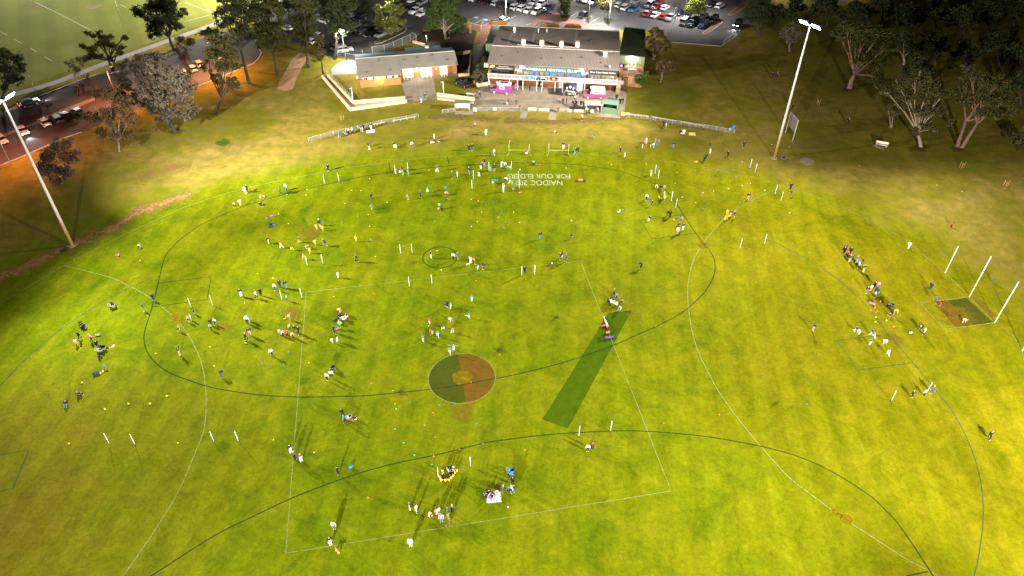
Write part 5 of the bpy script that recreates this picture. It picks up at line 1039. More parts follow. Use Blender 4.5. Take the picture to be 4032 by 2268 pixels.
tree('gum_tree', P2(657, 700), bl(P2, 620, 400, 70, 60, 600, 480, 55, 60, 660, 480, 40, 60, 620, 360, 50, 30), L_OLV, B_DARK, 'small young gum tree just right of the sand track', .24)
tree('gum_tree', P2(768, 562), bl(P2, 760, 40, 160, 90, 900, 60, 120, 80, 700, 130, 110, 80, 850, 150, 110, 90, 770, 220, 110, 60, 900, 250, 60, 80, 750, 280, 60, 50, 840, 330, 50, 40, 820, -40, 190, 80), L_DARK, B_DARK, 'dark gum tree with the burning lamp inside its crown', .42)
tree('lit_tree', P2(1302, 330), bl(P2, 1290, 40, 110, 70, 1200, 100, 60, 70, 1370, 100, 60, 70, 1230, 190, 80, 70, 1340, 190, 90, 70, 1280, 250, 110, 45, 1180, 230, 35, 50, 1400, 220, 35, 50), L_LIT, B_PALE, 'round tree glowing yellow green round its own car park lamp', .22, 1.3, stems=3)
tree('fig_tree', P2(1832, 362), bl(P2, 1780, 60, 150, 110, 1690, 120, 90, 110, 1870, 120, 90, 90, 1760, 190, 110, 80, 1680, 240, 60, 70, 1980, 180, 60, 60, 1960, 260, 80, 70, 1880, 230, 60, 60, 1800, -30, 150, 70), L_FIG, B_GREY, 'broad dark green fig tree behind the change rooms', .4, 1.4, stems=3)
tree('round_tree', P3(530, 188), bl(P3, 550, 40, 72, 70, 550, 110, 70, 65, 540, 150, 45, 35, 560, -10, 60, 40), L_DARK, B_DARK, 'dense dark egg shaped tree in the car park behind the club roof', .2, 2.2)
tree('car_park_tree', P3(930, 218), bl(P3, 930, 20, 85, 55, 890, 70, 40, 40, 970, 60, 45, 45, 930, -30, 70, 40), L_OLV, B_GREY, 'car park tree with slim bare stems right of the egg shaped tree', .16, 1.4, stems=3)
tree('lit_tree', P3(1782, 185), bl(P3, 1790, 40, 85, 45, 1740, 85, 50, 45, 1840, 85, 50, 45, 1790, 110, 70, 30, 1790, 5, 60, 30), L_LIT, B_GREY, 'round yellow green tree among the navy and white vehicles', .18, 1.8)
tree('spindly_tree', P3(1378, 565), bl(P3, 1400, 290, 70, 45, 1360, 340, 45, 60, 1470, 340, 60, 50, 1410, 400, 80, 55, 1510, 410, 50, 50, 1400, 470, 60, 40, 1490, 470, 50, 45), L_BRN, B_PALE, 'spindly brown tree with pale limbs beside the green annex', .22, .75, stems=2)
tree('spindly_tree', P3(1450, 782), bl(P3, 1480, 600, 80, 35, 1420, 640, 50, 35, 1540, 630, 60, 40, 1490, 660, 70, 30), L_BRN, B_PALE, 'small leaning tree with a pale trunk below the spindly tree', .17, .7)
tree('dark_tree', P4(-20, 330), bl(P4, -40, 70, 120, 90, -120, 180, 70, 60, 0, 190, 110, 80, -60, -20, 140, 70), L_DARK, B_DARK, 'dark tree at the top right end of the car park', .35)
tree('leaning_tree', P4(262, 487), bl(P4, 270, 270, 80, 50, 210, 310, 60, 50, 330, 320, 60, 50, 270, 350, 90, 40), L_GREY, B_RED, 'leaning grey tree half hidden behind the right light tower', .3, .8)
tree('park_tree', P4(832, 835), bl(P4, 800, 260, 120, 80, 960, 300, 140, 90, 740, 340, 80, 60, 900, 400, 130, 90, 1120, 330, 130, 90, 1000, 500, 140, 100, 1180, 450, 110, 90, 920, 580, 90, 80, 1080, 620, 100, 90, 1090, 740, 80, 80), L_GUM, B_RED, 'large park tree with a thick reddish leaning trunk', .6, .8)
tree('park_tree', P4(1508, 1392), bl(P4, 1300, 800, 110, 70, 1450, 760, 120, 80, 1600, 800, 130, 80, 1180, 870, 90, 50, 1380, 900, 120, 80, 1560, 920, 130, 90, 1720, 900, 100, 90, 1300, 1010, 100, 70, 1480, 1060, 110, 70, 1640, 1050, 110, 70, 1560, 1180, 80, 60, 1440, 1240, 50, 40, 1620, 1250, 60, 50), L_OLV, B_PALE, 'spreading park tree with a white trunk behind the park bench', .38, .8)
tree('park_tree', P4(1882, 1400), bl(P4, 2000, 700, 110, 90, 1880, 850, 80, 70, 2080, 820, 140, 100, 2240, 800, 130, 100, 1960, 950, 100, 80, 2160, 950, 140, 90, 2330, 930, 110, 100, 2250, 1080, 130, 90, 2080, 1060, 90, 60, 2380, 1080, 70, 70), L_GUM, B_RED, 'park tree with two forked reddish trunks at the far right', .42, .8, stems=2)
tree('small_park_tree', P4(1225, 1212), bl(P4, 1250, 1060, 60, 50, 1200, 1020, 50, 40), L_OLV, B_PALE, 'slim white twin stemmed tree left of the spreading park tree', .12, .8, stems=2)
tree('edge_bush', P4(2440, 1440), bl(P4, 2420, 1330, 80, 60, 2470, 1260, 60, 60, 2480, 1400, 70, 50), L_OLV, B_DARK, 'olive bush cut by the right edge below the dark wood', .15, 1.0)
tree('roadside_shrub', P4(1800, 1250), bl(P4, 1790, 1165, 65, 50), L_OLV, B_DARK, 'round shrub between the two park tree trunks', .12, 1.2)
# the dark wood beyond
WOOD = [(900, 120), (1150, 60), (1400, 160), (1650, 90), (1900, 180), (2150, 120), (2400, 60), (1350, 420), (1650, 420), (1950, 480), (2250, 420), (2470, 520), (1500, 640), (620, 60), (2460, 800)]
for k, (x, y) in enumerate(WOOD):
    r = 120+30*(k % 3)
    tree('wood_tree', P4(x, y+190), bl(P4, x, y, r, 90, x-90, y+50, 80, 70, x+90, y+40, 90, 70, x, y-70, 90, 70), L_DARK, B_PALE if k in (7, 12) else B_DARK, 'black tree of the unlit wood in the top right corner', .35, .55, .6, group='trees of the dark wood')
for k, (x, y) in enumerate(((20, 60), (150, 120), (330, 60))):
    tree('dark_tree', P4(x-30, y+160), bl(P4, x, y-30, 90, 60, x-40, y+30, 70, 50, x+60, y+20, 60, 45), L_DARK, B_DARK, 'dark tree behind the right light tower lamps', .3, .8, .5, group='dark trees at the top of the picture')
for k, (f, x, y) in enumerate(((P2, 30, 60), (P2, 330, 40), (P2, 960, 40), (P2, 700, -30))):
    tree('dark_tree', f(x, y+130), bl(f, x, y-30, 110, 60, x-70, y+20, 80, 50, x+70, y+20, 80, 50), L_DARK, B_DARK, 'dark tree at the top edge left of the car park', .3, .8, .5, group='dark trees at the top of the picture')
def bush(name, base, blobs, leaf, label, dens=2.6, ls=.26, cat='bush'):
    return tree(name, base, blobs, leaf, B_DARK, label, .06, dens, ls, stems=3, group=None, cat=cat)
bush('hedge_bush', P3(1260, 828), bl(P3, 1250, 770, 65, 45, 1310, 700, 45, 55, 1225, 745, 35, 30, 1290, 790, 40, 30), L_HEDGE, 'bright green rounded hedge below the annex deck')
bush('hedge_bush', P2(2170, 668), bl(P2, 2175, 580, 55, 60, 2150, 630, 45, 35), L_FIG, 'dark green hedge at the left corner of the club house')
bush('grey_shrub', P2(2150, 800), bl(P2, 2110, 710, 35, 45, 2160, 740, 40, 45, 2130, 770, 40, 25), L_GREY, 'spiky grey shrub left of the club house stone wall', 1.3, .5)
bush('fern_clump', P2(2200, 790), bl(P2, 2215, 745, 25, 40), L_OLV, 'olive shrub against the left end of the veranda', 1.5)
# ================================================================== VEHICLES
M_TYRE = mat('tyre_rubber', (.015, .015, .016), .8); M_RIM = mat('wheel_rim', (.45, .45, .46), .35, metal=.6); M_CGL = mat('car_glass', (.012, .014, .022), .07, spec=.7)
M_HL = mat('headlight_lens', (.7, .72, .75), .15, spec=.7); M_TL = mat('tail_light', (.30, .02, .02), .25); M_PLAS = mat('bumper_plastic', (.010, .010, .011), .6)
M_HLON = mat('headlight_on', (1, 1, 1), .2, emit=(.9, .93, 1), estr=40); M_TLON = mat('tail_light_on', (.6, .02, .02), .2, emit=(1, .05, .03), estr=12)
PAINT = {k: mat('car_paint_'+n, c, .28, metal=mt, spec=.6) for k, n, c, mt in (('w', 'white', (.72, .72, .73), 0), ('k', 'black', (.008, .008, .010), 0), ('d', 'dark_grey', (.07, .072, .08), .2), ('s', 'silver', (.40, .41, .43), .4), ('n', 'navy', (.018, .03, .085), .1),
         ('b', 'blue', (.03, .16, .34), .1), ('r', 'red', (.38, .025, .025), 0), ('m', 'dark_red', (.16, .016, .02), .1), ('t', 'dark_teal', (.015, .05, .075), .1), ('p', 'pink', (.42, .06, .17), 0), ('u', 'magenta', (.22, .04, .18), 0), ('c', 'cream', (.66, .56, .42), 0))}
PNAME = {'w': 'white', 'k': 'black', 'd': 'dark grey', 's': 'silver', 'n': 'navy', 'b': 'blue', 'r': 'red', 'm': 'dark red', 't': 'dark teal', 'c': 'cream'}
#        L    W    hood/belt z, roof z, profile of the lower body [(x, z)], cabin (x0,x1 at belt ; x2,x3 at roof)
KINDS = {'sedan': (4.6, 1.8, [(-2.3, .62), (-2.22, .86), (-1.55, .95), (1.0, .93), (2.05, .78), (2.27, .6), (2.3, .45)], (-1.75, 1.05, -1.0, .28), 1.43),
         'hatch': (4.1, 1.75, [(-2.05, .6), (-2.0, .95), (-1.6, .98), (.95, .96), (1.85, .8), (2.03, .62), (2.05, .45)], (-1.98, 1.05, -1.45, .25), 1.48),
         'suv': (4.6, 1.88, [(-2.3, .6), (-2.27, 1.05), (-1.9, 1.12), (1.05, 1.1), (2.05, .98), (2.27, .75), (2.3, .5)], (-2.25, 1.15, -1.85, .42), 1.74),
         'wagon': (4.8, 1.82, [(-2.4, .6), (-2.36, .95), (-2.0, 1.0), (1.05, .97), (2.15, .83), (2.37, .62), (2.4, .45)], (-2.33, 1.1, -1.9, .32), 1.5),
         'ute': (5.3, 1.88, [(-2.65, .65), (-2.63, 1.05), (-1.0, 1.07), (1.3, 1.1), (2.4, 1.0), (2.62, .75), (2.65, .5)], (-.85, 1.4, -.6, .62), 1.78),
         'van': (5.0, 1.92, [(-2.5, .55), (-2.48, 1.05), (-2.2, 1.1), (1.5, 1.1), (2.2, 1.0), (2.45, .8), (2.5, .5)], (-2.44, 1.95, -2.36, 1.25), 2.0)}
def car_proto(kind):
    L, Wd, prof, (x0, x1, x2, x3), zr = KINDS[kind]; h = Wd/2; mb = MB()
    vs = []; n = 8
    for i, (x, z) in enumerate(prof):
        e = .80 if i in (0, len(prof)-1) else (.93 if i in (1, len(prof)-2) else 1.0)
        w1, w2, zb = h*e, h*e*.90, .26 if 0 < i < len(prof)-1 else .34
        zm = zb+(z-zb)*.62
        vs += [(x, -w1*.94, zb), (x, -w1, zm), (x, -w2, z-.03), (x, -w2*.6, z), (x, w2*.6, z), (x, w2, z-.03), (x, w1, zm), (x, w1*.94, zb)]
    fs = []
    for i in range(len(prof)-1):
        for k in range(7): fs.append((i*n+k, (i+1)*n+k, (i+1)*n+k+1, i*n+k+1))
        fs.append((i*n+7, (i+1)*n+7, (i+1)*n, i*n))
    fs += [tuple(range(n)), tuple(range((len(prof)-1)*n, len(prof)*n))[::-1]]
    mb.add(vs, fs, 0, False)
    zb = [z for x, z in prof if x >= x0-.3][0]; belt = max(z for x, z in prof)-.01
    # roof panel and pillars in body colour
    t = .83; rw = h*t*.9
    mb.add([(x2, -rw, zr), (x3, -rw, zr), (x3, rw, zr), (x2, rw, zr), (x2-.1, -rw-.04, zr-.10), (x3+.16, -rw-.04, zr-.10), (x3+.16, rw+.04, zr-.10), (x2-.1, rw+.04, zr-.10)], [(0, 1, 2, 3), (0, 4, 5, 1), (1, 5, 6, 2), (2, 6, 7, 3), (3, 7, 4, 0)])
    bw = h*.89
    def pillar(xa, xb, wd):
        for s in (-1, 1): mb.add([(xa-wd, s*(bw+.012), belt-.04), (xa+wd, s*(bw+.012), belt-.04), (xb+wd*.8, s*(rw+.035), zr-.08), (xb-wd*.8, s*(rw+.035), zr-.08)], [(0, 1, 2, 3) if s < 0 else (3, 2, 1, 0)])
    pillar(x1-.05, x3+.08, .06); pillar(x0+.1, x2-.02, .11); pillar((x0+x1)/2, (x2+x3)/2+.02, .045)
    if kind == 'ute':
        mb.box((-1.78, 0, 1.075), (1.62, Wd*.86, .10), 0)
    root = mb.build(kind, PAINT['w'])
    g = MB(); g.add([(x0, -bw, belt-.05), (x1, -bw, belt-.05), (x1, bw, belt-.05), (x0, bw, belt-.05), (x2-.06, -rw-.02, zr-.07), (x3+.1, -rw-.02, zr-.07), (x3+.1, rw+.02, zr-.07), (x2-.06, rw+.02, zr-.07)], [(0, 1, 5, 4), (1, 2, 6, 5), (2, 3, 7, 6), (3, 0, 4, 7)])
    g.build('windows', M_CGL, root)
    if kind == 'ute': MB().box((-1.78, 0, 1.11), (1.48, Wd*.74, .05)).build('tray_cover', M_PLAS, root)
    r = .36 if kind in ('suv', 'ute', 'van') else .32
    for x in (L*.30, -L*.29):
        for s in (-1, 1):
            wm = MB(); y = s*(h-.10)
            wm.tube([(x, y-.11, r), (x, y+.11, r)], r, 14, 0); wm.tube([(x, y+s*.10, r), (x, y+s*.125, r)], r*.62, 10, 1)
            wm.build('wheel', [M_TYRE, M_RIM], root)
    zf = prof[-2][1]
    for s in (-1, 1):
        MB().box((L/2-.17, s*h*.62, zf+.02), (.26, .40, .17)).build('headlight', M_HL, root); MB().box((-L/2+.07, s*h*.70, prof[1][1]-.12), (.12, .28, .22)).build('tail_light', M_TL, root)
        MB().box((x1-.28, s*(h+.06), belt+.06), (.16, .18, .14)).build('wing_mirror', M_PLAS, root)
    MB().box((L/2+.005, 0, .40), (.08, Wd*.72, .22)).build('front_bumper', M_PLAS, root); MB().box((L/2+.05, 0, .48), (.02, .37, .11)).build('number_plate', M_WHITE, root)
    MB().box((-L/2-.005, 0, .42), (.08, Wd*.72, .2)).build('rear_bumper', M_PLAS, root)
    return root
PROTO = {}
KN = {'sedan': 'sedan', 'hatch': 'hatchback', 'suv': 'four wheel drive', 'wagon': 'station wagon', 'ute': 'utility pickup', 'van': 'van'}
def car(t, x, y, kind, pc, yaw, where, group='cars in the car park', on=False, label=None, axis=None):
    p = GT(t, x, y)
    if axis: a, b = GT(t, *axis[0]), GT(t, *axis[1]); yaw = math.degrees(math.atan2(b.y-a.y, b.x-a.x))
    if kind not in PROTO: PROTO[kind] = car_proto(kind); o = PROTO[kind]
    else: o = copy_tree(PROTO[kind])
    o.location = (p.x, p.y, .016); o.rotation_euler = (0, 0, R(yaw)); setmat(o, PAINT[pc])
    tag(o, label or '%s %s %s' % (PNAME[pc], KN[kind], where), 'car' if kind not in ('van', 'ute') else KN[kind].split()[-1], group)
    if on:
        for c in o.children:
            if c.name.startswith('headlight'): setmat(c, M_HLON)
            if c.name.startswith('tail_light'): setmat(c, M_TLON)
        f = Vector((math.cos(R(yaw)), math.sin(R(yaw)), 0))
        spot('car_head_light', p+f*2.5+Vector((0, 0, .75)), p+f*9, 2600 if on == 1 else 900, (.95, .96, 1), 75, .8, .08)
    return o
D0, D1 = -128, 52            # nosing towards / away from the club house (set below from the photo's axis)
a_ = GT('T3', 1445, 128); b_ = GT('T3', 1350, 192); D0 = math.degrees(math.atan2(b_.y-a_.y, b_.x-a_.x)); D1 = D0+180
fr_ = 'in the row nearest the club roof'; bk = 'in the second row behind the club roof'; rt = 'in the right block of the car park'
for a in (('c2', 630, 110, 'hatch', 'w', D1, fr_), ('c2', 765, 135, 'wagon', 'd', D1, fr_), ('c2', 935, 165, 'sedan', 't', D0, fr_), ('c2', 1065, 195, 'suv', 'w', D1, fr_), ('c2', 1220, 225, 'suv', 'w', D1, fr_), ('c2', 1350, 275, 'hatch', 'w', D0, fr_), ('c2', 1535, 300, 'suv', 'w', D0, fr_),
          ('c2', 1790, 215, 'ute', 'n', D0, bk), ('c2', 1470, 95, 'sedan', 'w', D0, bk), ('c2', 1640, 130, 'suv', 'w', D0, bk), ('c2', 1195, 50, 'suv', 'k', D0, bk), ('c2', 160, 10, 'suv', 'w', D1, fr_), ('c2', 320, 50, 'hatch', 'k', D1, fr_), ('c2', 450, 70, 'sedan', 'k', D1, fr_),
          ('c2', 2130, 280, 'ute', 's', D0+40, 'half hidden by the egg shaped tree'), ('c2', 810, 470, 'hatch', 'w', D1, 'alone at the rear left corner of the club roof'), ('c3', 215, 400, 'sedan', 'k', D0, 'parked alone behind the middle of the club roof'),
          ('c3', 190, 10, 'suv', 'k', D0, bk), ('c3', 320, 40, 'suv', 'w', D0, bk), ('c3', 480, 90, 'ute', 's', D0, bk), ('c3', 1085, 165, 'hatch', 'w', D1, fr_), ('c3', 1240, 225, 'suv', 'w', D1, fr_), ('c3', 1440, 270, 'suv', 'b', D0, fr_),
          ('c3', 1490, 75, 'suv', 's', D0, bk), ('c3', 1150, 20, 'sedan', 'b', D1, bk), ('c3', 1820, 165, 'suv', 'n', D0, bk), ('c3', 1975, 195, 'sedan', 'm', D0, bk), ('c3', 2075, 75, 'hatch', 'r', D1, bk), ('c3', 2190, 230, 'hatch', 'w', D1, bk),
          ('c3', 1770, 370, 'sedan', 'm', D1, fr_), ('c3', 1960, 400, 'sedan', 'w', D1, fr_), ('c3', 2160, 440, 'hatch', 'r', D1, fr_), ('c3', 2330, 470, 'ute', 's', D0, fr_), ('c4', 490, 360, 'sedan', 'n', D0, 'with a light on beside the tall lamp pole'),
          ('c4', 625, 590, 'van', 'w', D1, rt), ('c4', 800, 640, 'ute', 'n', D0, rt), ('c4', 1080, 670, 'suv', 'n', D0, rt), ('c4', 1090, 450, 'sedan', 's', D0, rt), ('c4', 1340, 540, 'suv', 'k', D0, rt), ('c4', 1295, 150, 'sedan', 'k', D0, 'by the small red island at the top'), ('c4', 1500, 185, 'wagon', 'w', D1, 'by the small red island at the top'),
          ('c4', 690, 400, 'sedan', 'k', D0, 'half hidden by the yellow green tree'), ('T2', 1515, 20, 'sedan', 'w', D0, 'at the top between the lit tree and the fig'), ('T2', 1598, 40, 'hatch', 's', D0, 'with the pale roof left of the fig'), ('T2', 1480, 100, 'suv', 'd', D0, 'right beside the lit tree'), ('T2', 1540, 122, 'ute', 'w', D0, 'right of the dark one by the lit tree'), ('T2', 1600, 145, 'sedan', 'w', D0, 'half hidden by the fig tree'),
          ('T2', 1205, 345, 'hatch', 's', D0, 'on the kerb island left of the lit tree'), ('T2', 1110, 340, 'sedan', 'k', D0, 'second left of the lit tree island'), ('T2', 1040, 320, 'wagon', 'd', D1, 'third left of the lit tree island'), ('T2', 1150, 250, 'sedan', 'd', D0, 'tucked behind the lit tree'), ('T2', 1245, 280, 'hatch', 'n', D0, 'under the lit tree crown'), ('T2', 1335, 275, 'sedan', 'k', D0, 'under the right of the lit tree crown'), ('T2', 1015, 190, 'suv', 'k', D0, 'in the dark behind the leaf hidden lamp'), ('T2', 925, 165, 'sedan', 's', D1, 'in the dark left of the black four wheel drive'), ('T2', 960, 265, 'sedan', 's', D0, 'in the dark below the black four wheel drive'),
          ('T2', 795, 465, 'sedan', 's', D1, 'behind the trunk left of the change rooms'), ('T2', 868, 492, 'suv', 'w', 20, 'under the lamp left of the change rooms'), ('T2', 605, 180, 'wagon', 's', D1+90, 'seen between the gum crowns, left of two'), ('T2', 660, 215, 'hatch', 'w', D1+90, 'seen between the gum crowns, right of two'),
          ('T2', 290, 55, 'sedan', 'w', -30, 'by the pale kerb at the top between the gums'), ('T2', 310, 285, 'hatch', 'w', D1+90, 'glimpsed through the gum left of the sand track'), ('T2', 600, 355, 'sedan', 'w', D1+90, 'glimpsed above the young gum tree'), ('T2', 530, 410, 'hatch', 'w', D1+90, 'glimpsed beside the sand track gum')):
    car(*a)
car('c4', 1960, 660, 'suv', 'k', 0, '', 'cars in the car park', 1, 'black car driving with glaring headlights at the right end of the car park', ((2010, 590), (1850, 740)))
lf = [((470, 1120), (500, 1215)), ]
ay = ((395, 1140), (480, 1215))
car('T1', 430, 1182, 'sedan', 'c', 0, '', 'cars parked along the left road', False, 'pale sedan second in the orange lit row by the left road', ((480, 1215), (395, 1140)))
car('T1', 545, 1148, 'wagon', 'd', 0, '', 'cars parked along the left road', False, 'maroon looking wagon right of the pale sedan by the left road', ((600, 1180), (500, 1100)))
car('T1', 630, 1120, 'sedan', 'k', 0, '', 'cars parked along the left road', False, 'black sedan behind the low green shrub by the left road', ((690, 1150), (580, 1080)))
car('T1', 740, 1080, 'hatch', 'k', 0, '', 'cars parked along the left road', False, 'dark hatchback at the right end of the orange lit row', ((790, 1110), (690, 1040)))
car('T1', 225, 1262, 'sedan', 'c', 0, '', 'cars parked along the left road', 1, 'pale sedan with its headlights on next to the left light tower', ((180, 1215), (265, 1300)))
car('T1', 25, 1350, 'hatch', 'c', 0, '', 'cars parked along the left road', False, 'pale hatchback cut by the left edge of the picture', ((-30, 1300), (60, 1385)))
car('T1', 285, 1002, 'suv', 'k', 0, '', 'cars on the left road', 2, 'dark car driving on the left road with red tail lights', ((200, 1030), (380, 975)))
for x, y, pc, lb in ((1745, 712, 'c', 'pale car leftmost of the orange lit cars under the thin tree'), (1830, 670, 'c', 'pale car second of the orange lit cars under the thin tree'), (1890, 625, 'c', 'pale car third of the orange lit cars under the thin tree'), (2095, 582, 'c', 'pale car half hidden behind the olive gum')):
    car('T1', x, y, 'hatch', pc, 0, '', 'cars parked along the left road', False, lb, ((x+40, y+30), (x-40, y-35)))
car('T1', 1130, 890, 'sedan', 'd', 0, '', 'cars parked along the left road', False, 'dark car half buried behind the big grey tree', ((1160, 920), (1080, 870)))
car('T2', 1990, 812, 'ute', 'k', 0, '', None, False, 'black pickup with pale wheels parked on the lawn left of the club house', ((2070, 850), (1910, 775)))
# the two ice cream vans
def ice_van(t, x, y, axis, pc, label, hatch):
    p = GT(t, x, y); a, b = GT(t, *axis[0]), GT(t, *axis[1]); o = empty('ice_cream_van', (p.x, p.y, .034), math.atan2(b.y-a.y, b.x-a.x)); tag(o, label, 'ice cream van', 'ice cream vans on the patio')
    h = 1.0; prof = [(-2.6, 1.25), (-2.5, 1.3), (1.3, 1.3), (1.75, 1.2), (2.55, 1.0), (2.65, .7)]; vs = []; fs = []
    for i, (xx, z) in enumerate(prof):
        e = .94 if i in (0, 5) else 1
        vs += [(xx, -h*e, .3), (xx, -h*e, .8), (xx, -h*e*.97, z), (xx, h*e*.97, z), (xx, h*e, .8), (xx, h*e, .3)]
    for i in range(5):
        for k in range(6): fs.append((i*6+k, (i+1)*6+k, (i+1)*6+(k+1) % 6, i*6+(k+1) % 6))
    fs += [tuple(range(6)), tuple(range(30, 36))[::-1]]
    MB().add(vs, fs).build('van_body', PAINT[pc], o)
    m2 = M_CREAM if hatch else mat('pale_pink_paint', (.80, .38, .58), .4)
    MB().add([(-2.55, -.95, 1.31), (1.1, -.95, 1.31), (1.1, .95, 1.31), (-2.55, .95, 1.31), (-2.45, -.85, 2.35), (.9, -.85, 2.35), (.9, .85, 2.35), (-2.45, .85, 2.35)], [(0, 1, 5, 4), (1, 2, 6, 5), (2, 3, 7, 6), (3, 0, 4, 7)]).build('van_upper', m2 if not hatch else PAINT[pc], o)
    MB().add([(1.1, -.93, 1.30), (1.85, -.9, 1.2), (1.85, .9, 1.2), (1.1, .93, 1.30), (.9, -.82, 2.2), (1.15, -.8, 2.12), (1.15, .8, 2.12), (.9, .82, 2.2)], [(0, 1, 5, 4), (1, 2, 6, 5), (2, 3, 7, 6), (4, 5, 6, 7)]).build('windscreen', M_CGL, o)
    MB().box((-.75, 0, 2.55), (3.4, 1.75, .42), taper=.86).build('raised_roof', M_CREAM, o)
    sg = mat('rainbow_orange', (.85, .36, .10), .5)
    for k, c in enumerate(((.85, .40, .10), (.85, .70, .08), (.15, .55, .30), (.30, .20, .60))):
        for s in (-1, 1): MB().box((.55-k*.85, s*.915, 2.36), (.8, .05, .2)).build('rainbow_strip', mat('rainbow_%d' % k, c, .5), o)
    for s in (-1, 1):
        MB().box((-.3, s*.965, 1.72), (1.3, .05, .72)).build('serving_hatch', M_WHITE, o); MB().box((-.3, s*.995, 1.72), (.8, .03, .4)).build('hatch_opening', M_CGL if hatch else mat('hatch_magenta', (.6, .1, .5), .4), o)
        MB().box((1.35, s*.95, 1.62), (.5, .04, .5)).build('cab_window', M_CGL, o)
        for xx in (1.65, -1.6):
            wm = MB(); wm.tube([(xx, s*.78, .36), (xx, s*1.02, .36)], .36, 14, 0); wm.tube([(xx, s*1.0, .36), (xx, s*1.05, .36)], .24, 10, 1); wm.build('wheel', [M_TYRE, M_WHITE], o)
        MB().box((2.6, s*.65, .85), (.12, .4, .2)).build('headlight', M_HL, o); MB().box((-2.6, s*.75, .85), (.08, .25, .35)).build('tail_light', M_TL, o)
    MB().tube([(1.0, 0, 2.3), (1.0, 0, 2.75)], [.05, .22], 10).build('cone_model', mat('cone_tan', (.6, .38, .15), .7), o).location = (0, .5, 0)
    MB().sphere((1.0, .5, 2.9), .26, 0, 10, 8).build('scoop_model', mat('scoop_pink', (.85, .6, .62), .6), o)
    if hatch: MB().box((-.75, 0, 2.77), (1.9, 1.0, .04)).build('roof_window', M_CGL, o)
    return o
ice_van('P', 1510, 545, ((1650, 580), (1320, 545)), 'u', 'purple and white ice cream van with rainbow strip, left of patio', True)
ice_van('Q2', 1420, 670, ((1570, 690), (1190, 670)), 'p', 'pink ice cream van with a cream roof on the right of the patio', False)
# ================================================================== PEOPLE
SK = mat('skin', (.48, .29, .20), .6); SHOE = mat('shoe_white', (.62, .60, .58), .6); EYE = mat('eye_dark', (.02, .015, .012), .3)
HAIR = {'k': mat('hair_dark', (.02, .015, .012), .7), 'z': mat('hair_brown', (.10, .05, .025), .7), 'y': mat('hair_fair', (.42, .28, .12), .7), 'w': mat('cap_white', (.75, .73, .70), .7), 'p': mat('hair_grey', (.4, .38, .36), .7)}
CLO = {k: (n, mat('cloth_'+n.replace(' ', '_'), c, .85)) for k, n, c in (('k', 'black', (.010, .010, .013)), ('n', 'navy', (.016, .020, .062)), ('w', 'white', (.76, .73, .70)), ('g', 'grey', (.30, .30, .32)), ('d', 'charcoal', (.075, .075, .085)), ('b', 'blue', (.05, .18, .48)),
        ('l', 'sky-blue', (.28, .52, .70)), ('y', 'yellow', (.85, .56, .02)), ('o', 'orange', (.80, .34, .10)), ('r', 'red', (.62, .07, .06)), ('p', 'pink', (.80, .30, .38)), ('u', 'purple', (.28, .12, .40)), ('t', 'teal', (.02, .28, .24)), ('e', 'olive', (.12, .18, .08)),
        ('c', 'cream', (.74, .62, .44)), ('m', 'maroon', (.20, .03, .05)), ('j', 'denim', (.13, .19, .34)), ('z', 'brown', (.22, .12, .06)), ('s', 'tan', (.48, .29, .20)))}
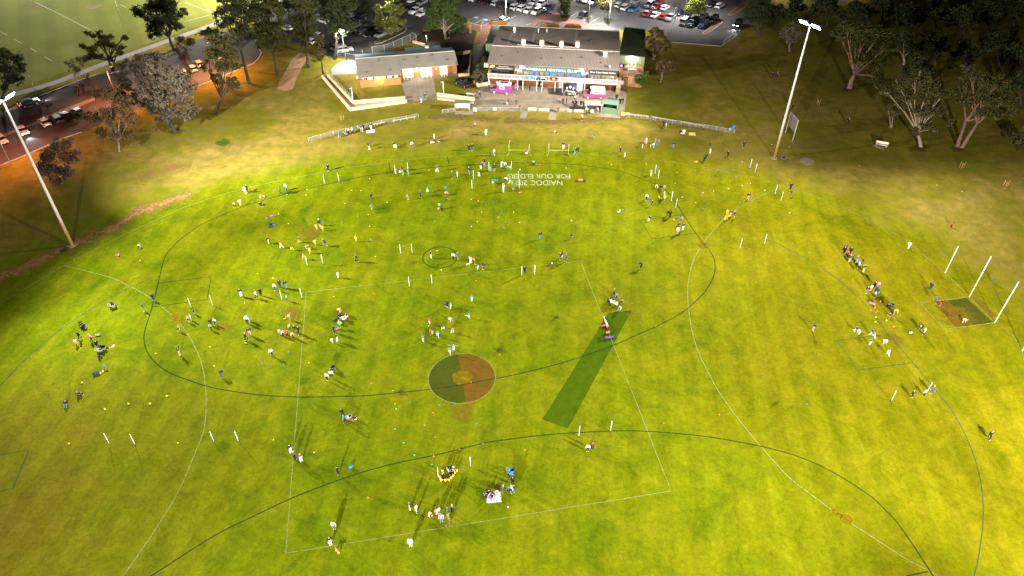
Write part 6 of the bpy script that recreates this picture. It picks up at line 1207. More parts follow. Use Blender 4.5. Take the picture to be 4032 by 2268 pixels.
# joints of each pose, metres, facing +x : pelvis, chest, neck, head direction, then (shoulder offset side) elbow, wrist, hip, knee, ankle, toe for left/right
ST_LEG = lambda s: [(0, s*.09, .90), (.02, s*.10, .50), (-.02, s*.11, .09), (.13, s*.12, .045)]
ST_ARM = lambda s: [(-.02, s*.26, 1.14), (.05, s*.28, .89), (.08, s*.27, .79)]
def pose(name):
    d = dict(pel=(0, 0, .95), wai=(0, 0, 1.12), che=(.01, 0, 1.33), nek=(.01, 0, 1.48), hd=(.02, 0, 1), sh=lambda s: (.0, s*.185, 1.43), arm=ST_ARM, leg=ST_LEG)
    if name == 'wk':
        d['leg'] = lambda s: [(0, s*.09, .90), (.14, s*.10, .52), (.20, s*.10, .10), (.35, s*.11, .06)] if s > 0 else [(0, s*.09, .90), (.0, s*.10, .50), (-.27, s*.10, .13), (-.15, s*.10, .045)]
        d['arm'] = lambda s: [(-.14, .25, 1.16), (-.10, .27, .92), (-.05, .27, .83)] if s > 0 else [(.08, -.25, 1.15), (.24, -.24, .96), (.31, -.23, .90)]
    elif name == 'rn':
        d.update(wai=(.05, 0, 1.1), che=(.14, 0, 1.30), nek=(.20, 0, 1.44), hd=(.3, 0, 1), sh=lambda s: (.17, s*.18, 1.39))
        d['leg'] = lambda s: [(0, .09, .90), (.33, .10, .74), (.16, .10, .42), (.30, .10, .34)] if s > 0 else [(0, -.09, .90), (-.04, -.10, .50), (-.28, -.10, .15), (-.17, -.10, .045)]
        d['arm'] = lambda s: [(-.06, .30, 1.20), (.14, .28, 1.10), (.22, .26, 1.14)] if s > 0 else [(.30, -.26, 1.17), (.44, -.18, 1.32), (.50, -.15, 1.39)]
    elif name == 'kk':
        d['leg'] = lambda s: [(0, .09, .90), (.36, .10, .90), (.72, .10, .86), (.82, .10, .98)] if s > 0 else ST_LEG(-1)
        d['arm'] = lambda s: [(-.05, s*.42, 1.30), (.02, s*.62, 1.38), (.05, s*.71, 1.40)]
    elif name == 'bd':
        d.update(pel=(-.14, 0, .92), wai=(.02, 0, 1.02), che=(.24, 0, 1.10), nek=(.40, 0, 1.13), hd=(.95, 0, .2), sh=lambda s: (.33, s*.18, 1.10))
        d['arm'] = lambda s: [(.37, s*.22, .84), (.42, s*.17, .60), (.45, s*.15, .50)]; d['leg'] = lambda s: [(-.12, s*.09, .88), (.04, s*.11, .50), (-.03, s*.11, .09), (.12, s*.12, .045)]
    elif name == 'si':
        d.update(pel=(0, 0, .14), wai=(-.02, 0, .32), che=(.02, 0, .52), nek=(.05, 0, .67), hd=(.12, 0, 1), sh=lambda s: (.03, s*.185, .61))
        d['arm'] = lambda s: [(.13, s*.25, .40), (.36, s*.17, .40), (.45, s*.13, .42)]; d['leg'] = lambda s: [(.04, s*.10, .13), (.42, s*.16, .40), (.60, s*.12, .07), (.73, s*.12, .05)]
    elif name == 'cr':
        d.update(pel=(-.12, 0, .40), wai=(-.04, 0, .54), che=(.13, 0, .70), nek=(.24, 0, .82), hd=(.5, 0, .85), sh=lambda s: (.2, s*.18, .77))
        d['arm'] = lambda s: [(.38, s*.21, .58), (.54, s*.13, .46), (.62, s*.11, .42)]; d['leg'] = lambda s: [(-.08, s*.11, .38), (.30, s*.15, .48), (.02, s*.13, .09), (.17, s*.14, .045)]
    elif name == 'up':
        d['arm'] = lambda s: [(.04, s*.31, 1.62), (.08, s*.25, 1.88), (.09, s*.23, 1.98)]
    elif name == 'ou':
        d['arm'] = lambda s: [(.0, s*.45, 1.40), (.05, s*.68, 1.42), (.08, s*.78, 1.43)]
    elif name == 'ho':
        d['arm'] = lambda s: [(.10, s*.25, 1.18), (.34, s*.13, 1.24), (.42, s*.09, 1.26)]
    elif name == 'ly':
        d.update(pel=(-.32, 0, .48), wai=(-.12, 0, .52), che=(.12, 0, .55), nek=(.30, 0, .58), hd=(.85, 0, .5), sh=lambda s: (.24, s*.18, .54))
        d['arm'] = lambda s: [(.24, s*.24, .30), (.28, s*.20, .07), (.37, s*.20, .04)]; d['leg'] = lambda s: [(-.30, s*.10, .44), (-.26, s*.12, .08), (-.66, s*.12, .07), (-.78, s*.12, .06)]
    return d
def skin_body(d, child):
    hs = 1.32 if child else 1.0; J = []; E_ = []; Rr = []; seg = []
    def add(p, r, par=None, kind=None):
        J.append(Vector(p)); Rr.append(r if isinstance(r, tuple) else (r, r))
        if par is not None: E_.append((par, len(J)-1)); seg.append((par, len(J)-1, kind))
        return len(J)-1
    pel = add(d['pel'], (.135, .115)); wai = add(d['wai'], (.125, .105), pel, 'hips'); che = add(d['che'], (.155, .115), wai, 'torso'); nek = add(d['nek'], .062, che, 'torso')
    h = Vector(d['hd']).normalized(); n0 = Vector(d['nek'])
    a = add(n0+h*.055*hs, .056*hs**.5, nek, 'neck'); b = add(n0+h*.115*hs, .082*hs, a, 'head'); c = add(n0+h*.19*hs, .096*hs, b, 'head'); e = add(n0+h*.262*hs, .062*hs, c, 'head')
    for s in (1, -1):
        sh = add(d['sh'](s), .068, che, 'torso'); el, wr, hn = d['arm'](s)
        q = add(el, .046, sh, 'uarm'); q2 = add(wr, .032, q, 'farm'); add(hn, (.042, .024), q2, 'hand')
        hp, kn, an, to = d['leg'](s)
        q = add(hp, .094, pel, 'hips'); q1 = add(kn, .060, q, 'thigh'); q2 = add(an, .040, q1, 'shin'); add(to, .040, q2, 'foot')
    bm = bmesh.new(); ly = bm.verts.layers.skin.verify(); V = [bm.verts.new(p) for p in J]
    for i, v in enumerate(V): v[ly].radius = Rr[i]; v[ly].use_root = (i == 0)
    for i, j in E_: bm.edges.new((V[i], V[j]))
    me = bpy.data.meshes.new('skin'); bm.to_mesh(me); bm.free(); o = bpy.data.objects.new('skin', me); COL.objects.link(o)
    o.modifiers.new('s', 'SKIN').use_smooth_shade = True; o.modifiers.new('u', 'SUBSURF').levels = 1
    out = bpy.data.meshes.new_from_object(o.evaluated_get(bpy.context.evaluated_depsgraph_get())); bpy.data.objects.remove(o)
    return out, J, seg, h, hs
PB = {}
def pose_meshes(name, child):
    key = (name, child)
    if key in PB: return PB[key]
    d = pose(name); me, J, seg, h, hs = skin_body(d, child)
    kinds = []
    def near(p):
        best = (9, None, 0)
        for i, j, k in seg:
            a, b = J[i], J[j]; t = max(0, min(1, (p-a).dot(b-a)/max(1e-6, (b-a).length_squared))); dd = (p-a.lerp(b, t)).length
            if k in ('head',): dd -= .05
            if dd < best[0]: best = (dd, k, t)
        return best[1], best[2]
    vs = [v.co.copy() for v in me.vertices]; ns = [v.normal.copy() for v in me.vertices]
    hc = J[6]; fwd = (Vector((1, 0, 0))-h*h.x).normalized() if abs(h.x) < .9 else Vector((0, 0, -1))
    fk = []
    for p in me.polygons:
        c = p.center; k, t = near(c); fk.append((k, t, c))
    def shell(nm, test, off):
        mb = MB(); mp = {}
        for p, (k, t, c) in zip(me.polygons, fk):
            if not test(k, t, c): continue
            ids = []
            for i in p.vertices:
                if i not in mp: mp[i] = len(mb.v); mb.v.append(tuple(vs[i]+ns[i]*off))
                ids.append(mp[i])
            mb.f.append(tuple(ids)); mb.mi.append(0); mb.sm.append(True)
        return mb.mesh(nm, SK)
    top = shell('shirt', lambda k, t, c: k in ('torso', 'uarm', 'farm') and not (k == 'farm' and t > .9) or (k == 'hips' and t > .6 and (c-J[1]).length < .17), .020)
    tank = shell('shirt', lambda k, t, c: k == 'torso' or (k == 'uarm' and t < .35) or (k == 'hips' and t > .6 and (c-J[1]).length < .17), .018)
    trs = shell('trousers', lambda k, t, c: k in ('thigh', 'shin') or (k == 'hips' and not (t > .6 and (c-J[1]).length < .17)), .016)
    shr = shell('shorts', lambda k, t, c: (k == 'thigh' and t < .78) or (k == 'hips' and not (t > .6 and (c-J[1]).length < .17)), .022)
    hair = shell('hair', lambda k, t, c: k == 'head' and ((c-hc).dot(h) > .035*hs or ((c-hc).dot(fwd) < -.012*hs and (c-hc).dot(h) > -.10*hs)), .014*hs)
    # body: skin surface, shoes on its feet, nose, ears, eyes and five fingers on each hand
    mb = MB(); mb.v = [tuple(v) for v in vs]
    for p, (k, t, c) in zip(me.polygons, fk): mb.f.append(tuple(p.vertices)); mb.mi.append(1 if k == 'foot' else 0); mb.sm.append(True)
    sd = h.cross(fwd).normalized()
    fc = hc-h*.03*hs+fwd*.085*hs
    mb.sphere(tuple(fc+fwd*.012*hs-h*.012*hs), .016*hs, 0, 6, 4, (1.1, .8, 1.2))
    for s in (-1, 1):
        mb.sphere(tuple(fc+h*.03*hs+sd*s*.032*hs+fwd*.002), .011*hs, 2, 6, 4); mb.sphere(tuple(hc-h*.02*hs+sd*s*.092*hs), .022*hs, 0, 6, 4, (1, .5, 1.3))
    mb.box(tuple(fc-h*.048*hs+fwd*.0), (.012, .045*hs, .012), 2)
    for i, j, k in seg:
        if k != 'hand': continue
        a, b = J[i], J[j]; dr = (b-a).normalized(); sv = Vector((0, 1, 0)) if abs(dr.y) < .7 else Vector((1, 0, 0)); sv = (sv-dr*sv.dot(dr)).normalized(); nv = dr.cross(sv)
        for q, (off, ln) in enumerate(((-.030, .055), (-.010, .072), (.010, .078), (.030, .066))):
            p0 = b+sv*off*.9; p1 = p0+dr*ln*.6+nv*.006; p2 = p1+dr*ln*.4+nv*.022; mb.tube([p0, p1, p2], [.0095, .009, .007], 5)
        p0 = a.lerp(b, .6)+sv*.035; mb.tube([p0, p0+sv*.03+dr*.03, p0+sv*.035+dr*.062], [.011, .010, .008], 5)
    body = mb.mesh('person', [SK, SHOE, EYE])
    bpy.data.meshes.remove(me)
    PB[key] = (body, top, tank, trs, shr, hair); return PB[key]
SIZE = {'a': (1.03, False), 'w': (.97, False), 't': (.88, False), 'c': (.78, True), 's': (.62, True)}
POSE = {'st': 'standing', 'wk': 'walking', 'rn': 'running', 'kk': 'kicking', 'bd': 'bending', 'si': 'sitting', 'cr': 'crouching', 'up': 'arms raised', 'ou': 'arms spread', 'ho': 'hands forward', 'ly': 'crawling'}
SZN = {'a': 'adult', 'w': 'adult', 't': 'youth', 'c': 'child', 's': 'toddler'}
prn = random.Random(5)
def person(t, x, y, sz, ps, top, bot, where, z=0.0, yaw=None, hair=None, group='people on the oval'):
    if yaw is None: yaw = prn.choice((-150, -110, -90, -60, -30, 0, 30, 60, 90, 120, 150, 180))+prn.uniform(-15, 15)
    scl, ch_ = SIZE[sz]; me = pose_meshes(ps, ch_); p = GT(t, x, y, z)
    scl *= prn.uniform(.97, 1.04); girth = prn.uniform(1.0, 1.16)
    o = bpy.data.objects.new('person', me[0]); COL.objects.link(o); o.location = p; o.rotation_euler = (0, 0, R(yaw)); o.scale = (scl*girth, scl*girth, scl)
    shorts = bot.isupper(); cb = bot.lower(); hair = hair or prn.choice('kkzzzy')
    bare = shorts and ch_
    for nm, m, mt in (('shirt', me[2] if bare else me[1], CLO[top][1]), ('shorts' if shorts else 'trousers', me[4] if shorts else me[3], CLO[cb][1]), ('hair', me[5], HAIR[hair])):
        c = bpy.data.objects.new(nm, m); COL.objects.link(c); c.parent = o; setmat(c, mt)
    hn = {'w': 'white-capped ', 'y': 'fair '}.get(hair, '')
    dress = 'all %s' % CLO[top][0] if top == bot else '%s top, %s %s' % (CLO[top][0], CLO[cb][0], 'shorts' if shorts else 'trousers')
    tag(o, '%s%s, %s, %s %s' % (hn if hair == 'w' else '', SZN[sz], dress, POSE[ps], where), 'person', group)
    return o
def crowd(where, rows, group='people on the oval'):
    for r in rows.strip().split('\n'):
        f = r.split(); yaw = float(f[7]) if len(f) > 7 and f[7] != '-' else None; hr = f[8] if len(f) > 8 else None
        person(f[0], float(f[1]), float(f[2]), f[3], f[4], f[5], f[6], where, 0.036 if group.startswith('people on the patio') else 0.0, yaw, hr, group)
crowd('near far left boundary line', '''A 2488 935 a wk w w
A 2512 915 a st n k
A 2440 1055 w st c c
A 2370 1062 s bd w n
B 270 940 a st d n
B 328 905 a st w k
B 338 940 a st n n
B 70 978 w si o z
B 98 968 s si w w
B 65 1050 w si k k
B 755 705 a st k k''')
crowd('beside the left fence', '''B 870 368 a wk d j
B 960 335 a ho p k
B 1003 330 a ho c k
B 1085 300 a st n w
B 1103 305 c st p p
B 1112 285 c st k k
B 1188 280 a st n c -90''')
crowd('between left fence and oval line', '''B 1163 468 c st k k
B 1174 498 c rn o w
B 1428 470 a bd k w
B 1442 476 s st w w
B 1612 468 a bd w d
B 1828 378 c st w w
B 1825 415 a si k w
B 1882 413 a si k w - z
B 2240 262 c st p n
B 2352 343 w st w l
B 2180 500 a st k k
B 2212 497 a st k d''')
crowd('by goal poles at far boundary', '''B 2395 555 c st d d
B 2435 550 a st w N
B 1440 735 c st t T
B 1475 725 s cr w w
B 1497 710 a bd k K
B 1512 752 c wk t T
B 1563 748 c st t T
B 1857 716 a wk d w
B 2008 775 a st d k
B 2062 762 c st w w
B 2180 735 a st n j''')
crowd('near the painted words', '''Z1 250 655 t st n w
Z1 290 600 t st u n
Z1 365 525 a st k K
Z1 545 700 c st t l
Z1 660 705 a ho k K -90
Z1 915 580 a bd c z
Z1 870 595 c st t w
Z1 990 605 c st w t
Z1 1045 640 c cr w o
Z1 1135 700 c st y t
Z1 205 890 c rn l w
Z1 625 1110 c rn t w
Z1 985 1055 a bd w n 0
Z1 1115 1090 c rn t w
Z1 930 1350 a up w w
Z1 1230 1290 a st e E 90
Z1 1620 210 a cr m w''')
crowd('left of the painted words', '''B 1190 985 c st k k
B 1195 1097 c wk t T
B 1560 1000 c wk t T
B 1690 970 a st d k
B 1760 920 c wk t w
B 1940 950 w cr p k
B 1945 1015 c cr n n
B 1870 1100 c si o k
B 1905 1095 c si k k''')
crowd('at the yellow team drill', '''B 668 1265 a wk n N 90 w
B 637 1298 c wk y Y
B 697 1312 c wk y Y
Y 145 800 a st n c 0
Y 570 940 c rn y w 180
Y 900 1015 c rn d y 180
Y 1110 770 c wk k o
Y 1350 970 c bd u w
Y 1620 860 c rn y O
Y 1955 885 a rn n N 180
Y 1460 1110 c st y Y
Y 1240 1310 c rn y Y 0
B 1035 1420 c wk y Y''')
crowd('near the far goal frames', '''C 15 425 c st n O
C 560 480 a st k w
C 597 475 s st r k
C 680 540 a wk d j
C 712 515 a st d k
C 875 372 c st k j
C 478 318 c ly w k
C 750 190 w st w k
C 1137 522 w st m k
C 1183 560 a wk e w''')
crowd('below the right fence benches', '''X 395 660 w st k w
X 455 605 c st r k
X 510 525 w st w c
X 800 545 w st g g
X 900 570 w st r j
X 755 660 c bd w l
X 650 668 s st w c
X 850 600 s cr t t
X 1370 680 a st n j 90
C 1575 255 a wk k k
C 1597 278 w st w j
C 1755 315 w si k k
C 1778 312 s si w w
C 2045 458 c bd k k
C 2045 530 c st w c
C 1985 610 w st n k
C 1965 625 c si k k
C 2000 590 w st k k
C 1915 620 c si o y
C 2222 570 a wk k k
C 2385 470 a st n n''')
crowd('at end of right fence', '''C 2220 285 a si k k
C 2252 295 a si l l''')
crowd('by upper right goal poles', '''C 1447 755 w st g c
C 1505 870 w ly w k
C 1545 880 a cr k k
V 335 690 c si k k
V 378 640 w st p u - w
V 65 685 w st w k
V 105 735 t st d e
V 160 775 t st k k
V 430 960 a bd k k 0
V 480 990 a st k k
V 105 1045 c bd k w
V 710 1010 c cr u w
V 650 1120 w cr u k
V 715 1210 a ho n c
V 620 1275 w st w S''')
crowd('on the upper right turf', '''C 1150 1120 w ly e w 0
C 325 1395 a st k j
C 635 1390 c bd n d
C 2125 745 c st d n
U 600 900 a wk n S
U 330 1260 a st k S - y''')
crowd('in the right yellow huddle', '''U 140 1330 c st y n
U 170 1290 c st y y
U 205 1270 c st y o
U 235 1250 c cr y n
U 270 1210 c st n w
U 200 1190 c st y y''')
crowd('on the right bank', '''D 295 80 a st k k
D 840 230 a wk k k
T4 95 745 a st k k
T4 140 740 a st d k
D 1855 1240 c st r k''')
crowd('at the right boundary arc', '''D 275 870 a st n n
D 280 932 a ho d d
H 1435 40 w wk w c''')
crowd('on the far left turf', '''E 1410 45 c bd c n
E 1200 115 c si p r
E 1560 570 a st n k
E 1465 675 a st d j
E 1130 640 w bd k k''')
crowd('in the pram group at the left', '''S 300 260 w cr k k
S 215 500 a wk k k
S 140 620 c wk w p
S 475 540 w wk p k
S 630 700 a st k k
S 640 935 c si n n
S 760 1165 s bd t b''')
crowd('at the left striped team drill', '''RR 370 650 c rn d K
RR 240 830 c st g K
RR 300 790 c st w g
RR 740 1000 c wk g k
RR 735 890 c wk k k
RR 830 880 c wk w k
E 1815 880 c rn g K
RR 1395 260 a st n w
RR 1730 310 w wk w n
RR 1830 250 a st k k
RR 1565 805 w st b j
RR 1535 865 a st w k 90
RR 1590 1120 a st n S
RR 1510 1235 a wk k k
E 1825 1122 a up n S
E 2255 1350 a bd n d''')
crowd('at the red and white drill', '''Q 230 335 w st c d
Q 330 270 a st n n
Q 450 285 a st k j
Q 470 545 c wk l k
Q 520 930 c kk p S 160
Q 325 1235 c st w S
Q 390 1265 c st w k
Q 420 1200 c cr p u
Q 490 1250 c st r k
Q 585 1300 c wk p k
Q 530 1140 c wk w k
Q 630 1170 c st k r
Q 715 1220 a wk k k''')
crowd('among the camp chairs', '''N 450 390 w bd o d
N 480 570 a cr k k
N 740 520 w cr m w
N 440 715 c si c c
N 450 905 c si u e
N 320 1025 a st k k
N 415 1312 a st n w 180
N 250 1362 s wk w w''')
crowd('left of the centre square', '''F 183 1130 w wk w n
F 790 1355 a st w k 90
F 747 1378 w st c k
F 1045 178 a wk k k 180
F 853 335 c st w w''')
crowd('right of the small dark circle', '''F 1795 137 a st k w
F 2022 160 w st w k
F 2065 150 w st d e
F 2195 190 w st c c
F 2225 190 c st o d
F 2268 250 c bd d w
F 2315 255 w bd n z''')
crowd('in the teal and red game', '''M 680 268 a bd n k
M 748 300 c st t w
M 1215 145 c st t w
M 745 565 c ly w o
M 1150 525 c kk t w 170
M 285 650 c st r w
M 300 885 c st r k
M 355 870 c cr g o
M 470 930 c wk t w
M 575 780 c rn n w
M 785 850 c rn r w
M 145 1035 c up t w
M 735 1295 c wk t w
M 820 1218 c ou t w -90''')
crowd('near the centre square top', '''G 528 155 w st k k
G 545 135 c st k c
G 585 172 a st d d
G 583 148 a st d k
G 170 295 a st k k
G 1345 240 a bd n k 150''')
crowd('huddled at the green wicket', '''O 465 265 w st d k
O 520 345 c st b k
O 340 432 a cr n k
O 430 430 w cr k w
O 530 485 w cr c w
O 620 455 c cr k m
O 615 610 c bd l n
O 545 605 c cr k j''')
crowd('in the queue at far right', '''W 190 195 a st k k
W 215 145 a st d d
W 245 262 w st r k
W 310 205 a st k k
W 300 345 w st n g
W 370 312 w st d k
W 440 362 w st z c
W 470 462 w st w k
W 430 430 t st b k
W 540 402 w st k k
W 570 533 w st k w - y''')
crowd('left of the goal posts', '''W 625 948 a st n e
W 710 892 c st w o
W 770 860 a st k k
W 830 860 w st p k
W 800 922 a st d k
W 780 1012 c st w n
W 1040 1242 a cr k k
W 1085 1382 c cr m k
W 1150 1342 w bd y j
H 1645 445 a st n n
H 1690 582 a wk d d
H 1750 602 c st k r
H 1970 767 c bd w o
H 2255 372 c st d d
H 1555 837 a bd n k - w
H 1580 888 w st w k''')
crowd('at the right goal square drill', '''H 495 850 a ho n S 20
Hz 690 545 c kk n w 190
Hz 815 612 c bd w w
Hz 1185 632 c wk n w
Hz 1280 728 c rn u w
Hz 1155 952 c ou d w
Hz 1600 905 c bd c w
Hz 1725 1302 c rn w w''')
crowd('on the lower right turf', '''L 1100 75 t st n k
L 1195 65 c st w n
L 1250 45 a st d d
L 1690 395 a wk k k''')
crowd('on the lower left turf', '''I 515 125 a si k j
I 600 60 a si d k 0''')
crowd('below the centre circle', '''J 680 268 a st b k
J 672 228 a bd k k
J 745 262 c si r k
J 765 252 c cr k w
J 270 500 a st n w
J 300 552 a st d k
J 350 568 a st d w
J 635 668 a st k k
K 580 490 t st w k
K 615 475 a st m k''')
crowd('by the square bottom line', '''J 605 1090 a st w g
J 575 1208 a st k w
J 1190 1220 a st w w -90
J 1185 938 a st d c
J 1235 962 a st w j
ZB 490 1045 w st d k
ZB 400 1082 a st d d
ZB 415 1197 w st e e
ZB 285 1225 w st p j
ZB 240 1092 w st l j
ZB 200 1092 c st p o
ZB 70 1122 c bd c g''')
crowd('in the yellow seated ring', '''ZB 420 292 a bd k g 0 w
ZB 500 268 c si y k 200
ZB 580 275 c si y k 200
ZB 540 318 c si y k 190
ZB 510 376 c si y k 160
ZB 470 415 c si y k 150
ZB 430 458 c si y k 120
ZB 360 468 c si y k 90
ZB 275 465 c si y k 70
ZB 255 405 c si y k 30
ZB 315 350 c st y k 30
ZB 312 430 c st k k''')
crowd('round the striped blanket', '''ZB 1575 392 w bd b k 0
ZB 1635 515 a st k k
ZB 1455 658 t st d d
ZB 1560 678 t st d k
ZB 1615 672 t st l k
ZB 1655 658 t st n d
ZB 1190 690 a si k d
ZB 1250 752 c si k k
ZB 1285 700 c si b k
ZB 1200 802 c si u u
ZB 1322 680 c si c p''')
crowd('on the change room forecourt', '''R1 1305 1190 w wk b w
R1 1372 1130 a st n d''', 'people on the patio and forecourt')
crowd('on the left half of the patio', '''P 970 685 a st n n
P 1660 855 c wk n w
P 1695 780 c st r k
P 1880 875 a wk k d
P 2030 350 a st k k
P 2430 475 a st k k
P 2515 430 c st o k''', 'people on the patio and forecourt')
crowd('between the marquee and the shelters', '''Q2 620 845 a st n n
Q2 710 820 a st k n
Q2 870 900 a st k u
Q2 905 950 a st k k
Q2 955 890 a st n k
Q2 1075 880 t st k k
Q2 1130 915 a wk k k
Q2 925 740 c st w k
Q2 850 640 w st w k
Q2 905 650 w st p k
Q2 960 632 w bd k k
Q2 705 645 a st k k''', 'people on the patio and forecourt')
crowd('right of the green shelter', '''Q2 1975 740 a st k k
Q2 2070 845 a st k k
Q2 2140 830 a ho k k''', 'people on the patio and forecourt')
crowd('in the cream roofed shelter', '''Q2 1215 1085 a st c k
Q2 1270 1100 a cr k k
Q2 1490 1070 w st w u''', 'people on the patio and forecourt')
# ================================================================== SMALL THINGS ON THE TURF
DISC = {'w': ('white', (.80, .80, .78)), 'b': ('blue', (.05, .20, .55)), 'y': ('yellow', (.85, .75, .05)), 'o': ('orange', (.85, .20, .03)), 'g': ('green', (.08, .62, .22)), 'u': ('purple', (.25, .16, .5))}
dm = MB(); n = 14
prf = [(.11, 0), (.105, .025), (.06, .05), (.03, .055)]
vs = [(r*math.cos(2*math.pi*k/n), r*math.sin(2*math.pi*k/n), z) for r, z in prf for k in range(n)]
fs = [(i*n+k, i*n+(k+1) % n, (i+1)*n+(k+1) % n, (i+1)*n+k) for i in range(3) for k in range(n)]
dm.add(vs, fs, 0, True); DM = dm.mesh('marker_disc', mat('disc_plain', (.8, .8, .8), .5))
def discs(c, s):
    nm, rgb = DISC[c]; m = mat('disc_'+nm, rgb, .5)
    for q in s.split():
        t, x, y = q.split(','); o = bpy.data.objects.new('marker_disc', DM); COL.objects.link(o); p = GT(t, float(x), float(y)); o.location = (p.x, p.y, .008); setmat(o, m)
        tag(o, '%s marker disc lying on the turf' % nm, 'marker disc', '%s marker discs' % nm)
discs('w', 'C,1050,638 C,1402,630 C,590,673 C,123,692 C,1977,925 C,2084,907 C,2235,883 C,2375,850 C,2460,829 C,1767,968 C,645,1203 C,118,1228 C,2375,612 B,2202,988 B,2203,1265 D,28,870 D,272,1094 F,1898,258 M,268,690 D,97,422 D,272,446 D,958,631 D,1720,821 D,1965,885 ZB,1545,945')
discs('b', 'B,625,932 B,535,1090 B,895,1218 B,700,1230 B,1052,1163 B,1833,1213 B,1840,1350 B,2410,1218 B,2550,1220 B,2348,1045 B,2425,1028 B,2515,1103 B,2533,1275 B,1182,1402 C,172,617 C,1897,697 C,2290,693 C,2313,772 C,2045,772 C,1935,747 C,2025,1035 C,2355,1022 C,1975,1083 C,2200,1085 C,2043,1107 C,2145,1153 C,2445,1147 F,75,1210 F,298,1220 F,347,1088 F,267,660 F,462,647 J,1183,117 J,1410,134 J,1528,127 J,1695,272 J,1744,430 E,2300,35')
discs('y', 'B,537,893 B,990,898 B,1085,903 B,530,943 B,923,1033 B,1160,1145 B,350,1235 B,250,1138 B,1172,1265 B,1350,1022 B,2307,1118 B,2262,1218 B,2476,1172 B,1172,778 B,1773,695 C,1715,718 C,1695,827 C,1903,1023 C,57,1121 E,2478,590 E,1420,160 E,1500,722 F,1230,122 F,1857,63 F,195,340 F,37,295 F,807,527 F,558,1198 I,530,430 I,1367,425 J,133,400 J,447,497 E,2125,1035 E,2170,1230 E,1578,1102')
discs('o', 'B,2275,1007 F,1223,498 F,2250,365 F,1192,1405 F,2488,1118 F,2200,1393 G,1497,822 J,1067,125 J,1360,193 J,1378,381 J,1365,527 J,1563,476 J,860,844 K,97,478 K,1165,271 K,1593,208 W,720,1265 W,848,1272 W,820,1300')
discs('g', 'J,1053,22 J,1076,163 J,1296,289 J,1069,318 J,1136,423 J,1218,519 J,1350,590'); discs('u', 'L,297,127')
def ball(t, x, y, m, label, s=(.14, .10, .10), r=1.0):
    p = GT(t, x, y); o = MB().sphere((0, 0, 0), 1.0, 0, 12, 8, tuple(q*r for q in s)).build('football', m, None, (p.x, p.y, s[2]*r+.005), random.uniform(0, 3)); 
    l = MB().box((0, 0, s[2]*r*.97), (.12, .025, .012)).build('lacing', M_WHITE, o); tag(o, label, 'ball', 'balls on the turf')
BY = mat('ball_yellow', (.85, .62, .05), .5); BR = mat('ball_red', (.70, .16, .05), .5)
for t, x, y, m, lb in (('I', 808, 170, BY, 'yellow football, leftmost of the row of four on the lower left turf'), ('I', 990, 128, BY, 'yellow football, second of the row of four on the lower left turf'), ('I', 1155, 127, BY, 'yellow football, third of the row of four on the lower left turf'), ('I', 1284, 68, BY, 'yellow football, rightmost of the row of four on the lower left turf'),
        ('E', 833, 1405, BY, 'yellow football below the purple bag at the left'), ('E', 1020, 1308, BY, 'yellow ball touching the dark sports bag at the left'), ('E', 1047, 1290, BY, 'second yellow ball beside the dark sports bag at the left'), ('Q', 420, 918, BY, 'yellow football at the kicking child in pink'), ('RR', 1490, 1297, BY, 'orange yellow football in front of the walking black clad coach'), ('N', 380, 912, M_WHITE, 'white ball by the seated children left of centre'),
        ('W', 810, 1405, BY, 'yellow football on the blue oval line at the right'), ('Hz', 1690, 198, BY, 'yellow football beyond the drill at the right'), ('Hz', 1340, 240, BY, 'small yellow football left of the blue oval line at the right'), ('Hz', 1908, 392, BR, 'red football nearest the bending coach at the right'), ('W', 900, 1108, BR, 'red ball by the black bag at the right'), ('U', 525, 857, BR, 'orange ball beside the man walking upper right'), ('V', 295, 622, BY, 'yellow ball upper right by the crouching people'), ('V', 555, 1028, BY, 'yellow ball inside the dark goal square upper right'), ('Y', 518, 935, M_WHITE, 'white ball at the feet of the yellow runner'), ('G', 448, 192, M_WHITE, 'white ball in the long shadows near the centre square corner'), ('Z1', 1430, 680, M_WHITE, 'white ball above the painted words'), ('Hz', 1345, 95, BY, 'pair of yellow ball on the blue line at the right')):
    ball(t, x, y, m, lb, r=1.25)
def bag(t, x, y, c, label, rz=.4, s=(.75, .38, .34), hp=True):
    p = GT(t, x, y); o = empty('sports_bag', (p.x, p.y, .005), rz); m = mat('bag_'+c, dict(black=(.02, .02, .022), navy=(.03, .04, .12), red=(.42, .05, .06), orange=(.75, .18, .05), purple=(.10, .06, .24), blue=(.05, .17, .36), grey=(.33, .33, .33), white=(.7, .7, .68), green=(.06, .20, .13), teal=(.06, .3, .3), mauve=(.24, .16, .24))[c], .8)
    L = MB(); L.tube([(-s[0]/2, 0, s[2]/2), (-s[0]*.46, 0, s[2]/2), (s[0]*.46, 0, s[2]/2), (s[0]/2, 0, s[2]/2)], [s[2]*.36, s[2]*.5, s[2]*.5, s[2]*.36], 10); L.build('bag_body', m, o)
    MB().tube([(-.16, 0, s[2]*.95), (-.13, 0, s[2]*1.3), (.13, 0, s[2]*1.3), (.16, 0, s[2]*.95)], .018, 5).build('bag_handle', M_BLACK, o); tag(o, label, 'bag')
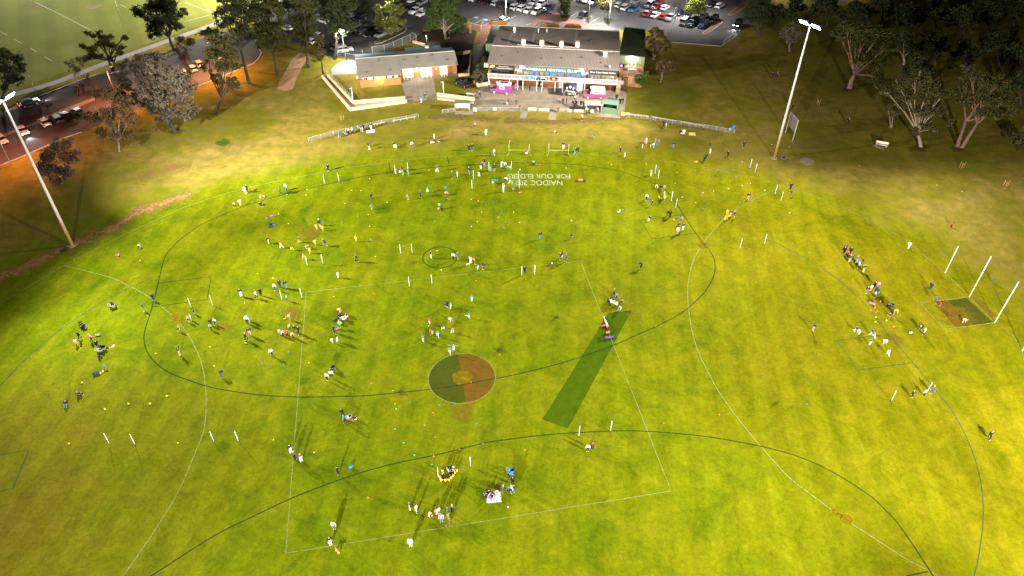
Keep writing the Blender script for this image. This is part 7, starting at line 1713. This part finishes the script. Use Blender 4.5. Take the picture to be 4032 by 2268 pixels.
for a in (('S', 580, 1295, 'navy', 'dark blue sports bag with yellow balls beside it at the left', .6, (1.0, .5, .48)), ('S', 612, 415, 'grey', 'pale grey bag right of the woman in pink at the left', .3), ('B', 188, 1165, 'mauve', 'mauve bag with a yellow disc upper left', .2), ('B', 133, 1190, 'mauve', 'small mauve bag left of the other mauve bag', .8, (.5, .3, .3)), ('B', 175, 1250, 'black', 'black bag in the pile upper left', .1), ('B', 165, 1272, 'navy', 'navy bag in front of the pile upper left', .3), ('B', 205, 1258, 'blue', 'blue bag at the right of the pile upper left', -.3, (.6, .3, .3)),
          ('O', 210, 995, 'red', 'red bag beside the fallen white pole on the wicket', .1), ('O', 335, 1090, 'black', 'big black bag below the fallen white pole', 1.3, (.9, .45, .4)), ('O', 320, 1150, 'orange', 'orange bag below the black bag on the wicket', .4, (.6, .4, .35)), ('O', 335, 1275, 'purple', 'purple bag pile lowest on the wicket', .1, (1.0, .5, .4)), ('O', 425, 1255, 'purple', 'small purple bag right of the purple pile', .4, (.5, .35, .3)), ('O', 150, 1325, 'black', 'flat black bag alone at the left of the wicket', .2, (.65, .4, .25)),
          ('W', 870, 915, 'green', 'green bag beside the group left of the goal posts', 1.2), ('W', 885, 1085, 'black', 'black bag with a red ball left of the goal posts', -.4, (.55, .35, .3)), ('W', 730, 1145, 'mauve', 'dark red and black bag on the turf near the blue oval line', -.5, (.9, .5, .4)), ('W', 785, 1155, 'orange', 'orange bag touching the dark red bag', 1.1, (.55, .35, .3)), ('W', 792, 1218, 'orange', 'small orange bag below the other orange bag', 1.0, (.4, .25, .25)), ('H', 1460, 872, 'white', 'white bag left of the bending coach near the goal', .3, (.5, .35, .3)),
          ('J', 730, 615, 'blue', 'blue bag right of the lone man in black at the bottom', 1.0, (.55, .4, .45)), ('J', 1112, 40, 'black', 'black bag on the dark oval line left of the centre circle', .2), ('F', 2488, 1078, 'black', 'black bag with an orange disc right of the teal team', .3), ('G', 492, 745, 'black', 'black and red bag alone right of centre', .2), ('C', 125, 926, 'orange', 'orange bag below the painted words', .1, (.6, .28, .25)), ('C', 255, 645, 'black', 'black bag pile above the painted words', .1, (.8, .4, .35)), ('C', 285, 643, 'green', 'green bag in the pile above the painted words', .5, (.45, .35, .35)), ('C', 318, 647, 'red', 'red bag at the right of the pile above the painted words', .2, (.5, .35, .3)), ('C', 258, 615, 'white', 'white bag just above the pile over the painted words', .2, (.4, .4, .3)),
          ('P', 815, 565, 'red', 'red bag on the lawn behind the black pickup', .4, (.6, .4, .4)), ('V', 385, 445, 'green', 'green bag on the dark oval line upper right', .6, (.5, .4, .4)), ('V', 635, 985, 'green', 'green bag inside the dark goal square upper right', .6, (.6, .4, .4)), ('ZB', 1120, 790, 'navy', 'small navy bag at the left corner of the striped blanket', 1.3, (.4, .25, .25))): bag(*a)
def pram(t, x, y, c, label, rz=0.5):
    p = GT(t, x, y); o = empty('pram', (p.x, p.y, 0), rz); m = CLO[c][1]
    MB().add([(-.35, -.22, .45), (.35, -.22, .5), (.35, .22, .5), (-.35, .22, .45), (-.45, -.26, .75), (.42, -.24, .68), (.42, .24, .68), (-.45, .26, .75)], [(3, 2, 1, 0), (0, 1, 5, 4), (1, 2, 6, 5), (2, 3, 7, 6), (3, 0, 4, 7)]).build('carry_cot', m, o)
    vs = []; fs = []
    for i in range(7):
        a = math.pi*(.5+.5*i/6); 
        for j in range(6):
            b = math.pi*j/5; vs.append((-.15+.34*math.cos(a)*.9*(1), .27*math.cos(b), .72+.36*math.sin(b)*(.4+.6*math.sin(a))))
    for i in range(6):
        for j in range(5): fs.append((i*6+j, i*6+j+1, i*6+j+7, i*6+j+6))
    MB().add(vs, fs, 0, True).build('hood', m, o)
    fr_ = MB()
    for s in (-1, 1): fr_.tube([(.4, s*.25, .12), (-.35, s*.26, .75), (-.6, s*.26, 1.02)], .018, 5); fr_.tube([(-.4, s*.25, .14), (.3, s*.24, .55)], .018, 5)
    fr_.tube([(-.6, -.26, 1.02), (-.6, .26, 1.02)], .022, 5); fr_.build('frame', M_GALV, o)
    for xx in (.42, -.42):
        for s in (-1, 1): MB().tube([(xx, s*.27, .13), (xx, s*.31, .13)], .13, 10).build('wheel', M_BLACK, o)
    tag(o, label, 'pram', 'prams on the turf')
for a in (('S', 690, 800, 'g', 'grey pram under the navy hooded one at the left', .8), ('S', 745, 735, 'n', 'navy hooded pram at the left group', .3), ('E', 1150, 640, 'g', 'grey pram with the bending woman on the left turf', .6), ('S', 250, 190, 'k', 'black stroller topmost of the left group', 2.4), ('F', 805, 1275, 'k', 'black pram with a white hoop left of the centre circle', 1.5), ('N', 640, 620, 'w', 'white and black pram among the chairs left of centre', .8), ('W', 1095, 1210, 'n', 'navy pram left of the goal posts', .4), ('C', 690, 510, 'k', 'black pram behind the goal frames', .2),
          ('O', 430, 470, 'w', 'white framed pram in the huddle on the wicket end', .1), ('B', 935, 345, 'e', 'pale green pram by the left spectators fence', .4), ('ZB', 1605, 300, 'b', 'blue pram above the striped blanket', .2), ('J', 718, 245, 'g', 'grey stroller below the centre circle', .9)): pram(*a)
def chair(t, x, y, c, label, rz=0.0):
    p = GT(t, x, y); o = empty('camp_chair', (p.x, p.y, 0), rz); m = CLO[c][1]
    MB().box((0, 0, .42), (.5, .52, .04)).build('seat', m, o); MB().box((-.27, 0, .72), (.05, .52, .55)).build('backrest', m, o)
    for a in (-1, 1):
        for b in (-1, 1): MB().tube([(a*.24, b*.25, .42), (a*.28, b*.27, 0)], .016, 5).build('leg', M_DARKM, o)
    tag(o, label, 'camp chair')
chair('N', 345, 690, 'k', 'black camp chair left of centre', 2.8); chair('N', 500, 500, 'k', 'black camp chair beside the orange clad adult left of centre', .4); chair('C', 2288, 290, 'b', 'blue camp chair at the far end of the right fence', 4.7); chair('C', 2222, 292, 'k', 'black camp chair at the far end of the right fence', 4.7)
# rugs
def rug(t, q, m, label, stripes=None):
    P = [GT(t, q[i], q[i+1]) for i in range(0, 8, 2)]; c = sum(P, Vector())/4; L = [(p.x-c.x, p.y-c.y) for p in P]
    o = MB().prism(L, .012, .03).build('picnic_rug', m, None, (c.x, c.y, 0)); tag(o, label, 'rug')
    if stripes:
        A, B, C, D = [Vector((*l, 0)) for l in L]; mb = MB()
        for f in (.33, .64, .97):
            for k in range(14):
                a = A.lerp(B, f+.012*(-1)**k).lerp(D.lerp(C, f+.012*(-1)**k), .03+.94*k/14); b = A.lerp(B, f-.012*(-1)**k).lerp(D.lerp(C, f-.012*(-1)**k), .03+.94*(k+1)/14)
                mb.ribbon([a, b], .05, .035)
        mb.build('rug_zigzag', stripes, o)
rug('ZB', (1130, 685, 1405, 655, 1430, 850, 1145, 875), mat('rug_white', (.72, .66, .68), .9, var=.05), 'white rug with dark zigzag stripes at the bottom of the oval', mat('zigzag_navy', (.06, .06, .16), .9))
rug('B', (1140, 295, 1225, 280, 1225, 315, 1140, 320), mat('rug_pale_blue', (.55, .66, .78), .9, var=.15, scale=4), 'pale blue rug by the left spectators fence')
rug('X', (1875, 170, 2070, 180, 2085, 278, 1870, 262), mat('rug_yellow', (.80, .62, .22), .9, var=.05), 'pale yellow mat below the right fence'); rug('X', (1590, 180, 1735, 190, 1735, 228, 1600, 210), MATS['rug_white'], 'white rug under the seated pair below the right fence')
o = MB().sphere((0, 0, .3), .42, 0, 12, 8, (1, 1, .75)).build('pop_up_tent', mat('tent_white', (.74, .76, .80), .8), None, GT('X', 1705, 165)); tag(o, 'small white pop up play tent beside the seated woman below the right fence', 'play tent')
c = GT('S', 935, 662); o = MB().box((0, 0, .03), (.7, .5, .05), rz=.3).build('kick_pad', mat('pad_orange', (.75, .42, .25), .8), None, (c.x, c.y, .005)); MB().box((-.18, .0, .06), (.3, .4, .02), rz=.3).build('pad_dark_half', mat('bag_navy', (.03, .04, .12), .8), o); tag(o, 'orange and navy kick pad right of the prams', 'kick pad')
# fallen padded post on the wicket
a, b = GT('O', 312, 1005), GT('O', 230, 782); o = empty('fallen_post', a); d_ = b-a; MB().tube([(0, 0, .12), tuple(d_*.4+Vector((0, 0, .10))), tuple(d_+Vector((0, 0, .07)))], [.16, .15, .07], 10).build('padding', M_WHITE, o); MB().tube([(0, 0, .14), tuple(-d_*.12+Vector((0, 0, .14)))], [.18, .17], 10).build('orange_base', mat('base_orange', (.80, .22, .05), .6), o); tag(o, 'white padded post with an orange base lying on the green wicket', 'post pad')
# balloons
def balloon(t, x, y, m, label):
    p = GT(t, x, y); o = empty('balloon', p); MB().sphere((0, 0, 1.0), .3, 0, 12, 8, (.8, .8, 1)).build('balloon_skin', m, o); MB().tube([(0, 0, 0), (.02, .02, .4), (0, 0, .7)], .008, 4).build('string', M_WHITE, o); tag(o, label, 'balloon')
GB = mat('balloon_green', (.08, .60, .12), .35); BB = mat('balloon_blue', (.06, .16, .52), .35)
balloon('B', 1880, 1085, GB, 'green balloon above the sitting children left of the painted words'); balloon('B', 1945, 910, BB, 'blue balloon at the crouching woman left of the painted words'); balloon('C', 1580, 905, GB, 'green balloon on the dark oval line upper right'); balloon('V', 388, 690, mat('balloon_lime', (.30, .65, .10), .35), 'lime balloon by the woman in pink upper right')
balloon('N', 520, 870, GB, 'green balloon beside the seated children left of centre')
# dogs
def dog(t, x, y, m, label, yaw, s=1.0):
    d = {}; J = []; E_ = []; Rr = []
    def add(p, r, par=None):
        J.append(p); Rr.append(r if isinstance(r, tuple) else (r, r))
        if par is not None: E_.append((par, len(J)-1))
        return len(J)-1
    hip = add((-.28, 0, .50), (.085, .095)); wst = add((-.05, 0, .50), (.085, .09), hip); che = add((.22, 0, .49), (.105, .13), wst); nk = add((.36, 0, .62), .065, che); hd = add((.44, 0, .72), .075, nk); mz = add((.56, 0, .69), .038, hd)
    t1 = add((-.42, 0, .56), .026, hip); add((-.58, 0, .66), .014, t1)
    for q in (-1, 1):
        k = add((-.24, q*.085, .36), .06, hip); h_ = add((-.36, q*.085, .17), .032, k); f = add((-.32, q*.085, .03), .028, h_); add((-.25, q*.085, .025), .024, f)
        k = add((.20, q*.085, .30), .048, che); h_ = add((.22, q*.085, .15), .03, k); f = add((.21, q*.085, .03), .026, h_); add((.27, q*.085, .025), .022, f)
    bm = bmesh.new(); ly = bm.verts.layers.skin.verify(); V = [bm.verts.new(p) for p in J]
    for i, v in enumerate(V): v[ly].radius = Rr[i]; v[ly].use_root = (i == 0)
    for i, j in E_: bm.edges.new((V[i], V[j]))
    me = bpy.data.meshes.new('dog'); bm.to_mesh(me); bm.free(); o = bpy.data.objects.new('tmp', me); COL.objects.link(o); o.modifiers.new('s', 'SKIN').use_smooth_shade = True; o.modifiers.new('u', 'SUBSURF').levels = 1
    out = bpy.data.meshes.new_from_object(o.evaluated_get(bpy.context.evaluated_depsgraph_get())); bpy.data.objects.remove(o); out.materials.append(m)
    o = bpy.data.objects.new('dog', out); COL.objects.link(o); o.location = GT(t, x, y); o.rotation_euler = (0, 0, yaw); o.scale = (s, s, s)
    e = MB()
    for q in (-1, 1): e.add([(.42, q*.05, .77), (.36, q*.09, .76), (.39, q*.10, .66)], [(0, 1, 2)])
    e.build('ears', m, o); tag(o, label, 'dog')
fur_b = mat('fur_brown', (.20, .08, .035), .9, var=.2); fur_t = mat('fur_tan', (.62, .34, .14), .9, var=.15); fur_w = mat('fur_cream', (.70, .60, .42), .9)
dog('B', -15, 920, fur_b, 'brown dog standing by the pair at the far left boundary line', -.3, 1.2); dog('J', 630, 1270, fur_t, 'tan dog below the bottom left corner of the centre square', -.8); dog('ZB', 405, 1305, fur_b, 'red brown dog on the bottom square line', .9); dog('F', 2170, 212, fur_w, 'cream dog right of the small dark circle', .3, .8); dog('H', 1600, 405, fur_b, 'small brown dog beside the navy man near the goal posts', .5, .8)
# ================================================================== labels single each thing out: the ones alike are told by their place from left to right
def px_of(o):
    p = o.matrix_world.translation if o.type == 'EMPTY' or o.location.length > 0 else Vector(o.bound_box[0])
    p = o.location; d = Vector((p.x, p.y, p.z-CAM_H)); return d.x/(d.y*cT - d.z*sT)
ORD = ['leftmost', 'second', 'third', 'fourth', 'fifth', 'sixth', 'seventh', 'eighth', 'ninth', 'tenth', 'eleventh', 'twelfth']
def ordinal(k, n):
    if n == 2: return 'left one' if k == 0 else 'right one'
    if k == 0: return 'leftmost of %d' % n
    if k == n-1: return 'rightmost of %d' % n
    return '%s from left' % (ORD[k] if k < 12 else '%d%s' % (k+1, {1: 'st', 2: 'nd', 3: 'rd'}.get((k+1) % 10 if k > 12 else 9, 'th')))
by = {}
for o in TOPS: by.setdefault(o['label'], []).append(o)
for lb, L in by.items():
    if len(L) > 1:
        L.sort(key=px_of)
        for k, o in enumerate(L): o['label'] = lb+', '+ordinal(k, len(L))
